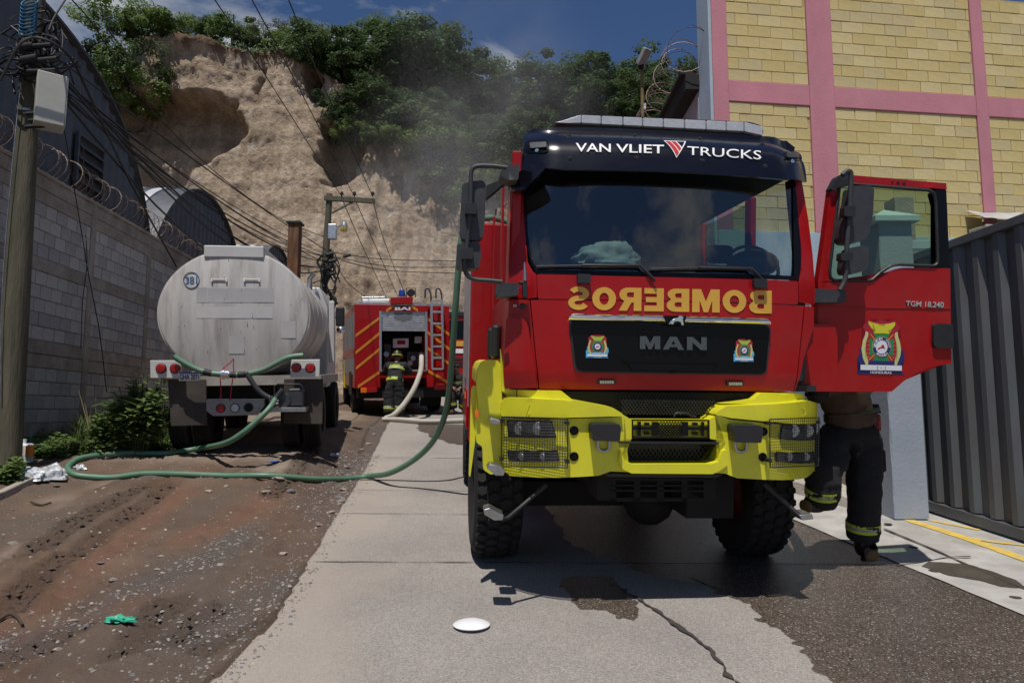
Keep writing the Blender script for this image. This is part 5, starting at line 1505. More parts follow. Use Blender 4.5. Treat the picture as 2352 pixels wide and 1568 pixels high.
for q in (((842, 285), (850, 262), (1012, 262), (1022, 285), (1015, 368), (850, 362)), ((1700, 292), (1708, 268), (1866, 270), (1884, 295), (1870, 376), (1712, 372))):
    o = spanel('work_light', rounded(cC(*q), 4), lambda x, z: f_bump(x, z), .13, M['black'], ft, off=-.12, bevel=.02, seg=3)
for cx, cy in ((938, 405), (1788, 408)):
    P = [T(*c, -.03) for c in cC((cx - 34, cy - 35), (cx - 36, cy + 0), (cx - 26, cy + 24), (cx, cy + 34), (cx + 26, cy + 24), (cx + 36, cy), (cx + 34, cy - 35))]
    mb = MB(); mb.tube(spline(P, 4), .013, 8); mb.build('shackle', M['steel'], ft, smooth=60)
for c in cC((756, 312), (756, 472), (1926, 318), (1922, 475)):
    q = TS(*c, f_bump); mb = MB(); Mx = Matrix.Translation(q + Vector((0, -.001, 0))) @ Matrix.Rotation(R(90), 4, 'X')
    mb.lathe([(.034, .0), (.032, .006), (.026, .008), (.022, .002), (.012, .003), (.011, .008), (.001, .008)], 20, 0, Mx); mb.build('recessed_bolt', M['black_gloss'], bump, smooth=40)
# head lamps and their guards
def headlight(up, lo, guard, nx_, nz_):
    o = spanel('headlight', rounded(cC(*up), 5), f_bump, .05, M['black_gloss'], ft, off=-.012, cut=.06, bevel=.006)
    spanel('lens', rounded(cC(*[(x + (6 if i in (0, 3) else -6), y + (6 if i < 2 else -6)) for i, (x, y) in enumerate(up)]), 4), f_bump, .02, M['lens'], o, off=-.022, cut=.06, bevel=.006)
    spanel('lamp_housing', rounded(cC(*lo), 5), f_bump, .05, M['black_gloss'], o, off=-.012, cut=.06, bevel=.006)
    spanel('lens', rounded(cC(*[(x + (6 if i in (0, 3) else -6), y + (6 if i < 2 else -6)) for i, (x, y) in enumerate(lo)]), 4), f_bump, .02, M['lens'], o, off=-.022, cut=.06, bevel=.006)
    for q, rr in ((up, .05), (lo, .034)):
        for t in (.3, .72):
            cx = q[0][0] * (1 - t) + q[1][0] * t; cy = (q[0][1] + q[3][1]) / 2
            c = TS(*cC((cx, cy))[0], f_bump); MB().lathe([(rr, 0), (rr * .95, .004), (rr * .45, .0), (rr * .3, .006), (.001, .008)], 20, 0, Matrix.Translation(c + Vector((0, -.021, 0))) @ Matrix.Rotation(R(90), 4, 'X')).build('reflector', M['steel'], o, smooth=50)
    (x0, y0), (x1, y1), (x2, y2), (x3, y3) = guard
    fy = lambda x, z: f_bump(x, z) - .075
    def g(a, b_): return TS(*cC((((x0 * (1 - a) + x1 * a) * (1 - b_) + (x3 * (1 - a) + x2 * a) * b_), ((y0 * (1 - a) + y1 * a) * (1 - b_) + (y3 * (1 - a) + y2 * a) * b_)))[0], fy)
    mb = MB()
    for i in range(1, nx_): mb.tube([g(i / nx_, j / 6) for j in range(7)], .0018, 4)
    for j in range(1, nz_): mb.tube([g(i / 10, j / nz_) for i in range(11)], .0018, 4)
    mb.build('guard_wires', M['black'], o, fix=False)
    mb = MB(); E = rounded([(0, 0), (1, 0), (1, 1), (0, 1)], 0)
    ring = []
    for (a, b_), (c, d) in zip(E, E[1:] + E[:1]):
        for k in range(10): ring.append(g(a + (c - a) * k / 10, b_ + (d - b_) * k / 10))
    mb.tube(ring + [ring[0]], .005, 6)
    for a, b_ in ((0, .08), (1, .1), (0, .86), (1, .88)):
        q = g(a, b_); mb.bar(q, q + Vector((0, .08, 0)), .025)
    mb.build('guard_frame', M['black'], o, smooth=60)
headlight([(340, 244), (612, 244), (648, 355), (345, 352)], [(340, 432), (655, 432), (664, 502), (350, 500)], [(308, 226), (716, 236), (716, 540), (306, 532)], 26, 17)
headlight([(2040, 258), (2252, 256), (2248, 366), (2022, 364)], [(2000, 440), (2250, 438), (2248, 505), (1998, 502)], [(1966, 242), (2272, 232), (2266, 528), (1970, 540)], 24, 17)

# ---- steps, brackets, under-run plate
def ppt(c, y, f=cC): return T(*f(c)[0], y)
def step_tread(name, px, y, par):
    o = spanel(name, cC(*px), yp(y), .16, M['steel'], par, cut=0, bevel=.006)
    return o
st1 = step_tread('folding_step', ((198, 800), (232, 790), (320, 835), (316, 866), (262, 868), (200, 832)), -.02, ft)
mb = MB(); mb.tube([ppt((310, 862), .0), ppt((345, 852), .05), ppt((470, 745), .12), ppt((582, 650), .2)], .016, 8); mb.build('step_arm', M['black'], st1, smooth=60)
step_tread('mounting_step', ((216, 545), (235, 520), (300, 530), (330, 562), (318, 592), (270, 590)), .12, ft)
step_tread('mounting_step', ((230, 245), (245, 235), (300, 252), (300, 278), (240, 268)), .2, ft)
st2 = step_tread('folding_step', ((2150, 835), (2230, 826), (2240, 860), (2170, 868)), .0, ft)
mb = MB(); mb.tube([ppt((2165, 850), .03), ppt((2060, 755), .1), ppt((1935, 645), .2)], .018, 8); mb.build('step_arm', M['black'], st2, smooth=60)
ur = spanel('underrun_plate', cC((960, 598), (1625, 604), (1615, 624), (965, 620)), yp(.3), .02, M['dark'], ft, cut=0)
for q in (((965, 644), (1615, 648), (1615, 660), (965, 656)), ((965, 676), (1615, 680), (1615, 692), (965, 688)), ((965, 726), (1615, 730), (1610, 750), (970, 750)), ((965, 600), (1015, 600), (1015, 748), (965, 748)), ((1128, 600), (1165, 600), (1165, 748), (1128, 748)), ((1270, 600), (1312, 600), (1312, 748), (1270, 748)), ((1424, 600), (1458, 600), (1458, 748), (1424, 748)), ((1565, 600), (1615, 600), (1615, 748), (1565, 748))):
    spanel('plate_strut', cC(*q), yp(.302), .016, M['dark'], ur, cut=0, bevel=0)
spanel('air_dam', cC((940, 575), (1690, 580), (1640, 604), (965, 600)), yp(.05), .2, M['black'], ft, cut=0)
# ---- fenders
ff = lambda x, z: .34
p = rounded([(1094, 884), (1097, 849), (1105, 832), (1118, 826), (1143, 827), (1151, 837), (1154, 864), (1153, 924), (1154, 955), (1152, 1080), (1128, 1090), (1110, 1078), (1108, 1025), (1094, 1016), (1092, 964), (1099, 933)], 5)
fen = spanel('fender', p, ff, .12, M['yellow'], ft, bevel=.03, seg=3)
p = rounded([(1096, 884), (1098, 849), (1106, 832), (1118, 827), (1143, 828), (1151, 837), (1152, 880)], 4)
spanel('fender_arch', p, yp(.40), 1.5, M['yellow'], fen, bevel=.03, cut=0)
p = rounded([(1082, 893), (1087, 885), (1098, 889), (1104, 933), (1096, 962), (1092, 1000), (1091, 1015), (1085, 1060), (1080, 1095), (1077, 1092)], 4)
spanel('fender_flare', p, yp(.42), .08, M['yellow'], fen, bevel=.015)
spanel('side_marker', rounded([(1090, 946), (1096, 941), (1100, 945), (1100, 957), (1092, 959)], 2), yp(.30), .1, M['orange_lens'], fen, cut=0)
p = [(1150, 800), (1160, 862), (1172, 893), (1196, 897), (1196, 915), (1166, 905), (1152, 900)]
spanel('fender_inner', p, yp(.30), .1, M['yellow'], fen, cut=0, bevel=.01)
# ---- wheels
def wheel_mesh():
    t, rm = MB(), MB()
    RX = Matrix.Rotation(R(90), 4, 'Y')
    w = .21
    t.lathe([(.29, -w * .8), (.36, -w), (.50, -w * 1.02), (.555, -w * .9), (.575, -w * .6), (.578, 0), (.575, w * .6), (.555, w * .9), (.50, w * 1.02), (.36, w), (.29, w * .8)], 48, 0, RX, cap=False)
    n = 34
    for k in range(n):                                   # hexagonal tread lugs
        for j, off in ((-1, 0), (-.34, .5), (.34, 0), (1, .5)):
            a = 2 * math.pi * (k + off) / n; xw = .052 if abs(j) < .9 else .04
            Mx = Matrix.Rotation(a, 4, 'X') @ Matrix.Translation((j * .155, 0, .566))
            hx, hy = xw, .044
            poly = [(-hx, -hy * .5), (0, -hy), (hx, -hy * .5), (hx, hy * .5), (0, hy), (-hx, hy * .5)]
            drop = .0 if abs(j) < .9 else .012
            vs = [(x, y, 0) for x, y in poly] + [(x * .88, y * .88, .034 - (drop if x * j > 0 else 0)) for x, y in poly]
            t.add(vs, [(0, 5, 4, 3, 2, 1), (6, 7, 8, 9, 10, 11)] + [(i, (i + 1) % 6, 6 + (i + 1) % 6, 6 + i) for i in range(6)], 0, Mx)
    rm.lathe([(.30, .17), (.285, .15), (.27, .02), (.20, .0), (.12, .06), (.11, .10), (.001, .10)], 32, 0, RX, cap=False)
    rm.lathe([(.30, -.17), (.285, -.15), (.27, -.02), (.20, .0), (.12, -.06), (.11, -.10), (.001, -.10)], 32, 0, RX, cap=False)
    return t, rm
t, rm = wheel_mesh()
XW = .02
whl = empty('wheel'); whl.parent = ft; whl.location = (XW - 1.20, 1.5, .6); whl.rotation_euler = (.1, 0, R(2))
t.build('tyre', M['rubber'], whl, smooth=40); rm.build('rim', mat('rim_red', (.25, .02, .02), .5), whl, smooth=40)
for x, y, n in ((XW + 1.27, 1.5, .0), (XW - 1.21, 5.25, .05), (XW + 1.21, 5.25, .3)):
    c = copy_tree(whl, ft); c.location = (x, y, .6); c.rotation_euler = (n, 0, 0)
for y_ in (1.37, 5.12): MB().box((XW - 1.0, y_, .48), (XW + 1.0, y_ + .26, .70)).build('axle', M['dark'], ft)
MB().ball((XW + .2, 1.2, .58), .24).build('differential', M['dark'], ft, smooth=180)
mb = MB(); mb.box((-.45, .3, .75), (-.35, 7.3, 1.05)); mb.box((.4, .3, .75), (.5, 7.3, 1.05)); mb.box((-.5, .5, .85), (.55, 1.8, 1.35)); mb.box((.35, .55, .55), (.75, .95, .9)); mb.build('chassis', M['dark'], ft)
mb = MB(); mb.box((XL + .05, .27, .98), (XR - .28, 3.0, zfl - .06)); mb.build('cab_base', M['dark'], ft)
# ---- equipment body behind the cab
XB0, XB1 = T(1086, 640, 3.1).x - .02, T(1086, 640, 3.1).x + 2.52
zbt, zbb = T(1125, 512, 3.1).z, T(1075, 985, 4.2).z
mb = MB(); mb.box((XB0, 3.1, .85), (XB1, 7.4, zbt)); body = mb.build('equipment_body', M['red'], ft, bevel=.025)
for k in range(3):
    y0 = 3.28 + k * 1.38
    mb = MB(); mb.box((XB0 - .012, y0, 1.25 if k != 1 else 1.55), (XB0 - .001, y0 + 1.2, zbt - .14)); mb.build('locker_shutter', M['alu'], body)
mb = MB(); mb.box((XB0 - .03, 3.12, zbt - .10), (XB0 - .001, 7.38, zbt - .05)); mb.box((XB0 - .035, 3.12, .9), (XB0 - .001, 4.55, 1.0)); mb.build('side_rail', M['black'], body)
mb = MB(); mb.box((XB0 - .03, 3.3, .86), (XB0 - .002, 4.5, 1.45)); mb.build('side_skirt', M['red'], body, bevel=.01)
mb = MB(); mb.box((XB0 - .045, 3.4, 1.34), (XB0 - .03, 3.6, 1.42)); mb.build('side_marker', M['orange_lens'], body)

# ---- mirrors
def tube_px(name, pts, y, r, m, parent, n=5):
    mb = MB(); mb.tube(spline([T(u, v, y if not isinstance(y, list) else y[i]) for i, (u, v) in enumerate(pts)], n), r, 10)
    return mb.build(name, m, parent, smooth=60)
ma = tube_px('mirror_arm', cA((340, 395), (250, 385), (165, 384), (128, 400), (117, 450), (115, 620), (98, 800), (88, 920), (76, 985), (88, 1050), (135, 1083), (230, 1093), (310, 1100)), .02, .017, M['grey_plastic'], ft)
spanel('mirror', rounded(cA((62, 500), (110, 478), (195, 474), (210, 500), (205, 700), (192, 820), (150, 844), (60, 836), (46, 780)), 6), yp(.05), .16, M['grey_plastic'], ma, bevel=.03, seg=3)
spanel('mirror', rounded(cA((30, 868), (150, 846), (176, 866), (180, 950), (165, 1015), (60, 1024), (26, 1008)), 6), yp(.05), .15, M['grey_plastic'], ma, bevel=.03, seg=3)
for c in (((82, 612), (155, 612), (152, 680), (80, 678)), ((60, 890), (132, 890), (128, 960), (58, 958))):
    spanel('clamp', rounded(cA(*c), 3), yp(-.03), .1, M['black'], ma, cut=0, bevel=.01)
spanel('mirror_base', rounded(cB((278, 150), (300, 138), (400, 140), (416, 152), (410, 218), (290, 226), (276, 214)), 4), yp(.08), .22, M['grey_plastic'], ft, bevel=.015)
spanel('mirror_base', rounded(cA((300, 420), (335, 385), (420, 372), (410, 470), (350, 470), (300, 445)), 4), yp(.1), .2, M['grey_plastic'], ft, bevel=.01)
spanel('front_mirror', rounded(cA((352, 500), (372, 456), (520, 340), (545, 336), (580, 384), (575, 400), (470, 510), (430, 536), (375, 530)), 8), lambda x, z: f_vis(x, z) - .16, .2, M['visor'], ft, bevel=.04, seg=3, cut=.06)
spanel('grab_rail', rounded(cA((212, 505), (320, 460), (345, 460), (340, 485), (310, 500), (212, 585)), 3), yp(.75), .12, M['black'], ft, cut=0, bevel=.01)
# aerial base at the left corner and isolator switch
mb = MB(); a, b_ = T(*cL((490, 745))[0], .12), T(*cL((492, 870))[0], .12); mb.cyl(b_, b_ + (a - b_) * .55, .016, 10); mb.cyl(b_ + (a - b_) * .5, a, .011, 10, r2=.006); mb.build('aerial', M['steel'], ft, smooth=50)
spanel('aerial_bracket', cL((452, 872), (510, 872), (515, 985), (480, 985), (476, 890), (452, 888)), yp(.11), .06, M['black'], ft, cut=0)
knob('isolator_switch', cL((475, 1042))[0], lambda x, z: f_cab(x, z), .022, M['black'], ft, h=.04)
decal('switch_tag', '24V', cL((413, 1030), (438, 1030), (438, 1048), (413, 1048)), f_cab, M['letter_white'], ft, off=.004, thick=.002, bold=.02)
# wipers
for q in (((520, 1008), (800, 1003), (1160, 1005)), ((1225, 1022), (1520, 1018), (1845, 1025))):
    P = [TS(*c, f_win) + Vector((0, -.02, 0)) for c in cA(*q)]; P2 = [TS(*c, f_win) + Vector((0, -.04, 0)) for c in cA(q[-1], (q[-1][0] + 90, q[-1][1] + 95))]
    mb = MB(); mb.tube(spline(P, 6), .008, 6); mb.tube([P[1] + Vector((0, -.012, .004)), P[2] + Vector((0, -.012, .004)), P2[1]], .012, 6); mb.build('wiper', M['black'], ft, smooth=60)
for q in (((770, 90), (852, 92), (852, 148), (772, 146)), ((1856, 118), (1936, 122), (1934, 176), (1858, 172))):
    spanel('wiper_mount', rounded(cB(*q), 3), f_cab, .05, M['black'], ft, off=-.045, cut=0, bevel=.008)

# ---- the open driver door
fd = yp(.50)
p = rounded(cE((170, 1065), (170, 800), (232, 788), (255, 800), (520, 800), (585, 762), (690, 702), (1034, 708), (1042, 1330), (950, 1342), (830, 1382), (735, 1440), (652, 1512), (70, 1512), (100, 1080)), [4, 2, 2, 3, 20, 12, 20, 3, 3, 8, 10, 10, 3, 3, 3])
door = spanel('door', p, fd, .07, M['red'], ft, bevel=.015, seg=3, cut=.1, smooth=35)
p = rounded(cE((170, 800), (212, 500), (252, 190), (300, 105), (345, 92), (330, 165), (305, 172), (286, 400), (250, 730), (258, 785), (240, 795)), [1, 3, 6, 10, 3, 4, 4, 2, 4, 4, 2])
spanel('door_frame', p, fd, .07, M['red'], door, bevel=.012, seg=3, cut=.1, smooth=35)
p = cE((385, 98), (1008, 152), (1012, 192), (900, 182), (390, 150))
spanel('door_frame', p, fd, .07, M['red'], door, bevel=.01, cut=.1, smooth=35)
p = rounded(cE((945, 186), (1012, 193), (1034, 705), (940, 700), (955, 640), (948, 300), (925, 215)), 3)
spanel('door_pillar', p, fd, .07, M['black_gloss'], door, off=.006, bevel=.01, cut=0)
win = [(318, 160), (890, 205), (922, 225), (934, 290), (946, 640), (944, 675), (920, 690), (690, 680), (640, 690), (560, 745), (520, 782), (290, 782), (258, 768), (252, 725), (290, 400)]
W = rounded(cE(*win), 6, 5)
cx_, cy_ = sum(a for a, b_ in W) / len(W), sum(b_ for a, b_ in W) / len(W)
ring = [T(u + (u - cx_) * .02, v + (v - cy_) * .02, .50) for u, v in W]
mb = MB(); mb.tube(ring + [ring[0]], .014, 6, cap=False); mb.build('window_seal', M['black'], door, smooth=60)
spanel('window_pane', W, yp(.53), .005, M['side_glass'], door, cut=0, bevel=0)
p = cE((255, 190), (300, 105), (330, 90), (400, 80), (400, 155), (330, 168), (270, 200)); spanel('corner_trim', rounded(p, 4), yp(.46), .09, M['black'], door, bevel=.015, cut=0)
p = rounded(cE((105, 1080), (120, 1070), (255, 1074), (298, 1105), (300, 1510), (22, 1512), (60, 1300)), 4)
spanel('door_skirt', p, lambda x, z: .44, .06, M['red'], door, bevel=.014, seg=3, cut=.1)
p = rounded(cE((640, 960), (1036, 965), (1036, 972), (440, 962)), 1); spanel('swage_line', cE((175, 957), (1036, 968), (1036, 974), (175, 963)), fd, .01, M['red'], door, off=-.006, cut=0, bevel=.002)
p = rounded(cE((912, 1078), (935, 1068), (1038, 1074), (1042, 1230), (925, 1228), (910, 1205)), 5)
hd = spanel('handle', p, fd, .03, M['black'], door, off=-.03, bevel=.01, cut=0)
spanel('handle_grip', rounded(cE((960, 1085), (1030, 1085), (1032, 1215), (985, 1210), (962, 1195)), 4), fd, .02, M['black_gloss'], hd, off=-.045, bevel=.01, cut=0) if False else None
for c in cE((655, 143), (693, 147), (732, 150)): knob('screw', c, fd, .008 if c[1] < 419 else .012, M['black'], door)
decal('lettering', 'TGM 18.240', cE((740, 920), (986, 928), (984, 966), (738, 954)), fd, M['chrome'], door, off=.004, thick=.008, bold=.012)
crest(door, lambda x, y: (1947.75 + x * .09963, 716.6 + y * .09963), fd, -.003, False)
ma = tube_px('mirror_arm', cE((330, 100), (352, 78), (374, 74), (386, 95), (382, 200), (378, 320), (364, 480), (356, 620), (352, 740), (340, 800), (322, 835), (312, 850)), .34, .02, M['grey_plastic'], door)
spanel('mirror', rounded(cE((395, 170), (515, 166), (538, 190), (530, 350), (505, 490), (470, 525), (400, 545), (345, 540), (330, 510), (340, 400), (375, 300)), 7), yp(.40), .14, M['grey_plastic'], ma, bevel=.03, seg=3) if False else None
mr_ = spanel('mirror', rounded(cE((395, 170), (515, 166), (538, 190), (530, 350), (505, 490), (470, 525), (400, 545), (345, 540), (330, 510), (340, 400), (375, 300)), 7), yp(.36), .13, M['grey_plastic'], door, bevel=.03, seg=3)
spanel('mirror', rounded(cE((385, 572), (480, 556), (505, 575), (500, 690), (485, 720), (400, 745), (350, 742), (345, 700), (360, 610)), 6), yp(.36), .12, M['grey_plastic'], door, bevel=.03, seg=3)
for c in (((344, 302), (416, 302), (418, 356), (408, 370), (342, 366)), ((322, 604), (400, 602), (400, 646), (388, 662), (320, 654))):
    spanel('clamp', rounded(cE(*c), 3), yp(.30), .07, M['black'], door, cut=0, bevel=.01)
spanel('mirror_base', rounded(cE((130, 850), (150, 840), (355, 848), (356, 920), (345, 930), (140, 932), (128, 920)), 4), yp(.38), .12, M['grey_plastic'], door, bevel=.012, cut=0)
# ================================================================== water tanker
class Frame:
    """measures photo pixels on planes of a vehicle standing in the scene"""
    def __init__(s, mtx):
        s.m = mtx; s.i = mtx.inverted(); s.o = s.i @ Vector((0, 0, CZ)); s.r = s.i.to_3x3()
    def T(s, u, v, y):
        d = s.r @ ray(u, v); t = (y - s.o.y) / d.y; p = s.o + d * t
        return Vector((p.x, y, p.z))
    def plate(s, name, px, y, thick, m, parent, bevel=.006, smooth=None, seg=2, dz=None):
        P = [s.T(u, v, y) for u, v in px]
        return MB().prism([(p.x, p.z) for p in P], y, y + thick).build(name, m, parent, bevel=bevel, smooth=smooth, seg=seg)
    def disc(s, name, c, y, r, m, parent, h=.03):
        p = s.T(*c, y); mb = MB()
        mb.lathe([(r, 0), (r, h * .6), (r * .85, h), (.001, h * 1.15)], 20, 0, Matrix.Translation(p) @ Matrix.Rotation(R(90), 4, 'X'))
        return mb.build(name, m, parent, smooth=35)
    def text(s, text, q, y, m, parent, bold=.02, thick=.004, name='lettering'):
        P = [s.T(u, v, y) for u, v in q]
        return text_mesh(text, quad_fn(*P, (0, 1, 0)), thick, bold=bold).build(name, m, parent)
c6 = lambda *p: [(321.6 + x * .3808, 459.4 + y * .3808) for x, y in p]
t_o = at(555, 945, 10.05); t_o.z = base_z(t_o.x, 10.6)
TK = Frame(Matrix.Translation(t_o) @ Matrix.Rotation(R(9.5), 4, 'Z') @ Matrix.Rotation(R(3.5), 4, 'X') @ Matrix.Rotation(R(-1.2), 4, 'Y'))
tk = empty('tanker_truck', label='old white water tanker truck seen from behind, numbered 381, parked by the block wall', cat='tanker truck', mtx=TK.m)
ctr = TK.T(*c6((572, 682))[0], .42)
rx = (TK.T(*c6((1031, 682))[0], .42) - TK.T(*c6((115, 682))[0], .42)).length / 2
rz = (TK.T(*c6((572, 297))[0], .42) - TK.T(*c6((572, 1066))[0], .42)).length / 2
M['tank'] = mat('tank_paint', (.55, .525, .50), .38, 0, .16, 1.6, dirt=.9, dirtcol=(.22, .18, .145), dscale=2.3, bump=.04, bscale=4, stretch=(2.2, 1, .30))
mb = MB(); n = 64
rings = [(.02, -.10), (.25, -.095), (.5, -.075), (.75, -.045), (.93, -.012), (.985, .0), (1.0, .02), (1.012, .02), (1.012, .05), (1.0, .05), (1.0, 2.75), (.93, 2.82), (.5, 2.9), (.02, 2.92)]
vs = [(ctr.x + rx * f * math.cos(2 * math.pi * k / n), .42 + y, ctr.z + rz * f * math.sin(2 * math.pi * k / n)) for f, y in rings for k in range(n)]
fs = [(i * n + k, i * n + (k + 1) % n, (i + 1) * n + (k + 1) % n, (i + 1) * n + k) for i in range(len(rings) - 1) for k in range(n)]
mb.add(vs, fs + [tuple(range(n))]); tank = mb.build('tank', M['tank'], tk, smooth=35)
def on_head(x, y):                       # point on the domed head at crop position
    p = TK.T(*c6((x, y))[0], .40)
    rr = math.hypot((p.x - ctr.x) / rx, (p.z - ctr.z) / rz)
    q = .42 - .10 * max(0, 1 - rr * rr) - .004
    p = TK.T(*c6((x, y))[0], q); return p
M['mudflap_c'] = mat('bare_steel', (.10, .085, .075), .7, 0, .4, 20)
M['patch'] = mat('patch_paint', (.42, .41, .41), .5, 0, .10, 3, dirt=.5, dirtcol=(.33, .30, .27), dscale=4)
M['patch2'] = mat('patch_paint_pale', (.56, .545, .53), .5, 0, .06, 3, dirt=.3, dirtcol=(.4, .36, .32), dscale=4)
for nm, (x0, y0, x1, y1), mm in (('paint_patch', (340, 526, 405, 618), 'patch'), ('paint_patch', (408, 532, 806, 617), 'patch'), ('paint_patch', (342, 642, 800, 712), 'patch2'), ('paint_patch', (850, 730, 938, 832), 'patch2'), ('paint_patch', (535, 820, 628, 925), 'patch2')):
    mb = MB(); nx_ = 10
    for i in range(nx_):
        a, b_ = x0 + (x1 - x0) * i / nx_, x0 + (x1 - x0) * (i + 1) / nx_
        P = [on_head(a, y0), on_head(b_, y0), on_head(b_, y1), on_head(a, y1)]
        mb.add([q + Vector((0, .0005, 0)) for q in P], [(0, 1, 2, 3)])
    mb.build(nm, M[mm], tank, fix=False)
ink = mat('blue_ink', (.05, .12, .22), .6, 0, .3, 30)
P = [on_head(310 + 47 * math.cos(a), 483 + 48 * math.sin(a)) + Vector((0, -.004, 0)) for a in [2 * math.pi * k / 36 for k in range(37)]]
mb = MB(); mb.tube(P, .006, 4, cap=False); mb.build('number_ring', ink, tank)
q = [on_head(*c) + Vector((0, -.004, 0)) for c in ((274, 462), (346, 460), (346, 506), (274, 508))]
text_mesh('381', quad_fn(*q, (0, 1, 0)), .004, bold=.02).build('number', ink, tank)
grime = mat('old_print', (.30, .29, .28), .7, 0, .3, 20)
for (a, b_, y) in ((434, 522, 480), (630, 720, 480)):
    mb = MB(); mb.tube([on_head(a, y) + Vector((0, -.012, 0)), on_head(b_, y) + Vector((0, -.012, 0))], .009, 6)
    for x in (a, b_): mb.tube([on_head(x, y - 6), on_head(x, y + 14) + Vector((0, -.015, 0))], .014, 6)
    mb.build('hand_rail', M['patch2'], tank)
mb = MB(); a, b_ = TK.T(*c6((398, 280))[0], .5), TK.T(*c6((755, 318))[0], .5)
mb.box((a.x, .38, b_.z - .1), (b_.x, 2.6, a.z)); mb.build('spill_box', M['white_paint'], tank, bevel=.015)
rg = random.Random(31); mb = MB()
for k in range(30):                                    # chips and scratches in the paint
    a = rg.uniform(0, 6.28); r_ = rg.uniform(.15, .93); x, y = 572 + 457 * r_ * math.cos(a), 682 + 385 * r_ * math.sin(a)
    q = on_head(x, y); L_ = rg.uniform(.004, .018); s_ = rg.uniform(-.5, .5); w = rg.uniform(.002, .005)
    mb.add([q + Vector((-w, -.001, -L_)), q + Vector((w, -.001, -L_)), q + Vector((w + s_ * L_, -.001, L_)), q + Vector((-w + s_ * L_, -.001, L_))], [(0, 1, 2, 3)])
mb.build('paint_chips', M['mudflap_c'], tank, kind='stuff', fix=False)
for y_ in (.9, 1.6, 2.3):
    P = [(ctr.x + rx * 1.003 * math.cos(2 * math.pi * k / 64), y_, ctr.z + rz * 1.003 * math.sin(2 * math.pi * k / 64)) for k in range(65)]
    mb = MB(); mb.tube(P, .008, 6, cap=False); mb.build('weld_seam', M['tank'], tank, smooth=60)
# light plates and lamps
M['tanklamp_ring'] = M['black']
for px, lamps in ((((60, 966), (245, 966), (245, 1074), (62, 1074)), ((128, 1015), (213, 1015))), (((912, 962), (1085, 960), (1082, 1066), (905, 1068)), ((943, 1008), (1027, 1012)))):
    o = TK.plate('light_plate', c6(*px), 0, .05, M['white_paint'], tk, bevel=.008)
    for c in lamps:
        l = TK.disc('tail_light', c6(c)[0], 0, .075, M['black'], o, .018); TK.disc('lens', c6(c)[0], -.012, .062, M['red_lens'], l, .03)
pl = TK.plate('number_plate', c6((232, 1032), (360, 1034), (360, 1088), (234, 1090)), -.03, .01, M['letter_white'], tk, bevel=.002)
TK.plate('plate_band', c6((236, 1034), (358, 1036), (358, 1046), (236, 1045)), -.034, .003, flat('plate_blue', (.03, .06, .3)), pl, bevel=0)
TK.text('GHA 2071', c6((238, 1048), (356, 1049), (356, 1084), (239, 1085)), -.034, M['black'], pl, .02)
for px in (((165, 1080), (398, 1080), (404, 1358), (186, 1364)), ((868, 1078), (1104, 1078), (1100, 1352), (866, 1348))):
    TK.plate('mudflap', c6(*px), .12, .03, mat('mudflap', (.062, .052, .045), .85, 0, .3, 2, dirt=.5, dirtcol=(.12, .1, .08), dscale=2), tk, bevel=.01)
bp_ = TK.plate('rear_bumper', c6((398, 1200), (750, 1200), (750, 1240), (708, 1296), (440, 1302), (398, 1270)), .05, .06, mat('bumper_steel', (.30, .30, .30), .45, .5, .2, 3, dirt=.7, dirtcol=(.16, .12, .09), dscale=2), tk, bevel=.008)
for c, mm in (((487, 1255), 'red_lens'), ((573, 1253), 'ribbed_lens'), ((655, 1250), 'dark')):
    l = TK.disc('lamp', c6(c)[0], .05, .068, M['black'], bp_, .012); TK.disc('lens', c6(c)[0], .042, .056, M[mm], l, .02)
mb = MB()
a, b_ = TK.T(*c6((385, 1075))[0], .5), TK.T(*c6((790, 1300))[0], .5)
mb.box((a.x, .5, b_.z + .05), (b_.x, 4.8, a.z)); mb.build('chassis', M['dark'], tk)
mb = MB(); mb.box((TK.T(*c6((250, 1075))[0], .2).x, .22, ctr.z - rz - .12), (TK.T(*c6((1090, 1075))[0], .2).x, 3.2, ctr.z - rz + .02)); mb.build('tank_cradle', mat('cradle_paint', (.36, .33, .30), .7, 0, .2, 3, dirt=.6), tk)
# wheels
def tyre(R_, w, name, parent, loc):
    mb = MB(); mb.lathe([(R_ * .55, -w * .45), (R_ * .8, -w * .5), (R_ * .96, -w * .46), (R_, -w * .3)] + [q for k in range(-2, 3) for q in ((R_, w * .13 * k - w * .03), (R_ - .012, w * .13 * k - w * .02), (R_ - .012, w * .13 * k + w * .02), (R_, w * .13 * k + w * .03))] + [(R_, w * .3), (R_ * .96, w * .46), (R_ * .8, w * .5), (R_ * .55, w * .45), (R_ * .5, w * .2), (.02, w * .2)], 36, 0, Matrix.Rotation(R(90), 4, 'Y'))
    o = mb.build(name, M['rubber'], parent, smooth=35); o.location = loc; return o
zt0 = .50
xl, xr = TK.T(*c6((195, 1480))[0], .75).x, TK.T(*c6((1102, 1470))[0], .75).x
wl_ = tyre(.5, .28, 'wheel', tk, (xl + .15, .95, zt0))
for x, y in ((xl + .47, .95), (xr - .15, .95), (xr - .47, .95), (xl + .2, 4.1), (xr - .2, 4.1)):
    o = wl_.copy(); link(o); o.location = (x, y, zt0)
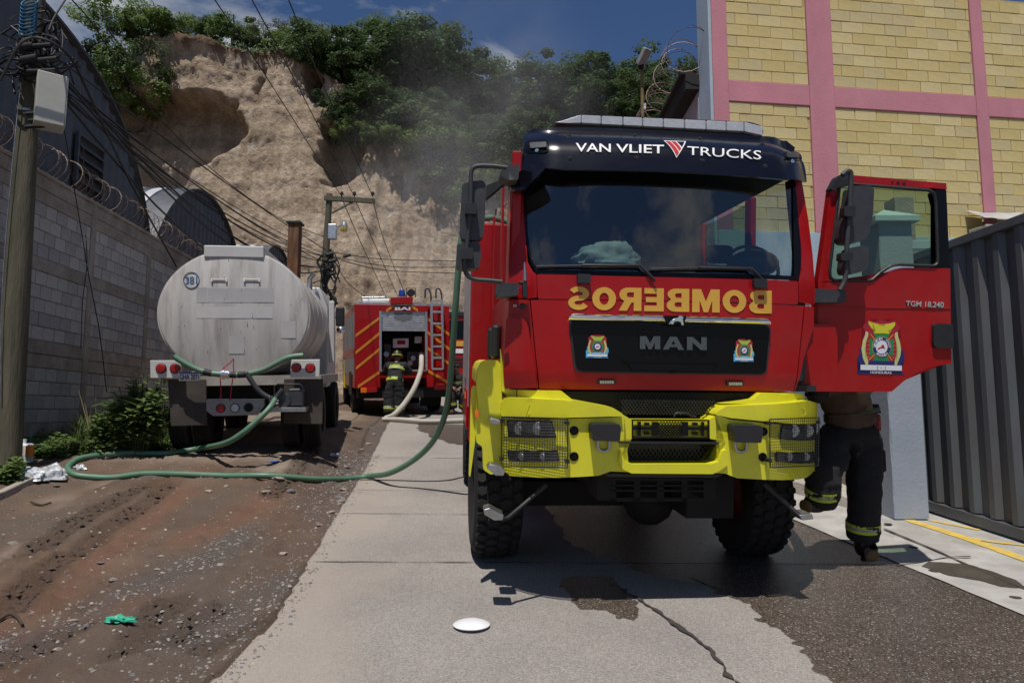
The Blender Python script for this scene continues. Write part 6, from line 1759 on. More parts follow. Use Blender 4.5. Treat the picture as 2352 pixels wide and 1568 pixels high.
# pump on its shelf
sh = TK.plate('pump_shelf', c6((775, 1250), (1000, 1250), (1000, 1276), (780, 1278)), -.25, .35, M['steel'], tk, bevel=.004)
mb = MB(); mb.tube([TK.T(*c, -.2) for c in c6((812, 1250), (812, 1125), (828, 1110), (965, 1110), (982, 1128), (984, 1250))], .012, 8); mb.build('pump_frame', M['black'], sh, smooth=50)
mb = MB(); p = TK.T(*c6((880, 1205))[0], -.12); mb.cyl(p + Vector((-.02, -.08, 0)), p + Vector((-.02, .18, 0)), .1, 20); mb.box((p.x + .05, p.y - .06, p.z - .08), (p.x + .26, p.y + .16, p.z + .14)); mb.cyl(p + Vector((.05, -.0, .12)), p + Vector((.2, .0, .12)), .05, 12)
mb.build('pump', M['grey_plastic'], sh, smooth=40, bevel=.006)
mb = MB(); mb.tube([TK.T(*c, -.22) for c in c6((806, 1212), (835, 1170), (862, 1140))], .035, 10); mb.build('outlet_pipe', M['grey_plastic'], sh, smooth=50)
# cab beyond the tank
cxl, cxr = ctr.x - rx * .98, ctr.x + rx * .99
mb = MB(); mb.prism([(cxl, .9), (cxr, .9), (cxr, ctr.z + .35), (cxr - .15, ctr.z + .75), (cxl + .15, ctr.z + .75), (cxl, ctr.z + .35)], 3.3, 5.0); cab_ = mb.build('cab', M['white_paint'], tk, bevel=.04, smooth=40)
mb = MB(); mb.box((cxr + .005, 3.7, ctr.z - .3), (cxr + .025, 4.5, ctr.z + .3)); mb.build('side_window', M['black_gloss'], cab_)
a, b_ = TK.T(755, 691, 3.2), TK.T(768, 832, 3.2)
mb = MB(); mb.box((a.x, 3.2, b_.z), (b_.x, 3.26, a.z)); mb.build('door_panel', M['white_paint'], cab_, bevel=.02)
a, b_ = TK.T(771, 704, 3.9), TK.T(791, 749, 3.9)
mb = MB(); mb.box((a.x, 3.9, b_.z), (b_.x, 4.0, a.z)); mr = mb.build('mirror', M['black'], cab_, bevel=.03)
mb = MB(); mb.ball(TK.T(783, 757, 3.9), .09, .05, .06); mb.tube([TK.T(783, 765, 3.9), TK.T(765, 762, 3.9)], .012, 6); mb.build('wide_mirror', M['chrome'], cab_, smooth=60)
mb = MB(); mb.tube([TK.T(711, 690, 3.15), TK.T(712, 640, 3.15), TK.T(722, 628, 3.15)], .05, 10); mb.build('exhaust_stack', M['steel'], tk, smooth=50)
# red strings
for pts in ([(565, 955), (540, 985), (505, 1010)], [(485, 1070), (487, 1120), (488, 1180)], [(560, 1075), (552, 1130), (545, 1195)], [(566, 960), (562, 990), (566, 1040)]):
    mb = MB(); mb.tube([TK.T(*c, -.02) for c in c6(*pts)], .008, 5); mb.tube([TK.T(*c6(pts[-1])[0], -.02), TK.T(*c6((pts[-1][0], pts[-1][1] + 12))[0], -.02)], [.009, .02], 5)
    mb.build('cord', flat('red_cord', (.42, .02, .06)), tk)

# ================================================================== second fire engine (rear view)
c7 = lambda *p: [(716.6 + x * .36346, 422.6 + y * .36346) for x, y in p]
b_o = at(922, 945, 18.2); b_o.z = base_z(-2.9, 18.6)
BK = Frame(Matrix.Translation(b_o) @ Matrix.Rotation(R(17), 4, 'Z') @ Matrix.Rotation(R(3.5), 4, 'X') @ Matrix.Rotation(R(-1.5), 4, 'Y'))
bk = empty('fire_engine', label='red fire engine seen from behind, rear shutter raised, ladder on its back', cat='fire engine', mtx=BK.m)
bx0, bx1 = BK.T(*c7((270, 1000))[0], 0).x, BK.T(*c7((868, 1000))[0], 0).x
bzt, bzb = BK.T(*c7((560, 765))[0], 0).z, BK.T(*c7((560, 1285))[0], 0).z
ox0, ox1 = BK.T(*c7((432, 1000))[0], 0).x, BK.T(*c7((722, 1000))[0], 0).x
oz0, oz1 = BK.T(*c7((560, 1172))[0], 0).z, BK.T(*c7((560, 805))[0], 0).z
mb = MB()
mb.box((bx0, 0, bzb), (ox0, .8, bzt)); mb.box((ox1, 0, bzb), (bx1, .8, bzt)); mb.box((ox0, 0.001, oz1), (ox1, .8, bzt - .002)); mb.box((bx0, .8, bzb), (bx1, 4.6, bzt)); mb.box((ox0, .002, bzb + .25), (ox1, .8, oz0))
bd = mb.build('equipment_body', M['red'], bk, bevel=.01)
mb = MB(); mb.box((ox0, .77, oz0), (ox1, .79, oz1)); mb.build('locker_back', M['dark'], bk)
for a, b_, c, d in ((ox0 - .03, ox0 + .03, oz0 - .03, oz1), (ox1 - .03, ox1 + .03, oz0 - .03, oz1), (ox0, ox1, oz0 - .05, oz0)):
    mb = MB(); mb.box((a, -.03, c), (b_, .02, d)); mb.build('shutter_frame', M['alu'], bk)
zs = BK.T(*c7((560, 930))[0], 0).z; ns = 12
shut = empty('shutter'); shut.parent = bk
for k in range(ns):
    z0 = zs + (oz1 - zs) * k / ns; z1 = zs + (oz1 - zs) * (k + 1) / ns
    MB().box((ox0 + .03, .03, z0 + .006), (ox1 - .03, .045, z1)).build('slat', M['alu'], shut, bevel=.004)
BK.plate('badge', c7((516, 810), (637, 810), (634, 848), (578, 867), (520, 846)), .022, .006, flat('badge_grey', (.16, .17, .18)), bk, bevel=0)
for px, mm in ((((512, 976), (612, 974), (610, 1032), (512, 1034)), 'white'), (((540, 988), (590, 987), (590, 1012), (540, 1013)), 'red'), (((650, 962), (695, 962), (693, 1005), (650, 1005)), 'white'), (((455, 1010), (500, 1010), (500, 1140), (455, 1140)), 'grey_plastic'), (((600, 1060), (700, 1060), (700, 1160), (600, 1160)), 'grey_plastic')):
    BK.plate('pump_panel', c7(*px), .5 if mm != 'red' else .48, .1, M[mm], bk, bevel=.01)
for c in ((470, 1075), (640, 1100), (690, 1075), (620, 1130)):
    p = BK.T(*c7(c)[0], .4); MB().cyl(p, p + Vector((0, .09, 0)), .07, 14).build('pump_outlet', M['steel'], bk, smooth=40)
M['chev'] = mat('chevron_orange', (.62, .24, .02), .4, 0, .05, 6)
for q in (((275, 958), (428, 845)), ((275, 1066), (428, 942)), ((278, 1164), (430, 1040)), ((290, 1280), (430, 1185)), ((468, 802), (520, 766)), ((868, 950), (722, 845)), ((868, 1042), (722, 930)), ((862, 1130), (722, 1030)), ((855, 1250), (735, 1180)), ((670, 800), (620, 766))):
    (x0, y0), (x1, y1) = q
    BK.plate('chevron', c7((x0, y0 - 9), (x1, y1 - 9), (x1, y1 + 10), (x0, y0 + 10)), -.006, .005, M['chev'], bk, bevel=0)
ld = empty('ladder'); ld.parent = bk
P0 = [BK.T(*c, -.16) for c in c7((742, 1170), (757, 900), (742, 740))]
for xa, xb in ((747, 765), (815, 832)):
    BK.plate('rail', c7((xa, 740), (xb - 2, 740), (xb + 2, 1170), (xa + 8, 1170)), -.2, .05, M['alu'], ld, bevel=.004)
    mb = MB(); mb.tube(spline([BK.T(*c, -.17) for c in c7((xa + 8, 760), (xa + 2, 690), (xa - 12, 662), (xa - 30, 670), (xa - 32, 720))], 4), .022, 8); mb.build('hook', M['grey_plastic'], ld, smooth=50)
for y in (735, 808, 882, 954, 1026, 1098, 1168):
    BK.plate('rung', c7((755, y - 6), (826, y - 6), (828, y + 6), (758, y + 6)), -.19, .03, M['alu'], ld, bevel=.004)
bb = BK.plate('beacon_box', c7((494, 716), (640, 712), (636, 758), (498, 760)), -.04, .3, M['red'], bk, bevel=.015)
BK.text('BAI', c7((524, 776), (622, 774), (622, 797), (524, 798)), -.012, M['letter_white'], bk, .03)
mb = MB(); p = BK.T(*c7((568, 712))[0], .1); mb.lathe([(.09, 0), (.085, .15), (.05, .2), (.001, .2)], 16, 0, Matrix.Translation(p)); mb.build('beacon', flat('beacon_blue', (.02, .05, .25), .1), bk, smooth=40)
mb = MB(); p = BK.T(*c7((625, 688))[0], .1); mb.cyl(p + Vector((0, -.08, 0)), p + Vector((0, .08, 0)), .10, 16); mb.tube([p + Vector((-.12, 0, -.12)), p + Vector((-.12, 0, .13)), p + Vector((.12, 0, .13)), p + Vector((.12, 0, -.12))], .014, 6); mb.build('searchlight', M['black'], bk, smooth=40)
mb = MB(); mb.tube([BK.T(*c7((320, 738))[0], .3), BK.T(*c7((490, 736))[0], .3)], .05, 10); mb.build('suction_pipe', M['white'], bk, smooth=50)
mb = MB()
for k in range(5):
    p = BK.T(*c7((320 + k * 35, 740))[0], .9); mb.bar(p, p + Vector((0, 0, .22)), .02)
mb.tube([BK.T(*c7((315, 715))[0], .9), BK.T(*c7((460, 712))[0], .9)], .012, 6); mb.build('roof_rail', M['alu'], bk)
mb = MB(); mb.box((bx0 + .02, .02, bzt), (bx1 - .02, 4.5, bzt + .05)); mb.build('roof_deck', M['alu'], bk)
BK.plate('tail_light', c7((308, 1288), (346, 1288), (346, 1318), (308, 1318)), -.03, .06, M['orange_lens'], bk); BK.plate('tail_light', c7((348, 1288), (412, 1286), (412, 1314), (348, 1318)), -.03, .06, M['red_lens'], bk); BK.plate('tail_light', c7((772, 1266), (850, 1262), (850, 1296), (772, 1300)), -.03, .06, M['red_lens'], bk)
mb = MB(); mb.box((bx0 + .1, .1, .45), (bx1 - .1, 4.5, bzb)); mb.build('chassis', M['dark'], bk)
for x, y in ((bx0 + .17, 1.5), (bx1 - .17, 1.5), (bx0 + .17, 5.2), (bx1 - .17, 5.2)): tyre(.5, .32, 'wheel', bk, (x, y, .5))
for x0, x1 in ((ox1 - .05, ox1 + .5),): 
    mb = MB(); mb.box((x0, .7, .18), (x1, .73, .75)); mb.build('mudflap', M['rubber'], bk)
mb = MB(); mb.box((bx0 - .02, 1.0, .5), (bx0 - .003, 2.0, 1.15)); mb.build('wheel_arch', M['dark'], bk)
for k, (y0, y1) in enumerate(((.15, 1.0), (1.15, 2.2), (2.3, 3.3), (3.4, 4.4))):
    mb = MB(); mb.box((bx0 - .015, y0, bzb + .35), (bx0 - .002, y1, bzt - .2)); mb.build('locker_shutter', M['alu'], bk)
mb = MB(); mb.box((bx0 - .016, .1, bzb + .8), (bx0 - .0155 + .001, 4.4, bzb + 1.05)); mb.build('side_band', M['red'], bk)
mb = MB(); mb.box((bx0 + .05, 4.7, .7), (bx1 - .05, 6.7, bzt - .1)); cb = mb.build('cab', M['red'], bk, bevel=.08)
mb = MB(); mb.box((bx0 - .02, 4.5, .6), (bx0 + .2, 5.0, 1.5)); mb.build('fender', M['yellow'], bk, bevel=.03)

# ================================================================== third fire engine, mostly hidden
e_o = at(1095, 945, 25.5); e_o.z = base_z(e_o.x, 26)
EK = Frame(Matrix.Translation(e_o) @ Matrix.Rotation(R(4), 4, 'Z'))
ek = empty('fire_engine', label='red fire engine facing the camera, mostly hidden behind the front engine and the green hose', cat='fire engine', mtx=EK.m)
ez = lambda v: EK.T(1050, v, 0).z
mb = MB(); mb.box((-1.2, 0, ez(880)), (1.2, 2.2, ez(722))); mb.build('cab', M['red'], ek, bevel=.08)
mb = MB(); mb.box((-1.08, -.012, ez(778)), (1.08, -.001, ez(736))); mb.build('windscreen', M['black_gloss'], ek)
mb = MB(); mb.box((-1.22, -.05, ez(726)), (1.22, .3, ez(716))); mb.build('sun_visor', M['black'], ek, bevel=.01)
mb = MB(); mb.box((-1.0, -.03, ez(795)), (1.0, -.002, ez(783))); mb.build('band', M['letter_gold'], ek)
mb = MB(); mb.box((-1.0, -.03, ez(811)), (1.0, -.002, ez(801))); mb.build('band', M['letter_white'], ek)
for k in range(3): MB().box((-.9, -.02, ez(842 - k * 8)), (.9, -.001, ez(838 - k * 8))).build('grille_slat', M['black'], ek)
for x in (-.9, .9): MB().box((x - .2, -.03, ez(866)), (x + .2, .02, ez(852))).build('headlight', M['lens'], ek, bevel=.01)
mb = MB(); mb.box((-1.22, -.12, .5), (1.22, .2, ez(875))); mb.build('bumper', M['yellow'], ek, bevel=.03)
mb = MB(); mb.box((-1.25, 2.3, .8), (1.25, 6.5, ez(715))); mb.build('equipment_body', M['red'], ek, bevel=.03)
for x, y in ((-1.05, 1.2), (1.05, 1.2), (-1.05, 5), (1.05, 5)): tyre(.5, .32, 'wheel', ek, (x, y, .5))

# ================================================================== people
M['bunker'] = mat('bunker_cloth', (.013, .013, .014), .85, 0, .3, 14, bump=.35, bscale=30)
M['reflect'] = mat('reflective_yellow', (.50, .60, .03), .45, 0, .08, 20)
M['reflect_grey'] = mat('reflective_grey', (.32, .33, .32), .35, .2, .1, 20)
M['tan_shirt'] = mat('tan_shirt', (.085, .052, .038), .9, 0, .25, 8, bump=.3, bscale=25)
M['skin'] = mat('skin', (.23, .125, .08), .55, 0, .08, 10)
M['boot'] = mat('boot_black', (.013, .012, .012), .5, 0, .3, 14)
M['boot_tan'] = mat('boot_toe', (.13, .075, .025), .6, 0, .25, 14)
M['hair'] = mat('hair', (.012, .01, .009), .8, 0, .3, 30)
def skin_mesh(name, verts, edges, m, parent, sub=3, smooth=True):
    """one continuous surface grown round a skeleton; verts: name -> (x, y, z, radius[, radius2])"""
    keys = list(verts); ix = {k: i for i, k in enumerate(keys)}
    me = bpy.data.meshes.new(name)
    me.from_pydata([verts[k][:3] for k in keys], [(ix[a], ix[b_]) for a, b_ in edges], [])
    o = bpy.data.objects.new(name, me); link(o); o.parent = parent
    sk = o.modifiers.new('skin', 'SKIN'); sk.use_smooth_shade = True; sk.branch_smoothing = .6
    if not me.skin_vertices:
        bm = bmesh.new(); bm.from_mesh(me); bm.verts.layers.skin.verify(); bm.to_mesh(me); bm.free()
    lay = me.skin_vertices[0].data
    for i, k in enumerate(keys):
        r = verts[k][3:]; kk = 1.0 if name in ('body',) else 1.6 if name in ('boot', 'toe_cap') else 1.55 if name == 'trousers' else 1.85 if name == 'shirt' else 1.38
        lay[i].radius = (kk * r[0], kk * (r[1] if len(r) > 1 else r[0])); lay[i].use_root = (i == 0)
    s = o.modifiers.new('sub', 'SUBSURF'); s.levels = sub; s.render_levels = sub
    dg = bpy.context.evaluated_depsgraph_get(); dg.update()
    me2 = bpy.data.meshes.new_from_object(o.evaluated_get(dg))
    bpy.data.objects.remove(o); bpy.data.meshes.remove(me)
    if name in ('trousers', 'jacket', 'shirt', 'sleeve'):     # creases and sagging folds in the cloth
        for q in me2.vertices:
            c = q.co; w = noise.noise((c.x * 7 + c.z * 3, c.y * 7, c.z * 15)); w2 = noise.noise((c.x * 16, c.y * 16, c.z * 30 + c.x * 12))
            q.co = c + q.normal * (.020 * w - .016 * abs(w2) + .006)
    me2.materials.clear()
    me2.name = name
    return finish(me2, name, m, None, parent, 180, fix=True)
def chain(*ks): return list(zip(ks, ks[1:]))
def hand_verts(V, E, side, wr, tip, flat_n):
    """palm, five unequal fingers with bends, and a thumb leaving the side of the palm"""
    wr, tip = Vector(wr), Vector(tip); d = (tip - wr).normalized(); n = Vector(flat_n).normalized(); s = d.cross(n).normalized()
    pk = side + 'palm'; p = wr + d * .05
    V[pk] = (*p, .030, .020); E.append((side + 'wr', pk))
    for i, (o, L_) in enumerate(((-.028, .075), (-.010, .085), (.010, .080), (.027, .062))):
        a = p + d * .035 + s * o; b_ = a + d * L_ * .55 + n * .01; c = b_ + d * L_ * .35 + n * .03
        for j, q in enumerate((a, b_, c)): V[side + 'f%d%d' % (i, j)] = (*q, .0095 - .001 * j)
        E += [(pk, side + 'f%d0' % i), (side + 'f%d0' % i, side + 'f%d1' % i), (side + 'f%d1' % i, side + 'f%d2' % i)]
    a = p - s * .032 - d * .01; b_ = a - s * .025 + d * .03 + n * .012; c = b_ + d * .028 + n * .01
    for j, q in enumerate((a, b_, c)): V[side + 't%d' % j] = (*q, .0115 - .001 * j)
    E += [(pk, side + 't0'), (side + 't0', side + 't1'), (side + 't1', side + 't2')]
def person(root, J, jacket=True, bands=True, shirt=None, pack=None):
    """J: joint positions in the person's own frame, facing -y unless the pose turns them"""
    v = {k: Vector(p) for k, p in J.items()}
    V = {'pelvis': (*v['pelvis'], .13, .10), 'waist': (*v['waist'], .125, .095), 'chest': (*v['chest'], .155, .11), 'neck': (*v['neck'], .055), 'head': (*v['head'], .085, .095), 'crown': (*(v['head'] + (v['head'] - v['neck']).normalized() * .09), .065)}
    E = chain('pelvis', 'waist', 'chest', 'neck', 'head', 'crown')
    for s in 'lr':
        V[s + 'sh'] = (*v[s + 'sh'], .062); V[s + 'el'] = (*v[s + 'el'], .045); V[s + 'wr'] = (*v[s + 'wr'], .03)
        V[s + 'hip'] = (*v[s + 'hip'], .095); V[s + 'kn'] = (*v[s + 'kn'], .062); V[s + 'an'] = (*v[s + 'an'], .045); V[s + 'toe'] = (*v[s + 'toe'], .04, .03)
        E += [('chest', s + 'sh'), (s + 'sh', s + 'el'), (s + 'el', s + 'wr'), ('pelvis', s + 'hip'), (s + 'hip', s + 'kn'), (s + 'kn', s + 'an'), (s + 'an', s + 'toe')]
        hand_verts(V, E, s, v[s + 'wr'], v[s + 'wr'] + (v[s + 'wr'] - v[s + 'el']).normalized() * .1, (0, -1, .2) if s == 'l' else (0, -1, .2))
    body = skin_mesh('body', V, E, M['skin'], root)
    f = Vector(J.get('face', (0, -1, 0))).normalized(); h = v['head']
    up = (v['head'] - v['neck']).normalized(); sd = f.cross(up).normalized()
    mb = MB(); mb.ball(h + f * .088 - up * .005, .014, .018, .022, 10); mb.build('nose', M['skin'], body, smooth=180)
    mb = MB(); mb.ball(h + sd * .088, .014, .022, .03, 8); mb.build('ear', M['skin'], body, smooth=180)
    mb = MB(); mb.ball(h - sd * .088, .014, .022, .03, 8); mb.build('ear', M['skin'], body, smooth=180)
    for k in (-1, 1):
        mb = MB(); mb.ball(h + f * .078 + sd * .033 * k + up * .02, .012, .012, .008, 8); mb.build('eye', M['hair'], body, smooth=180)
    mb = MB(); mb.ball(h + f * .08 - up * .045, .025, .012, .006, 8); mb.build('mouth', flat('lips', (.2, .07, .06)), body, smooth=180)
    # trousers
    V = {'pelvis': (*(v['pelvis'] + Vector((0, 0, .03))), .165, .13), 'waist': (*(v['pelvis'] + (v['waist'] - v['pelvis']) * 1.0), .165, .13), 'top': (*(v['pelvis'] + (v['waist'] - v['pelvis']) * 1.25), .16, .128)}
    E = [('pelvis', 'waist'), ('waist', 'top')]
    for s in 'lr':
        an = v[s + 'an']; kn = v[s + 'kn']
        V[s + 'hip'] = (*v[s + 'hip'], .125); V[s + 'mid'] = (*((v[s + 'hip'] + kn) / 2), .112); V[s + 'kn'] = (*kn, .10); V[s + 'calf'] = (*((kn + an) / 2), .10); V[s + 'an'] = (*(an + (kn - an).normalized() * .09), .098); V[s + 'hem'] = (*(an + (kn - an).normalized() * .05), .097)
        E += [('pelvis', s + 'hip')] + chain(s + 'hip', s + 'mid', s + 'kn', s + 'calf', s + 'an', s + 'hem')
    tr = skin_mesh('trousers', V, E, M['bunker'], root)
    for s in 'lr':
        an, kn = v[s + 'an'], v[s + 'kn']; d = (kn - an).normalized()
        for (a, b_, mm, rr) in ((.15, .175, 'reflect', .150), (.175, .20, 'reflect_grey', .151), (.20, .225, 'reflect', .150)):
            mb = MB(); mb.cyl(an + d * a, an + d * b_, rr, 18); mb.build('cuff_band', M[mm], tr, smooth=50)
        # boots
        toe = v[s + 'toe']; dv = (toe - an); dv.z = 0; dv.normalize()
        heel = an - dv * .055 + Vector((0, 0, -(an.z - toe.z)))
        V2 = {'top': (*(an + d * .12), .066), 'an': (*(an + Vector((0, 0, -.01))), .060), 'ball': (*(toe - dv * .07 + Vector((0, 0, .015))), .052, .045), 'toe': (*(toe + Vector((0, 0, .01))), .045, .038), 'heel': (*heel, .045, .04)}
        bt = skin_mesh('boot', V2, [('top', 'an'), ('an', 'ball'), ('ball', 'toe'), ('an', 'heel')], M['boot'], root)
        V3 = {'ball': (*(toe - dv * .035 + Vector((0, 0, .016))), .055, .046), 'toe': (*(toe + dv * .008 + Vector((0, 0, .012))), .049, .041)}
        skin_mesh('toe_cap', V3, [('ball', 'toe')], M['boot_tan'], bt)
    if jacket or shirt:
        g = .035 if jacket else .012
        V = {'hem': (*(v['pelvis'] + Vector((0, 0, .0 if jacket else .02))), .15 + g, .12 + g), 'waist': (*v['waist'], .135 + g, .105 + g), 'chest': (*v['chest'], .16 + g, .115 + g), 'collar': (*(v['neck'] - (v['neck'] - v['chest']).normalized() * .03), .07 + g * .3)}
        E = chain('hem', 'waist', 'chest', 'collar')
        for s in 'lr':
            V[s + 'sh'] = (*v[s + 'sh'], .075 + g * .6); V[s + 'el'] = (*v[s + 'el'], .055 + g * .6)
            E += [('chest', s + 'sh'), (s + 'sh', s + 'el')]
            if jacket:
                V[s + 'wr'] = (*(v[s + 'wr'] + (v[s + 'el'] - v[s + 'wr']).normalized() * .03), .045 + g * .5); E.append((s + 'el', s + 'wr'))
        jk = skin_mesh('jacket' if jacket else 'shirt', V, E, M['bunker'] if jacket else shirt, root)
        if jacket and bands:
            ax = (v['chest'] - v['pelvis']).normalized()
            for a0, rr, ry in ((.02, .222, .185), (.33, .232, .185)):
                for (o0, o1, mm) in ((0, .025, 'reflect'), (.025, .05, 'reflect_grey'), (.05, .075, 'reflect')):
                    c0, c1 = v['pelvis'] + ax * (a0 + o0), v['pelvis'] + ax * (a0 + o1)
                    qd = ax.rotation_difference(Vector((0, 0, 1))).inverted().to_matrix().to_4x4() if True else None
                    mb = MB(); Mx = Matrix.Translation(c0) @ ax.to_track_quat('Z', 'Y').to_matrix().to_4x4()
                    mb.add([(rr * math.cos(t) if False else rr * math.cos(2 * math.pi * k / 28), ry * math.sin(2 * math.pi * k / 28), z) for z in (0, o1 - o0) for k in range(28)], [(k, (k + 1) % 28, 28 + (k + 1) % 28, 28 + k) for k in range(28)], 0, Mx)
                    mb.build('jacket_band', M[mm], jk, smooth=60)
            for s in 'lr':
                a, b_ = v[s + 'el'], v[s + 'wr']; d = (b_ - a).normalized()
                for (o0, o1, mm) in ((.10, .125, 'reflect'), (.125, .15, 'reflect_grey'), (.15, .175, 'reflect')):
                    mb = MB(); mb.cyl(a + d * o0, a + d * o1, .075, 16); mb.build('sleeve_band', M[mm], jk, smooth=50)
    return body, v
# the fire-fighter at the rear locker
p = at(905, 948, 17.45)
f1 = empty('person', (p.x, 17.45, base_z(p.x, 17.45)), 'firefighter in helmet and dark gear leaning into the rear locker of the far fire engine', 'person')
J = dict(pelvis=(0, 0, .93), waist=(0, .05, 1.08), chest=(.01, .14, 1.30), neck=(.01, .22, 1.47), head=(.01, .27, 1.58), lsh=(-.19, .18, 1.39), rsh=(.21, .18, 1.39), lel=(-.30, .33, 1.20), rel=(.32, .33, 1.20), lwr=(-.22, .55, 1.25), rwr=(.25, .55, 1.25),
         lhip=(-.10, 0, .88), rhip=(.10, 0, .88), lkn=(-.12, .0, .50), rkn=(.11, .03, .50), lan=(-.12, -.05, .10), ran=(.12, .0, .10), ltoe=(-.13, .10, .045), rtoe=(.14, .15, .045), face=(0, 1, -.2))
body, v = person(f1, J)
h = v['head'] + Vector((0, 0, .05)); M['helmet'] = mat('helmet_yellow', (.42, .45, .03), .3, 0, .1, 10, coat=.3); M['helmet_dark'] = mat('helmet_dark', (.02, .02, .015), .35, 0, .1, 10)
Mx = Matrix.Translation(h) @ Matrix.Rotation(R(-10), 4, 'X')
mb = MB(); mb.lathe([(.165, -.03), (.17, -.02), (.135, -.005), (.13, .06), (.105, .11), (.06, .14), (.001, .15)], 22, 0, Mx); hm = mb.build('helmet', M['helmet_dark'], f1, smooth=40)
mb = MB(); mb.lathe([(.140, .0), (.139, .03)], 22, 0, Mx, cap=False); mb.build('helmet_band', M['helmet'], hm, smooth=40)
mb = MB(); mb.tube([Mx @ Vector(q) for q in ((0, -.135, .05), (0, -.09, .125), (0, 0, .152), (0, .09, .125))], .012, 8); mb.build('helmet_crest', M['helmet'], hm, smooth=60)
mb = MB(); c = v['chest'] + Vector((0, -.165, .06))
text_mesh('HATOH', quad_fn(c + Vector((-.12, .02, .045)), c + Vector((.12, .02, .045)), c + Vector((.12, -.01, -.035)), c + Vector((-.12, -.01, -.035)), (0, .02, 0)), .6, bold=.02).build('lettering', M['reflect'], f1)
# the man stepping up behind the open door
p = ground_hit(1990, 1290); p.z = base_z(p.x, p.y) + .01
f2 = empty('person', p, 'person in tan shirt and dark bunker trousers stepping up behind the open truck door', 'person')
def rel(u, v, d): q = at(u, v, d) - p; return (q.x, q.y, q.z)
J = dict(ran=(.0, .06, .13), rtoe=(.01, -.10, .05), rkn=rel(1985, 1120, 6.45), rhip=rel(1988, 1010, 6.5), pelvis=rel(1955, 992, 6.5), lhip=rel(1918, 1010, 6.45), lkn=rel(1893, 1085, 6.05), lan=rel(1886, 1168, 6.2), ltoe=rel(1848, 1166, 6.12),
         waist=rel(1953, 948, 6.45), chest=rel(1945, 890, 6.4), neck=rel(1925, 842, 6.35), head=rel(1917, 815, 6.33), lsh=rel(1900, 868, 6.3), rsh=rel(1985, 862, 6.5), lel=rel(1880, 905, 6.15), lwr=rel(1862, 888, 6.0), rel=rel(2000, 900, 6.4), rwr=rel(1985, 850, 6.25), face=(-.7, .7, 0))
body, v = person(f2, J, jacket=False, shirt=M['tan_shirt'])
mb = MB(); mb.ball(v['head'] + Vector((0, 0, .03)), .098, .1, .085, 14); mb.build('hair', M['hair'], f2, smooth=180)
a = v['lel']; d = (v['lwr'] - a).normalized()
V = {'a': (*(a - d * .05), .075), 'b': (*(a + d * .2), .065)}
slv = skin_mesh('sleeve', V, [('a', 'b')], M['bunker'], f2)
for o0, o1, mm in ((.02, .05, 'reflect'), (.05, .09, 'reflect_grey'), (.09, .12, 'reflect')):
    mb = MB(); mb.cyl(a + d * o0, a + d * o1, .082, 16); mb.build('sleeve_band', M[mm], slv, smooth=50)
w0 = v['pelvis'] + (v['waist'] - v['pelvis']) * .95
mb = MB(); mb.add([(w0.x + .198 * math.cos(2 * math.pi * k / 28), w0.y + .160 * math.sin(2 * math.pi * k / 28), w0.z + z) for z in (-.025, .025) for k in range(28)], [(k, (k + 1) % 28, 28 + (k + 1) % 28, 28 + k) for k in range(28)]); mb.build('belt', M['boot'], f2, smooth=60)
mb = MB(); mb.box((w0.x + .17, w0.y - .08, w0.z - .16), (w0.x + .25, w0.y + .02, w0.z + .0)); mb.build('pouch', flat('red_pouch', (.16, .02, .02), .8), f2, bevel=.02)
mb = MB(); k0 = v['rhip'] * .6 + v['rkn'] * .4; mb.box((k0.x + .07, k0.y - .1, k0.z - .12), (k0.x + .155, k0.y + .06, k0.z + .1)); mb.build('pocket', M['bunker'], f2, bevel=.03)
# the man crouching beyond
p = at(1050, 945, 19.2)
f3 = empty('person', (p.x, 19.2, base_z(p.x, 19.2)), 'firefighter in dark gear and black cap crouching beyond the green hose', 'person')
J = dict(pelvis=(.05, .1, .55), waist=(.03, .05, .72), chest=(.0, -.02, .97), neck=(-.0, -.06, 1.13), head=(-.02, -.1, 1.26), lsh=(-.2, -.04, 1.04), rsh=(.2, -.0, 1.04), lel=(-.24, -.22, .82), rel=(.25, -.2, .82), lwr=(-.1, -.38, .72), rwr=(.1, -.36, .7),
         lhip=(-.06, .1, .5), rhip=(.16, .1, .5), lkn=(-.14, -.35, .55), rkn=(.2, -.3, .5), lan=(-.12, -.25, .1), ran=(.2, -.1, .1), ltoe=(-.14, -.42, .045), rtoe=(.22, -.26, .045), face=(-.2, -1, -.1))
body, v = person(f3, J)
mb = MB(); mb.ball(v['head'] + Vector((0, .01, .05)), .105, .108, .075, 14); mb.build('cap', M['hair'], f3, smooth=180)
# ================================================================== poles, cables, hoses
_gh0 = ground_hit
def ground_hit(u, v, dz=0.0):                     # from here on: the uneven surface itself
    p = _gh0(u, v)
    p.z = (ground_v(p.x, p.y)[2] if p.x < edge_x(p.y) else road_z(p.x, p.y)) + dz
    return p
M['wood'] = mat('pole_wood', (.13, .11, .075), .9, 0, .4, 3, bump=.6, bscale=14, stretch=(4, 4, .35), col2=(.05, .055, .035), dirt=.4, dirtcol=(.2, .17, .12))
def rope(name, pts, r, m, label=None, cat=None, group=None, parent=None, sub=8, n=8):
    mb = MB(); mb.tube(spline(pts, sub), r, n)
    return mb.build(name, m, parent, smooth=60, label=label, cat=cat, group=group, fix=False)
def sag(a, b_, s, k=14):
    a, b_ = Vector(a), Vector(b_)
    return [a.lerp(b_, i / k) + Vector((0, 0, -4 * s * (i / k) * (1 - i / k))) for i in range(k + 1)]
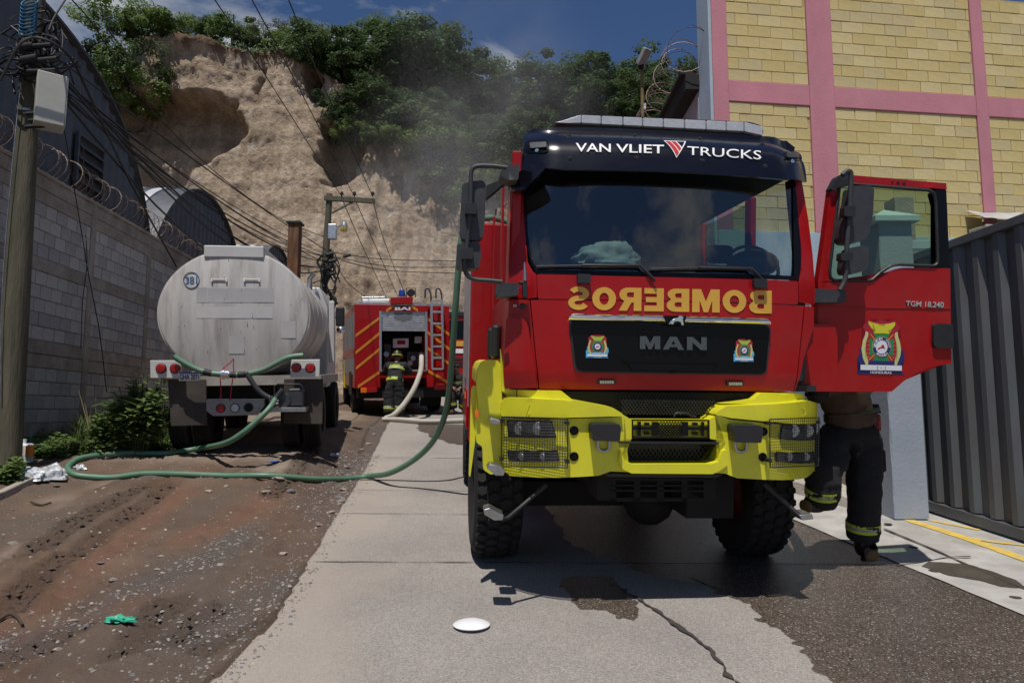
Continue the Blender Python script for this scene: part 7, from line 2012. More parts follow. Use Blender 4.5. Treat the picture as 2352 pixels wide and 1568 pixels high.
# near wooden pole
PD = 8.8
pb, pt = at(14, 1075, PD), at(78, 40, PD)
ptop = pb + (pt - pb) * 1.25; pfoot = pb + (pt - pb) * -.08
np_ = empty('utility_pole', (pfoot.x, PD, pfoot.z), 'weathered wooden utility pole at the far left with a pale cabinet on it', 'utility pole')
ax = lambda t: pb + (pt - pb) * t - Vector(np_.location)
mb = MB(); mb.tube([ax(-.08), ax(.2), ax(.5), ax(.8), ax(1.25)], [.165, .155, .142, .128, .115], 18); mb.build('shaft', M['wood'], np_, smooth=60)
mb = MB(); mb.tube(spline([at(u, v, PD - .19) - Vector(np_.location) for u, v in ((0, 920), (3, 720), (12, 560), (26, 400), (40, 260), (48, 190))], 6), .007, 6); mb.build('ground_wire', M['steel'], np_, smooth=60)
for v in (176, 272):
    t = (1075 - v) / 1035; c = ax(t)
    mb = MB(); mb.cyl(c - Vector((0, 0, .015)), c + Vector((0, 0, .015)), .14, 20); mb.build('strap', M['steel'], np_, smooth=50)
# cabinet: two faces and its underside are seen
bx = empty('junction_cabinet', at(100, 270, 8.05), 'pale grey metal cabinet with round and square labels mounted on the wooden pole', 'cabinet')
a = at(102, 291, 8.45); h_ = at(102, 176, 8.45).z - a.z
mb = MB(); mb.box((-.16, -.16, 0), (.16, .16, h_))
o = mb.build('case', mat('cabinet_paint', (.43, .43, .38), .5, 0, .08, 3, dirt=.35, dirtcol=(.3, .28, .22)), bx, bevel=.012)
bx.location = (a.x + .03, 8.48, a.z); bx.rotation_euler = (0, 0, R(38))
MB().box((.161, -.15, .02), (.172, .15, h_ - .02)).build('door', mat('cabinet_door', (.47, .47, .42), .45, 0, .06, 3), bx, bevel=.006)
mb = MB(); mb.lathe([(.06, 0), (.058, .004), (.001, .005)], 20, 0, Matrix.Translation((.172, -.02, h_ - .14)) @ Matrix.Rotation(R(90), 4, 'Y')); mb.build('round_vent', M['grey_plastic'], bx)
MB().box((.173, -.08, .08), (.176, .0, .17)).build('sticker', M['grey_plastic'], bx); MB().box((.173, -.05, .26), (.176, .0, .31)).build('sticker', flat('sticker_amber', (.5, .4, .1)), bx)
rg = random.Random(21)
# cable bundle: loops and slack coils round the pole
cb_ = empty('cable_bundle', at(80, 120, 8.1), 'tangle of black cable coils and splices hung round the top of the wooden pole', 'cable bundle')
lo = Vector(cb_.location)
for i, (u, v, ru, rv) in enumerate(((22, 150, 28, 22), (28, 155, 30, 18), (115, 90, 15, 42), (128, 95, 16, 44), (105, 110, 14, 34), (70, 120, 34, 20), (80, 150, 42, 14), (60, 95, 40, 24), (95, 60, 22, 40), (75, 170, 26, 18), (20, 135, 36, 26), (120, 120, 18, 26), (85, 105, 50, 26))):
    pts = [at(u + ru * math.cos(a_) * (1 + .1 * rg.uniform(-1, 1)), v + rv * math.sin(a_) * (1 + .1 * rg.uniform(-1, 1)), 8.55 + .12 * math.sin(a_ * 2 + i)) - lo for a_ in [2 * math.pi * k / 12 + i for k in range(14)]]
    rope('cable_loop', pts, rg.choice((.009, .013, .016)), M['wire'], parent=cb_, sub=4, n=6)
for i in range(26):
    u, v = rg.uniform(-10, 130), rg.uniform(40, 200)
    pts = [at(u, v, 8.5), at(u + rg.uniform(20, 60), v + rg.uniform(-25, 40), 8.6 + rg.uniform(-.1, .2)), at(u + rg.uniform(40, 90), v + rg.uniform(-20, 60), 8.65)]
    rope('cable_end', [q - lo for q in pts], rg.choice((.007, .010, .014)), M['wire'], parent=cb_, sub=6, n=5)
for (u, v, dx, dz) in ((90, 108, .16, .07), (70, 140, .1, .12), (112, 140, .12, .08), (96, 165, .18, .06), (62, 110, .09, .1), (82, 262, .12, .05), (88, 278, .12, .05), (80, 292, .12, .05)):
    c = at(u, v, 8.45) - lo; mb = MB(); mb.cyl(c - Vector((dx, 0, 0)), c + Vector((dx, 0, dz * .3)), dz * .5, 10); mb.build('splice_case', M['black'], cb_, smooth=50)
c = at(72, 45, 8.5) - lo; mb = MB()
for k in range(9): mb.tube([c + Vector((.10 * math.cos(a_), .06 * math.sin(a_) - .05, .09 * math.sin(a_) - .05 * k + .2)) for a_ in [2 * math.pi * j / 14 for j in range(15)]], .012, 6, cap=False)
mb.build('blue_coil', flat('blue_cable', (.02, .12, .22), .5), cb_, smooth=60)
# far pole with cross-arm
FD = 22.0
fpb = at(742, 690, FD); fpt = at(757, 446, FD)
fp = empty('utility_pole', (fpb.x - .2, FD, base_z(fpb.x, FD) - .2), 'distant utility pole with a wooden cross-arm, street lamp and cable tangle behind the tanker', 'utility pole')
fl = Vector(fp.location)
mb = MB(); mb.tube([Vector((0, 0, 0)), fpb - fl, fpt - fl], [.15, .13, .10], 12); mb.build('shaft', M['wood'], fp, smooth=60)
a, b_ = at(745, 455, FD - .1) - fl, at(861, 462, FD - .1) - fl
mb = MB(); mb.bar(a, b_, .1, .16); mb.build('cross_arm', M['wood'], fp, bevel=.01)
mb = MB(); mb.bar(at(762, 490, FD - .1) - fl, at(812, 463, FD - .1) - fl, .05); mb.build('brace', M['wood'], fp)
for u in (785, 814, 856):
    c = at(u, 452, FD - .1) - fl; mb = MB(); mb.lathe([(.02, 0), (.02, .06), (.06, .07), (.06, .1), (.035, .12), (.055, .14), (.03, .18), (.001, .18)], 12, 0, Matrix.Translation(c)); mb.build('insulator', M['black'], fp, smooth=40)
c = at(764, 533, FD - .2) - fl; MB().box((c.x - .13, c.y - .1, c.z - .25), (c.x + .13, c.y + .1, c.z + .25)).build('meter_box', M['alu'], fp, bevel=.02)
q0, q1 = at(765, 545, FD - .2) - fl, at(790, 518, FD - .3) - fl
mb = MB(); mb.tube(spline([q0, (q0 + q1) * .5 + Vector((0, 0, .15)), q1], 6), .025, 8); la = mb.build('lamp_arm', M['alu'], fp, smooth=60)
mb = MB(); mb.lathe([(.03, .12), (.09, .10), (.12, -.02), (.12, -.03)], 16, 0, Matrix.Translation(q1)); mb.build('lamp_head', M['alu'], la, smooth=40)
mb = MB(); mb.lathe([(.115, -.03), (.12, -.14), (.10, -.19), (.001, -.2)], 16, 0, Matrix.Translation(q1)); mb.build('lamp_glass', flat('lamp_amber', (.5, .38, .12), .2), la, smooth=40)
ct = empty('cable_tangle', at(752, 600, FD - .2), 'black mess of cables and splice boxes halfway up the distant pole', 'cable bundle'); lo = Vector(ct.location)
for i in range(22):
    u, v = rg.uniform(735, 768), rg.uniform(570, 690)
    rope('cable_end', [at(u, v, FD - .25) - lo, at(u + rg.uniform(-14, 14), v + rg.uniform(10, 40), FD - .3) - lo, at(u + rg.uniform(-22, 24), v + rg.uniform(20, 90), FD - .25) - lo], rg.choice((.02, .03, .04)), M['wire'], parent=ct, sub=4, n=5)
for u, v, s in ((757, 585, .12), (764, 600, .1), (750, 620, .12), (762, 630, .09), (797, 588, .09)):
    c = at(u, v, FD - .3) - lo; mb = MB(); mb.cyl(c - Vector((.12, 0, .02)), c + Vector((.12, 0, .04)), s * .6, 8); mb.build('splice_case', M['black'], ct, smooth=50)
# overhead cables
GC = 'overhead cables from the near pole'
A0 = [(70, 150), (80, 130), (95, 140), (110, 170), (100, 110), (120, 150), (90, 180), (60, 120), (115, 190), (130, 200), (75, 165), (105, 130)]
B0 = [(752, 585), (756, 592), (748, 600), (758, 610), (750, 575), (745, 620), (760, 600), (753, 605), (742, 640), (755, 615), (749, 590), (747, 610)]
S0 = [.25, .4, .6, .8, .1, 1.0, .5, .3, 1.2, .7, .45, .9]
for i, ((u0, v0), (u1, v1), s) in enumerate(zip(A0, B0, S0)):
    rope('overhead_cable', sag(at(u0, v0, 8.6 + .02 * i), at(u1, v1, FD - .2), s), .009 + .004 * (i % 3), M['wire'], 'black cable slung from the near pole tangle down to the distant pole', 'cable', GC, sub=1, n=6)
for lab, pts, r in (('thick black cable dropping from the near pole to the top of the block wall', [(0, 185, 8.0), (60, 90, 8.0), (150, 120, 8.3), (215, 240, 9), (300, 420, 10.8), (405, 612, 14)], .018),
                    ('lone wire arching from the top left corner of the sky down to the distant pole', [(165, 0, 9), (205, 45, 9.8), (250, 112, 10.8), (345, 250, 13), (500, 400, 16), (640, 500, 19), (745, 545, FD)], .010),
                    ('short wire crossing the sky from the top of the near pole', [(150, 0, 8.6), (125, 40, 8.3), (112, 70, 8.1)], .012)):
    rope('overhead_cable', [at(*q) for q in pts], r, M['wire'], lab, 'cable', None, sub=6, n=6)
for lab, p0, p1, p2 in (('leftmost of the three power lines over the cliff', (480, -20), (620, 190), (785, 452)), ('middle one of the three power lines over the cliff', (568, -20), (680, 190), (814, 452)), ('rightmost of the three power lines over the cliff', (655, -20), (740, 190), (856, 452))):
    rope('power_line', [at(*p0, 9.5), at(*p1, 13.5), at(*p2, FD - .1)], .011, M['wire'], lab, 'cable', None, sub=10, n=5)
for k, (lab, pts) in enumerate((('thin line falling from the left insulator of the distant pole', [(785, 455, FD), (830, 560, 27), (890, 690, 34)]), ('thin line falling from the middle insulator of the distant pole', [(814, 455, FD), (860, 560, 27), (918, 690, 34)]), ('thin line falling from the right insulator of the distant pole', [(856, 460, FD), (885, 560, 27), (940, 700, 34)]),
                                ('upper sagging cable from the distant pole to behind the truck mirror', [(765, 580, FD), (880, 595, 23), (1060, 600, 24)]), ('middle sagging cable from the distant pole to behind the truck mirror', [(765, 590, FD), (900, 612, 23), (1060, 614, 24)]), ('lower sagging cable from the distant pole to behind the truck mirror', [(765, 592, FD), (880, 620, 23), (1060, 628, 24)]), ('cable sloping from the distant pole tangle down towards the far fire engine roof', [(768, 600, FD), (800, 650, 23), (850, 690, 25)]))):
    rope('utility_line', [at(*q) for q in pts], .014, M['wire'], lab, 'cable', None, sub=8, n=5)
rope('drop_wire', [at(u, v, d) for u, v, d in ((148, 300, 9.2), (165, 400, 10.3), (185, 520, 11.3), (205, 640, 11.6), (228, 760, 11.8), (245, 900, 12.0))], .008, M['wire'], 'thin black wire hanging down the face of the block wall', 'cable', sub=6, n=5)
rope('drop_wire', [at(u, v, d) for u, v, d in ((192, 330, 11.5), (193, 480, 11.6), (200, 600, 11.7), (190, 690, 11.6), (186, 800, 11.6))], .007, M['wire'], 'second slack wire hanging down the block wall beside the pilaster', 'cable', sub=6, n=5)
# lamp post on the right
lp_b = at(1476, 420, 14.5); 
lp = empty('lamp_post', (lp_b.x, 14.5, 1.0), 'thin rusty lamp post with a grey angled lamp head above the truck', 'street lamp')
ll = Vector(lp.location); topz = at(1474, 142, 14.5)
mb = MB(); mb.tube([Vector((0, 0, 0)), topz - ll], [.045, .04], 10); mb.build('post', mat('post_paint', (.20, .15, .05), .7, .2, .3, 4, dirt=.6, dirtcol=(.09, .06, .03), dscale=5), lp, smooth=60)
a, b_ = at(1470, 150, 14.4) - ll, at(1488, 112, 14.2) - ll
mb = MB(); mb.bar(a, b_, .2, .12); hd_ = mb.build('lamp_head', mat('lamp_grey', (.30, .29, .28), .6, .2, .2, 6), lp, bevel=.02)
mb = MB(); mb.ball(a + Vector((.02, 0, -.02)), .07, .07, .09); mb.build('photocell', M['dark'], lp)
c = at(1480, 245, 14.3) - ll; MB().box((c.x - .03, c.y - .02, c.z - .07), (c.x + .03, c.y + .02, c.z + .07)).build('tag_plate', M['white'], lp)

# hoses
M['hose_green'] = mat('hose_green', (.085, .19, .12), .42, 0, .12, 2.5, dirt=.5, dirtcol=(.19, .19, .15), dscale=4)
M['hose_pale'] = mat('hose_pale', (.45, .42, .36), .8, 0, .15, 6, dirt=.6, dirtcol=(.27, .2, .14), dscale=3)
HR = .040
gp_ = lambda u, v, lift=.0: ground_hit(u, v) + Vector((0, 0, HR * .85 + lift))
pts = [at(632, 917, 9.75), at(618, 938, 9.6), at(590, 966, 9.5), at(556, 995, 9.45), at(515, 1018, 9.6), gp_(455, 1043, .04), gp_(380, 1048), gp_(300, 1050), gp_(235, 1053), gp_(185, 1060), gp_(160, 1070, .0), gp_(156, 1080), gp_(172, 1090), gp_(205, 1094), gp_(260, 1093), gp_(330, 1092, .01), gp_(420, 1094), gp_(520, 1096), gp_(620, 1098, .01), gp_(720, 1102), gp_(790, 1103)]
pts += [gp_(845, 1099), at(895, 1086, 9.85), at(950, 1056, 9.6), at(992, 1016, 9.35), at(1018, 965, 9.1), at(1030, 910, 8.9), at(1037, 840, 8.7), at(1044, 740, 8.5), at(1052, 630, 8.35), at(1062, 540, 8.3), at(1090, 508, 8.4), at(1130, 500, 8.6)]
rope('hose', pts, HR, M['hose_green'], 'long green hose looping from the tanker across the dirt up onto the front engine', 'hose', sub=8, n=14)
pts = [TK.T(*c, -.10) for c in c6((205, 942), (240, 965), (300, 1000), (370, 1030), (440, 1046), (520, 1052), (600, 1053), (660, 1046), (740, 1025), (820, 985), (880, 955), (935, 942), (985, 938))]
gh = empty('hose', pts[6], 'short green hose hung in a curve across the back of the tanker', 'hose'); gl = Vector(gh.location)
TKW = lambda q: TK.m @ q
gh.location = TKW(pts[6]); gl = Vector(gh.location)
rope('tube', [TKW(q) - gl for q in pts], .042, M['hose_green'], parent=gh, sub=6, n=12)
cp = [TKW(TK.T(*c, -.10)) - gl for c in c6((490, 1050), (540, 1052))]
mb = MB(); mb.cyl(cp[0], cp[1], .055, 14); d = (cp[1] - cp[0]); mb.cyl(cp[0] + d * .2, cp[0] + d * .45, .07, 14); mb.cyl(cp[0] + d * .7, cp[0] + d * .85, .065, 14); mb.build('coupling', M['chrome'], gh, smooth=40)
for a_, b2 in (((385, 1035), (432, 1046)), ((545, 1053), (580, 1054)), ((590, 1054), (640, 1050))):
    q0, q1 = [TKW(TK.T(*c, -.10)) - gl for c in c6(a_, b2)]; mb = MB(); mb.cyl(q0, q1, .048, 12); mb.build('sleeve', M['wire'], gh, smooth=40)
pts = [TKW(TK.T(*c, -.12)) for c in c6((640, 1040), (665, 1080), (700, 1130), (745, 1172), (800, 1200))]
rope('hose', pts, .038, M['grey_plastic'], 'short dark suction hose from the tank outlet to the pump on the tanker', 'hose', sub=6, n=10)
q0, q1 = [TKW(TK.T(*c, -.28)) for c in c6((798, 1222), (822, 1192))]
mb = MB(); mb.cyl(q0, q1, .06, 14); d = q1 - q0; mb.cyl(q0 + d * .3, q0 + d * .6, .085, 14); mb.build('hose_coupling', M['chrome'], label='shiny metal coupling joining the green hose to the tanker pump', cat='coupling', smooth=40)
pts = [BK.m @ BK.T(*c7((692, 1090))[0], .1), at(968, 826, 17.9), at(966, 852, 17.6), at(952, 890, 17.3), at(930, 925, 17.1), at(905, 952, 16.9), ground_hit(886, 967) + Vector((0, 0, .08))]
rope('hose', pts, .065, M['hose_pale'], 'thick pale hose dropping from the rear of the far fire engine to the ground', 'hose', sub=8, n=12)
rope('hose', [ground_hit(u, v) + Vector((0, 0, .07)) for u, v in ((880, 968), (920, 970), (970, 974), (1010, 974), (1060, 972), (1120, 972))], .058, M['hose_pale'], 'pale dirty hose lying flat across the road behind the front fire engine', 'hose', sub=6, n=10)
rope('string_line', [ground_hit(u, v) + Vector((0, 0, .01)) for u, v in ((815, 1102), (900, 1104), (980, 1106), (1030, 1104), (1062, 1097), (1075, 1098))], .008, M['wire'], 'thin black rope lying on the concrete beside the front wheel', 'rope', sub=6, n=5)

# jacket on the dashboard
c = T(1395, 588, .40)
rg2 = random.Random(2); mb = MB(); n1, n2 = 40, 26; vs = []
for j in range(n2 + 1):
    for i in range(n1):
        th = 2 * math.pi * i / n1; ph = (j / n2) * math.pi * .5
        rr = math.cos(ph) ** .8; x, y, z = math.cos(th) * rr * .29, math.sin(th) * rr * .17, math.sin(ph) * .19
        q = Vector((x, y, z)); f = fr((x * 7, y * 7, z * 9), 1, 3); g = abs(noise.noise((x * 12 + 3, y * 9, z * 14)))
        z *= 1 + .25 * noise.noise((x * 5, 1, 0)); q = Vector((x, y, z)) * (1 + .16 * f - .22 * g)
        vs.append((c.x + q.x, c.y + q.y, max(c.z - .09, c.z - .075 + q.z)))
mb.add(vs, [(j * n1 + i, j * n1 + (i + 1) % n1, (j + 1) * n1 + (i + 1) % n1, (j + 1) * n1 + i) for j in range(n2) for i in range(n1)])
mb.build('jacket', mat('jacket_cloth', (.46, .55, .47), .9, 0, .1, 8, bump=.3, bscale=40), label='crumpled pale green jacket lying on the dashboard behind the windscreen', cat='jacket', smooth=50, mtx=TM)

# ================================================================== plants, litter, stones on the left
def lance_leaf(mb, p, d, up, L_, w):
    d = d.normalized(); s = d.cross(up)
    s = s.normalized() if s.length > 1e-4 else Vector((1, 0, 0)); n = s.cross(d)
    P = [p, p + d * L_ * .3 + s * w * .5 + n * .0, p + d * L_ * .3 - s * w * .5, p + d * L_ * .68 + s * w * .42 - n * L_ * .06, p + d * L_ * .68 - s * w * .42 - n * L_ * .06, p + d * L_ - n * L_ * .16, p + d * L_ * .32 - n * w * .12, p + d * L_ * .68 - n * (L_ * .06 + w * .12)]
    k = len(mb.v); mb.v += [q[:] for q in P]
    for f in ((0, 1, 6), (0, 6, 2), (1, 3, 7, 6), (6, 7, 4, 2), (3, 5, 7), (7, 5, 4)): mb.f.append(tuple(i + k for i in f)); mb.m.append(0)
def bush(u0, u1, vt, vb, d, nst, label, leafL, name='bush', m='leaf_near', group=None):
    c = at((u0 + u1) / 2, vb, d); c.z = base_z(c.x, d) - .02
    wd = (u1 - u0) / F0 * d / 2; ht = at(u0, vt, d).z - c.z
    e = empty(name, c, label, 'bush', group)
    rg = random.Random(int(u0 + vt)); st, lv = MB(), MB()
    for i in range(nst):
        a = rg.uniform(0, 6.28); r = rg.uniform(0, 1) ** .5
        tip = Vector((math.cos(a) * r * wd, math.sin(a) * r * wd * .75, ht * (1.05 - .45 * r * r) * rg.uniform(.55, 1.02)))
        b0 = Vector((tip.x * .3, tip.y * .3, 0)); mid = b0.lerp(tip, .55) + Vector((0, 0, ht * .1))
        P = spline([b0, mid, tip], 6); st.tube(P, .006, 4)
        for k in range(int(rg.uniform(11, 17))):
            t = rg.uniform(.25, 1); q = P[min(len(P) - 1, int(t * (len(P) - 1)))]
            aa = rg.uniform(0, 6.28); dd = Vector((math.cos(aa), math.sin(aa), rg.uniform(-.2, .7)))
            lance_leaf(lv, q, dd, Vector((0, 0, 1)), leafL * rg.uniform(.6, 1.2), leafL * rg.uniform(.24, .36))
    st.build('stem', M['leaf_dark'], e, fix=False); lv.build('foliage', M[m], e, fix=False)
    return e
bush(238, 394, 855, 1010, 10.2, 95, 'tall leafy bush growing against the wall beside the left mudflap of the tanker', .21)
bush(200, 300, 925, 1018, 10.0, 34, 'lower leafy bush left of the tall one at the foot of the block wall', .16)
bush(345, 392, 855, 940, 11.6, 14, 'narrow leafy sprig behind the left light plate of the tanker', .15)
rg = random.Random(9)
# tall grass
mb = MB()
for i in range(3000):
    u = rg.uniform(178, 392); v = rg.uniform(985, 1040) + (u < 250) * 8
    p = ground_hit(u, v); p.x += rg.uniform(-.1, .1)
    L_ = rg.uniform(.15, .55) * (.55 if v > 1025 else 1); a = rg.uniform(0, 6.28); d = Vector((math.cos(a) * .3, math.sin(a) * .3, 1)).normalized()
    w = .007; s = Vector((math.cos(a + 1.57), math.sin(a + 1.57), 0)) * w
    q1 = p + d * L_ * .6; q2 = p + d * L_ + Vector((math.cos(a), math.sin(a), -.3)) * L_ * .25
    k = len(mb.v); mb.v += [(p - s)[:], (p + s)[:], (q1 + s * .7)[:], (q1 - s * .7)[:], q2[:]]; mb.f += [(k, k + 1, k + 2, k + 3), (k + 3, k + 2, k + 4)]; mb.m += [0, 0]
mb.build('grass', M['grass'], kind='stuff', fix=False)
# creeping ground cover along the wall
mb = MB()
for i in range(6500):
    t = rg.random()
    if t < .62: u, v = rg.uniform(60, 270), rg.uniform(1005, 1052)
    elif t < .8: u, v = rg.uniform(-10, 48), rg.uniform(1060, 1112)
    else: u, v = rg.uniform(200, 395), rg.uniform(1000, 1035)
    if 148 < u < 200 and v > 1045: continue
    p = ground_hit(u, v); hgt = .22 * max(0, noise.noise((p.x * 2.2, p.y * 2.2, 0)) + .55)
    p.z += rg.uniform(0, hgt)
    a = rg.uniform(0, 6.28); lance_leaf(mb, p, Vector((math.cos(a), math.sin(a), rg.uniform(-.1, .6))), Vector((0, 0, 1)), rg.uniform(.05, .10), rg.uniform(.03, .055))
mb.build('ground_cover', M['leaf_near'], kind='stuff', fix=False)
# dry stalks
ds = empty('dry_weed', ground_hit(200, 1010), 'few dry pale weed stalks leaning against the block wall', 'weed'); lo = Vector(ds.location)
for pts in ([(205, 985), (190, 930), (180, 895)], [(207, 990), (209, 940), (207, 905)], [(215, 985), (220, 945), (219, 905)], [(204, 985), (200, 950), (194, 925)]):
    mb = MB(); mb.tube([at(u, v, 10.4) - lo for u, v in pts], [.008, .006, .003], 5); mb.build('stalk', flat('dry_stalk', (.25, .2, .12), .9), ds)
# low kerb along the verge
mb = MB(); P = [ground_hit(u, v) for u, v in ((-60, 1158), (0, 1134), (60, 1110), (125, 1085))]; P2 = [ground_hit(u, v) for u, v in ((235, 1052), (300, 1038), (345, 1024), (392, 1010))]
for Q in (P, P2):
    for a_, b2 in zip(Q, Q[1:]): mb.bar(a_ + Vector((0, 0, .02)), b2 + Vector((0, 0, .02)), .10, .10)
mb.build('verge_kerb', M['cast'], kind='structure', bevel=.015)
# litter: jug, bags, cans
def pt_(u, v, dz=0): return ground_hit(u, v) + Vector((0, 0, dz))
jg = empty('plastic_jug', pt_(48, 1062), 'square white plastic jug standing by the foot of the wooden pole', 'jug')
mb = MB(); mb.box((-.12, -.09, 0), (.12, .09, .27)); mb.build('body', M['white'], jg, bevel=.03, smooth=40)
mb = MB(); mb.cyl((.02, 0, .27), (.02, 0, .33), .03, 12); mb.build('cap', M['white'], jg); jg.rotation_euler = (0, 0, R(12))
bt = empty('plastic_bottle', pt_(66, 1064), 'clear plastic bottle with an orange label and green cap beside the white jug', 'bottle')
MB().lathe([(.045, 0), (.05, .02), (.05, .1)], 14).build('base', M['clear'], bt, smooth=40)
MB().lathe([(.0505, .10), (.0505, .24)], 14, cap=False).build('label_sleeve', flat('label_orange', (.75, .22, .02)), bt, smooth=40)
MB().lathe([(.05, .24), (.05, .28), (.018, .34), (.018, .36)], 14).build('shoulder', M['clear'], bt, smooth=40)
MB().cyl((0, 0, .36), (0, 0, .385), .022, 10).build('cap', flat('cap_green', (.02, .25, .1)), bt)
bt2 = empty('plastic_bottle', pt_(30, 1058), 'translucent empty bottle leaning behind the white jug by the pole', 'bottle')
MB().lathe([(.07, 0), (.085, .03), (.085, .3), (.03, .42), (.03, .45)], 16).build('body', M['clear'], bt2, smooth=40)
M['bag'] = mat('bag_plastic', (.55, .57, .60), .2, 0, .25, 9, coat=.6, bump=.3, bscale=30, rvar=.1)
def lump(name, u, v, rx_, ry_, rz_, m, label, cat, seed, crumple=.35, n1=26, n2=14, group=None):
    c = pt_(u, v); mb = MB(); vs = []
    for j in range(n2 + 1):
        for i in range(n1):
            th = 2 * math.pi * i / n1; ph = -.35 + (j / n2) * (math.pi * .5 + .35)
            q = Vector((math.cos(th) * math.cos(ph), math.sin(th) * math.cos(ph), max(-.1, math.sin(ph))))
            f = 1 + crumple * (fr((q.x * 2 + seed, q.y * 2, q.z * 2), 1, 2) - .6 * abs(noise.noise((q.x * 4, q.y * 4 + seed, q.z * 4))))
            vs.append((q.x * rx_ * f, q.y * ry_ * f, q.z * rz_ * f + .01))
    mb.add(vs, [(j * n1 + i, j * n1 + (i + 1) % n1, (j + 1) * n1 + (i + 1) % n1, (j + 1) * n1 + i) for j in range(n2) for i in range(n1)])
    o = mb.build(name, m, label=label, cat=cat, group=group, smooth=35, fix=False); o.location = c; return o
lump('plastic_bag', 122, 1096, .17, .13, .17, M['bag'], 'crumpled clear plastic bag full of empties, right one of the pair by the hose bend', 'bag', 1)
lump('plastic_bag', 72, 1100, .17, .12, .15, M['bag'], 'crumpled clear plastic bag below the white jug', 'bag', 4)
lump('plastic_wrapper', 184, 1074, .09, .06, .06, M['bag'], 'small clear wrapper inside the bend of the green hose', 'wrapper', 8)
M['foil'] = mat('foil', (.7, .7, .7), .25, .9, .1, 20)
lump('foil_wrapper', 217, 1046, .07, .05, .06, M['foil'], 'crumpled silver wrapper in the weeds above the hose bend', 'wrapper', 2)
lump('foil_wrapper', 305, 1022, .07, .06, .06, M['white'], 'white scrap beside the stone near the bush', 'wrapper', 3)
lump('cloth_scrap', 628, 1061, .11, .05, .02, flat('blue_cloth', (.03, .11, .38), .7), 'small blue cloth scrap on the dirt behind the tanker', 'scrap', 6, .6)
lump('plastic_scrap', 273, 1436, .09, .04, .03, flat('green_plastic', (.03, .36, .22), .5), 'torn green plastic scrap lying in the mud in front', 'scrap', 7, .7)
cn_ = empty('drink_can', pt_(768, 1052, .035), 'crushed colourful drink can on the dirt right of the tanker', 'can'); cn_.rotation_euler = (0, 0, .4)
mb = MB(); mb.lathe([(.028, -.08), (.034, -.07), (.034, -.02), (.024, .0), (.034, .03), (.034, .07), (.028, .08)], 16, 0, Matrix.Rotation(R(90), 4, 'Y')); mb.build('can_body', mat('can_print', (.05, .2, .5), .3, .6, .3, 25, col2=(.7, .5, .4)), cn_, smooth=40)
# the white disc lying on the road
pdz = pt_(1083, 1440, .0); pdz.z = road_z(pdz.x, pdz.y)
pd = empty('plate', pdz, 'white shallow plastic plate lying upside down on the concrete in front', 'plate')
mb = MB(); mb.lathe([(.125, .004), (.128, .010), (.11, .02), (.07, .034), (.03, .038), (.001, .039)], 32); mb.build('rim', M['white'], pd, smooth=50); pd.location.z += .004
# sticks
for lab, pts in (('curved dry stick at the left edge of the mud', [(-5, 1432), (20, 1424), (40, 1426), (52, 1436)]), ('thin dry twig near the verge at the left', [(70, 1108 + 45), (95, 1156), (118, 1152)])):
    rope('stick', [pt_(u, v, .02) for u, v in pts], .010, M['bark'], lab, 'stick', sub=5, n=6)
# stones
M['stone'] = [mat('stone_%d' % i, c, .9, 0, .25, 6, bump=.6, bscale=25) for i, c in enumerate(((.36, .31, .26), (.27, .24, .21), (.20, .20, .20), (.42, .36, .30)))]
stone_me = []
for s in range(5):
    rg = random.Random(40 + s); bm = bmesh.new(); bmesh.ops.create_icosphere(bm, subdivisions=2, radius=1)
    for v_ in bm.verts:
        v_.co *= 1 + .28 * noise.noise(v_.co * 1.3 + Vector((s * 9, 0, 0))) + .12 * noise.noise(v_.co * 3.1)
        v_.co.z *= .45
    me = bpy.data.meshes.new('stone'); bm.to_mesh(me); bm.free(); me.polygons.foreach_set('use_smooth', [True] * len(me.polygons)); me.set_sharp_from_angle(angle=R(30)); me.materials.append(M['stone'][s % 4]); stone_me.append(me)
rg = random.Random(77)
SP = [(640, 1098, 30), (612, 1133, 26), (668, 1132, 24), (480, 1130, 16), (520, 1116, 14), (320, 1164, 18), (172, 1180, 12), (130, 1115, 16), (648, 1265, 22), (362, 1305, 16), (370, 1272, 14), (262, 1325, 22), (232, 1290, 18), (505, 1305, 16), (168, 1412, 26), (215, 1556, 14), (783, 1152, 22), (778, 1140, 18), (790, 1125, 20), (812, 1060, 14), (845, 1020, 16), (858, 1000, 14), (800, 1095, 22), (330, 1020, 26), (760, 1180, 18), (735, 1205, 16), (30, 1250, 24), (390, 1300, 12), (330, 1210, 10), (480, 1575, 16), (830, 1035, 12), (795, 1075, 16), (850, 985, 12)]
for i, (u, v, wpx) in enumerate(SP):
    p = ground_hit(u, v); s = wpx / F0 * p.y * .5
    o = bpy.data.objects.new('stone', stone_me[i % 5]); link(o); o.location = p + Vector((0, 0, s * .12)); o.scale = (s, s * rg.uniform(.6, 1), s * rg.uniform(.55, 1)); o.rotation_euler = (rg.uniform(-.2, .2), rg.uniform(-.2, .2), rg.uniform(0, 6.28))
    tag(o, 'pale stone lying embedded in the brown dirt of the verge', 'stone', 'stones on the dirt verge')
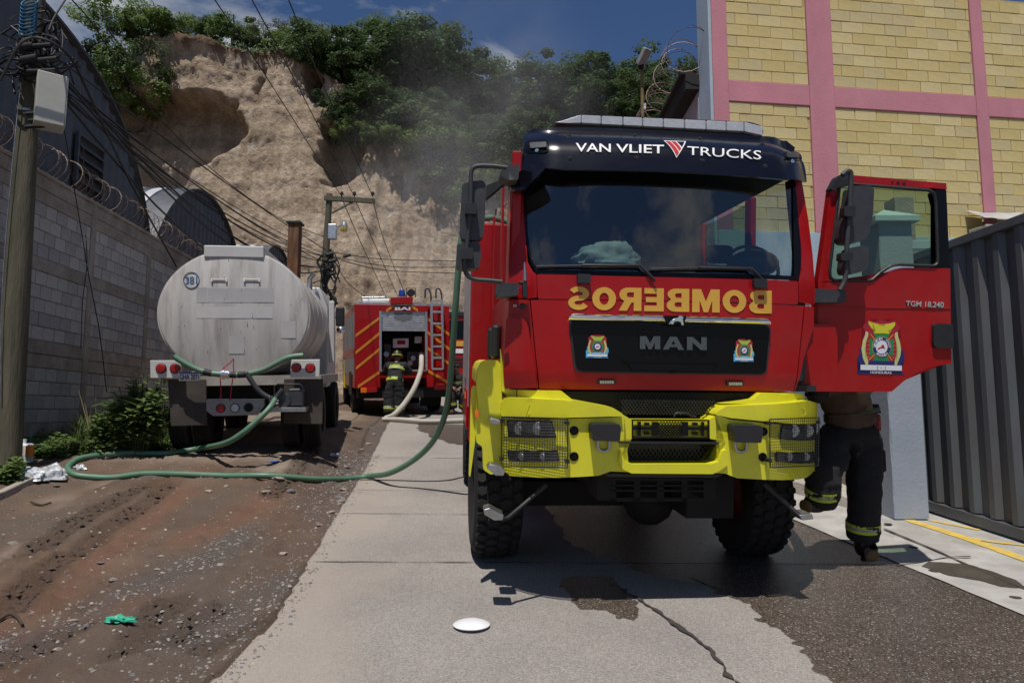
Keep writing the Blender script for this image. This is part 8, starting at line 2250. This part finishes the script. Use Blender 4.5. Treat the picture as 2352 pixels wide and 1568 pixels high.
# ridges of mud pressed up by tyres
mb = MB(); rg = random.Random(8)
for pl, w, pit in tracks:
    P = spline([(x, y, 0) for x, y in pl], 10); L_ = sum((b_ - a).length for a, b_ in zip(P, P[1:])); n = int(L_ / .055)
    for k in range(n):
        t = k / n * (len(P) - 1); i = int(t); q = P[i].lerp(P[min(i + 1, len(P) - 1)], t - i)
        d = (P[min(i + 1, len(P) - 1)] - P[i]); d = d.normalized() if d.length > 1e-6 else Vector((0, 1, 0)); s_ = Vector((-d.y, d.x, 0))
        for side in (-1, -.33, .33, 1):
            if rg.random() < .25 + .3 * max(0, noise.noise(q * 3)): continue
            c = q + s_ * side * w * .85 + d * rg.uniform(-.008, .008) + d * (.02 if abs(side) < .5 else 0); z = ground_v(c.x, c.y)[2]
            hl, hw, hh = w * rg.uniform(.18, .30), rg.uniform(.010, .016), rg.uniform(.008, .022)
            a = (s_ + d * (.55 if side > 0 else -.55)).normalized(); b_ = Vector((-a.y, a.x, 0)); n0 = len(mb.v)
            for e, h2, w2 in ((-1, 0, 1), (-.6, hh * .8, .5), (0, hh, .55), (.65, hh * .7, .5), (1, 0, .9)):
                m0 = c + a * hl * e; mb.v += [(m0.x - b_.x * hw * 1.5 * w2, m0.y - b_.y * hw * 1.5 * w2, z - .006), (m0.x, m0.y, z + h2), (m0.x + b_.x * hw * 1.5 * w2, m0.y + b_.y * hw * 1.5 * w2, z - .006)]
            for r_ in range(4):
                for e in (0, 1): mb.f.append((n0 + 3 * r_ + e, n0 + 3 * r_ + e + 1, n0 + 3 * r_ + e + 4, n0 + 3 * r_ + e + 3)); mb.m.append(0)
mb.build('mud_ridges', mat('mud_dark', (.085, .06, .045), .95, 0, .3, 10, bump=.4, bscale=60), kind='stuff', fix=False)
# loose gravel
mb = MB(); rg = random.Random(123)
def pebble(x, y, z, s, mi):
    a = rg.uniform(0, 6.28); c_, s_ = math.cos(a), math.sin(a); k = len(mb.v); f = rg.uniform(.5, 1)
    for (px, py_, pz) in ((-1, -.6, -.3), (.9, -.7, -.3), (1, .6, -.3), (-.7, .8, -.3), (-.5, -.3, .55), (.5, -.35, .5), (.45, .4, .6), (-.45, .4, .5)):
        px *= s * rg.uniform(.8, 1.15); py_ *= s * f; mb.v.append((x + px * c_ - py_ * s_, y + px * s_ + py_ * c_, z + pz * s * .7))
    for q in ((4, 5, 6, 7), (0, 1, 5, 4), (1, 2, 6, 5), (2, 3, 7, 6), (3, 0, 4, 7)): mb.f.append(tuple(i + k for i in q)); mb.m.append(mi)
cnt = 0
while cnt < 4500:
    y = 3.6 + 9 * rg.random() ** 1.6; x = rg.uniform(-6.2, edge_x(y) + .15)
    pr = .10 + .9 * max((1 - sstep(.05, .45, seg_dist(x, y, q))) for q in grav_band) + .45 * (1 - sstep(.0, .6, edge_x(y) - x)) + .5 * max(0, noise.noise((x * 1.5, y * 1.5, 4)))
    if rg.random() > pr: continue
    if abs(x / y * F0) > 1250: continue
    cnt += 1
    s = .004 + .015 * rg.random() ** 4 + .0004 * y
    pebble(x, y, ground_v(x, y)[2] if x < edge_x(y) else road_z(x, y) + .004, s, rg.choices((0, 1, 2, 3), (3, 4, 3, 2))[0])
mb.build('gravel', M['stone'], kind='stuff', fix=False)

# ================================================================== smoke drifting in front of the cliff
m = bpy.data.materials.new('smoke'); m.use_nodes = True; N, L = m.node_tree.nodes, m.node_tree.links; N.clear()
out = N.new('ShaderNodeOutputMaterial'); pv_ = N.new('ShaderNodeVolumePrincipled'); pv_.inputs['Color'].default_value = (.93, .94, .96, 1); pv_.inputs['Anisotropy'].default_value = .1
tc = N.new('ShaderNodeTexCoord'); n1 = N.new('ShaderNodeTexNoise'); n1.inputs['Scale'].default_value = 2.6; n1.inputs['Detail'].default_value = 4; n1.inputs['Distortion'].default_value = .6
L.new(tc.outputs['Object'], n1.inputs['Vector'])
ln = N.new('ShaderNodeVectorMath'); ln.operation = 'LENGTH'; L.new(tc.outputs['Object'], ln.inputs[0])
mr = N.new('ShaderNodeMapRange'); mr.inputs[1].default_value = .25; mr.inputs[2].default_value = .98; mr.inputs[3].default_value = 1; mr.inputs[4].default_value = 0; L.new(ln.outputs['Value'], mr.inputs[0])
m2 = N.new('ShaderNodeMapRange'); m2.inputs[1].default_value = .38; m2.inputs[2].default_value = .72; L.new(n1.outputs[0], m2.inputs[0])
ma_ = N.new('ShaderNodeMath'); ma_.operation = 'MULTIPLY'; L.new(mr.outputs[0], ma_.inputs[0]); L.new(m2.outputs[0], ma_.inputs[1])
mb_ = N.new('ShaderNodeMath'); mb_.operation = 'MULTIPLY'; mb_.inputs[1].default_value = .042; L.new(ma_.outputs[0], mb_.inputs[0]); L.new(mb_.outputs[0], pv_.inputs['Density'])
L.new(pv_.outputs[0], out.inputs['Volume'])
def puff(c, sc, rot=0):
    bm = bmesh.new(); bmesh.ops.create_icosphere(bm, subdivisions=3, radius=1.0); me = bpy.data.meshes.new('smoke'); bm.to_mesh(me); bm.free(); me.materials.append(m)
    o = bpy.data.objects.new('smoke', me); link(o); o.location = c; o.scale = sc; o.rotation_euler = (0, rot, 0); o['kind'] = 'stuff'; return o
puff(at(1060, 560, 37), (4.8, 6, 8.5), R(8))
puff(at(1130, 260, 42), (8.5, 6, 11), R(18))
puff(at(930, 430, 40), (5.5, 4, 7), R(15))
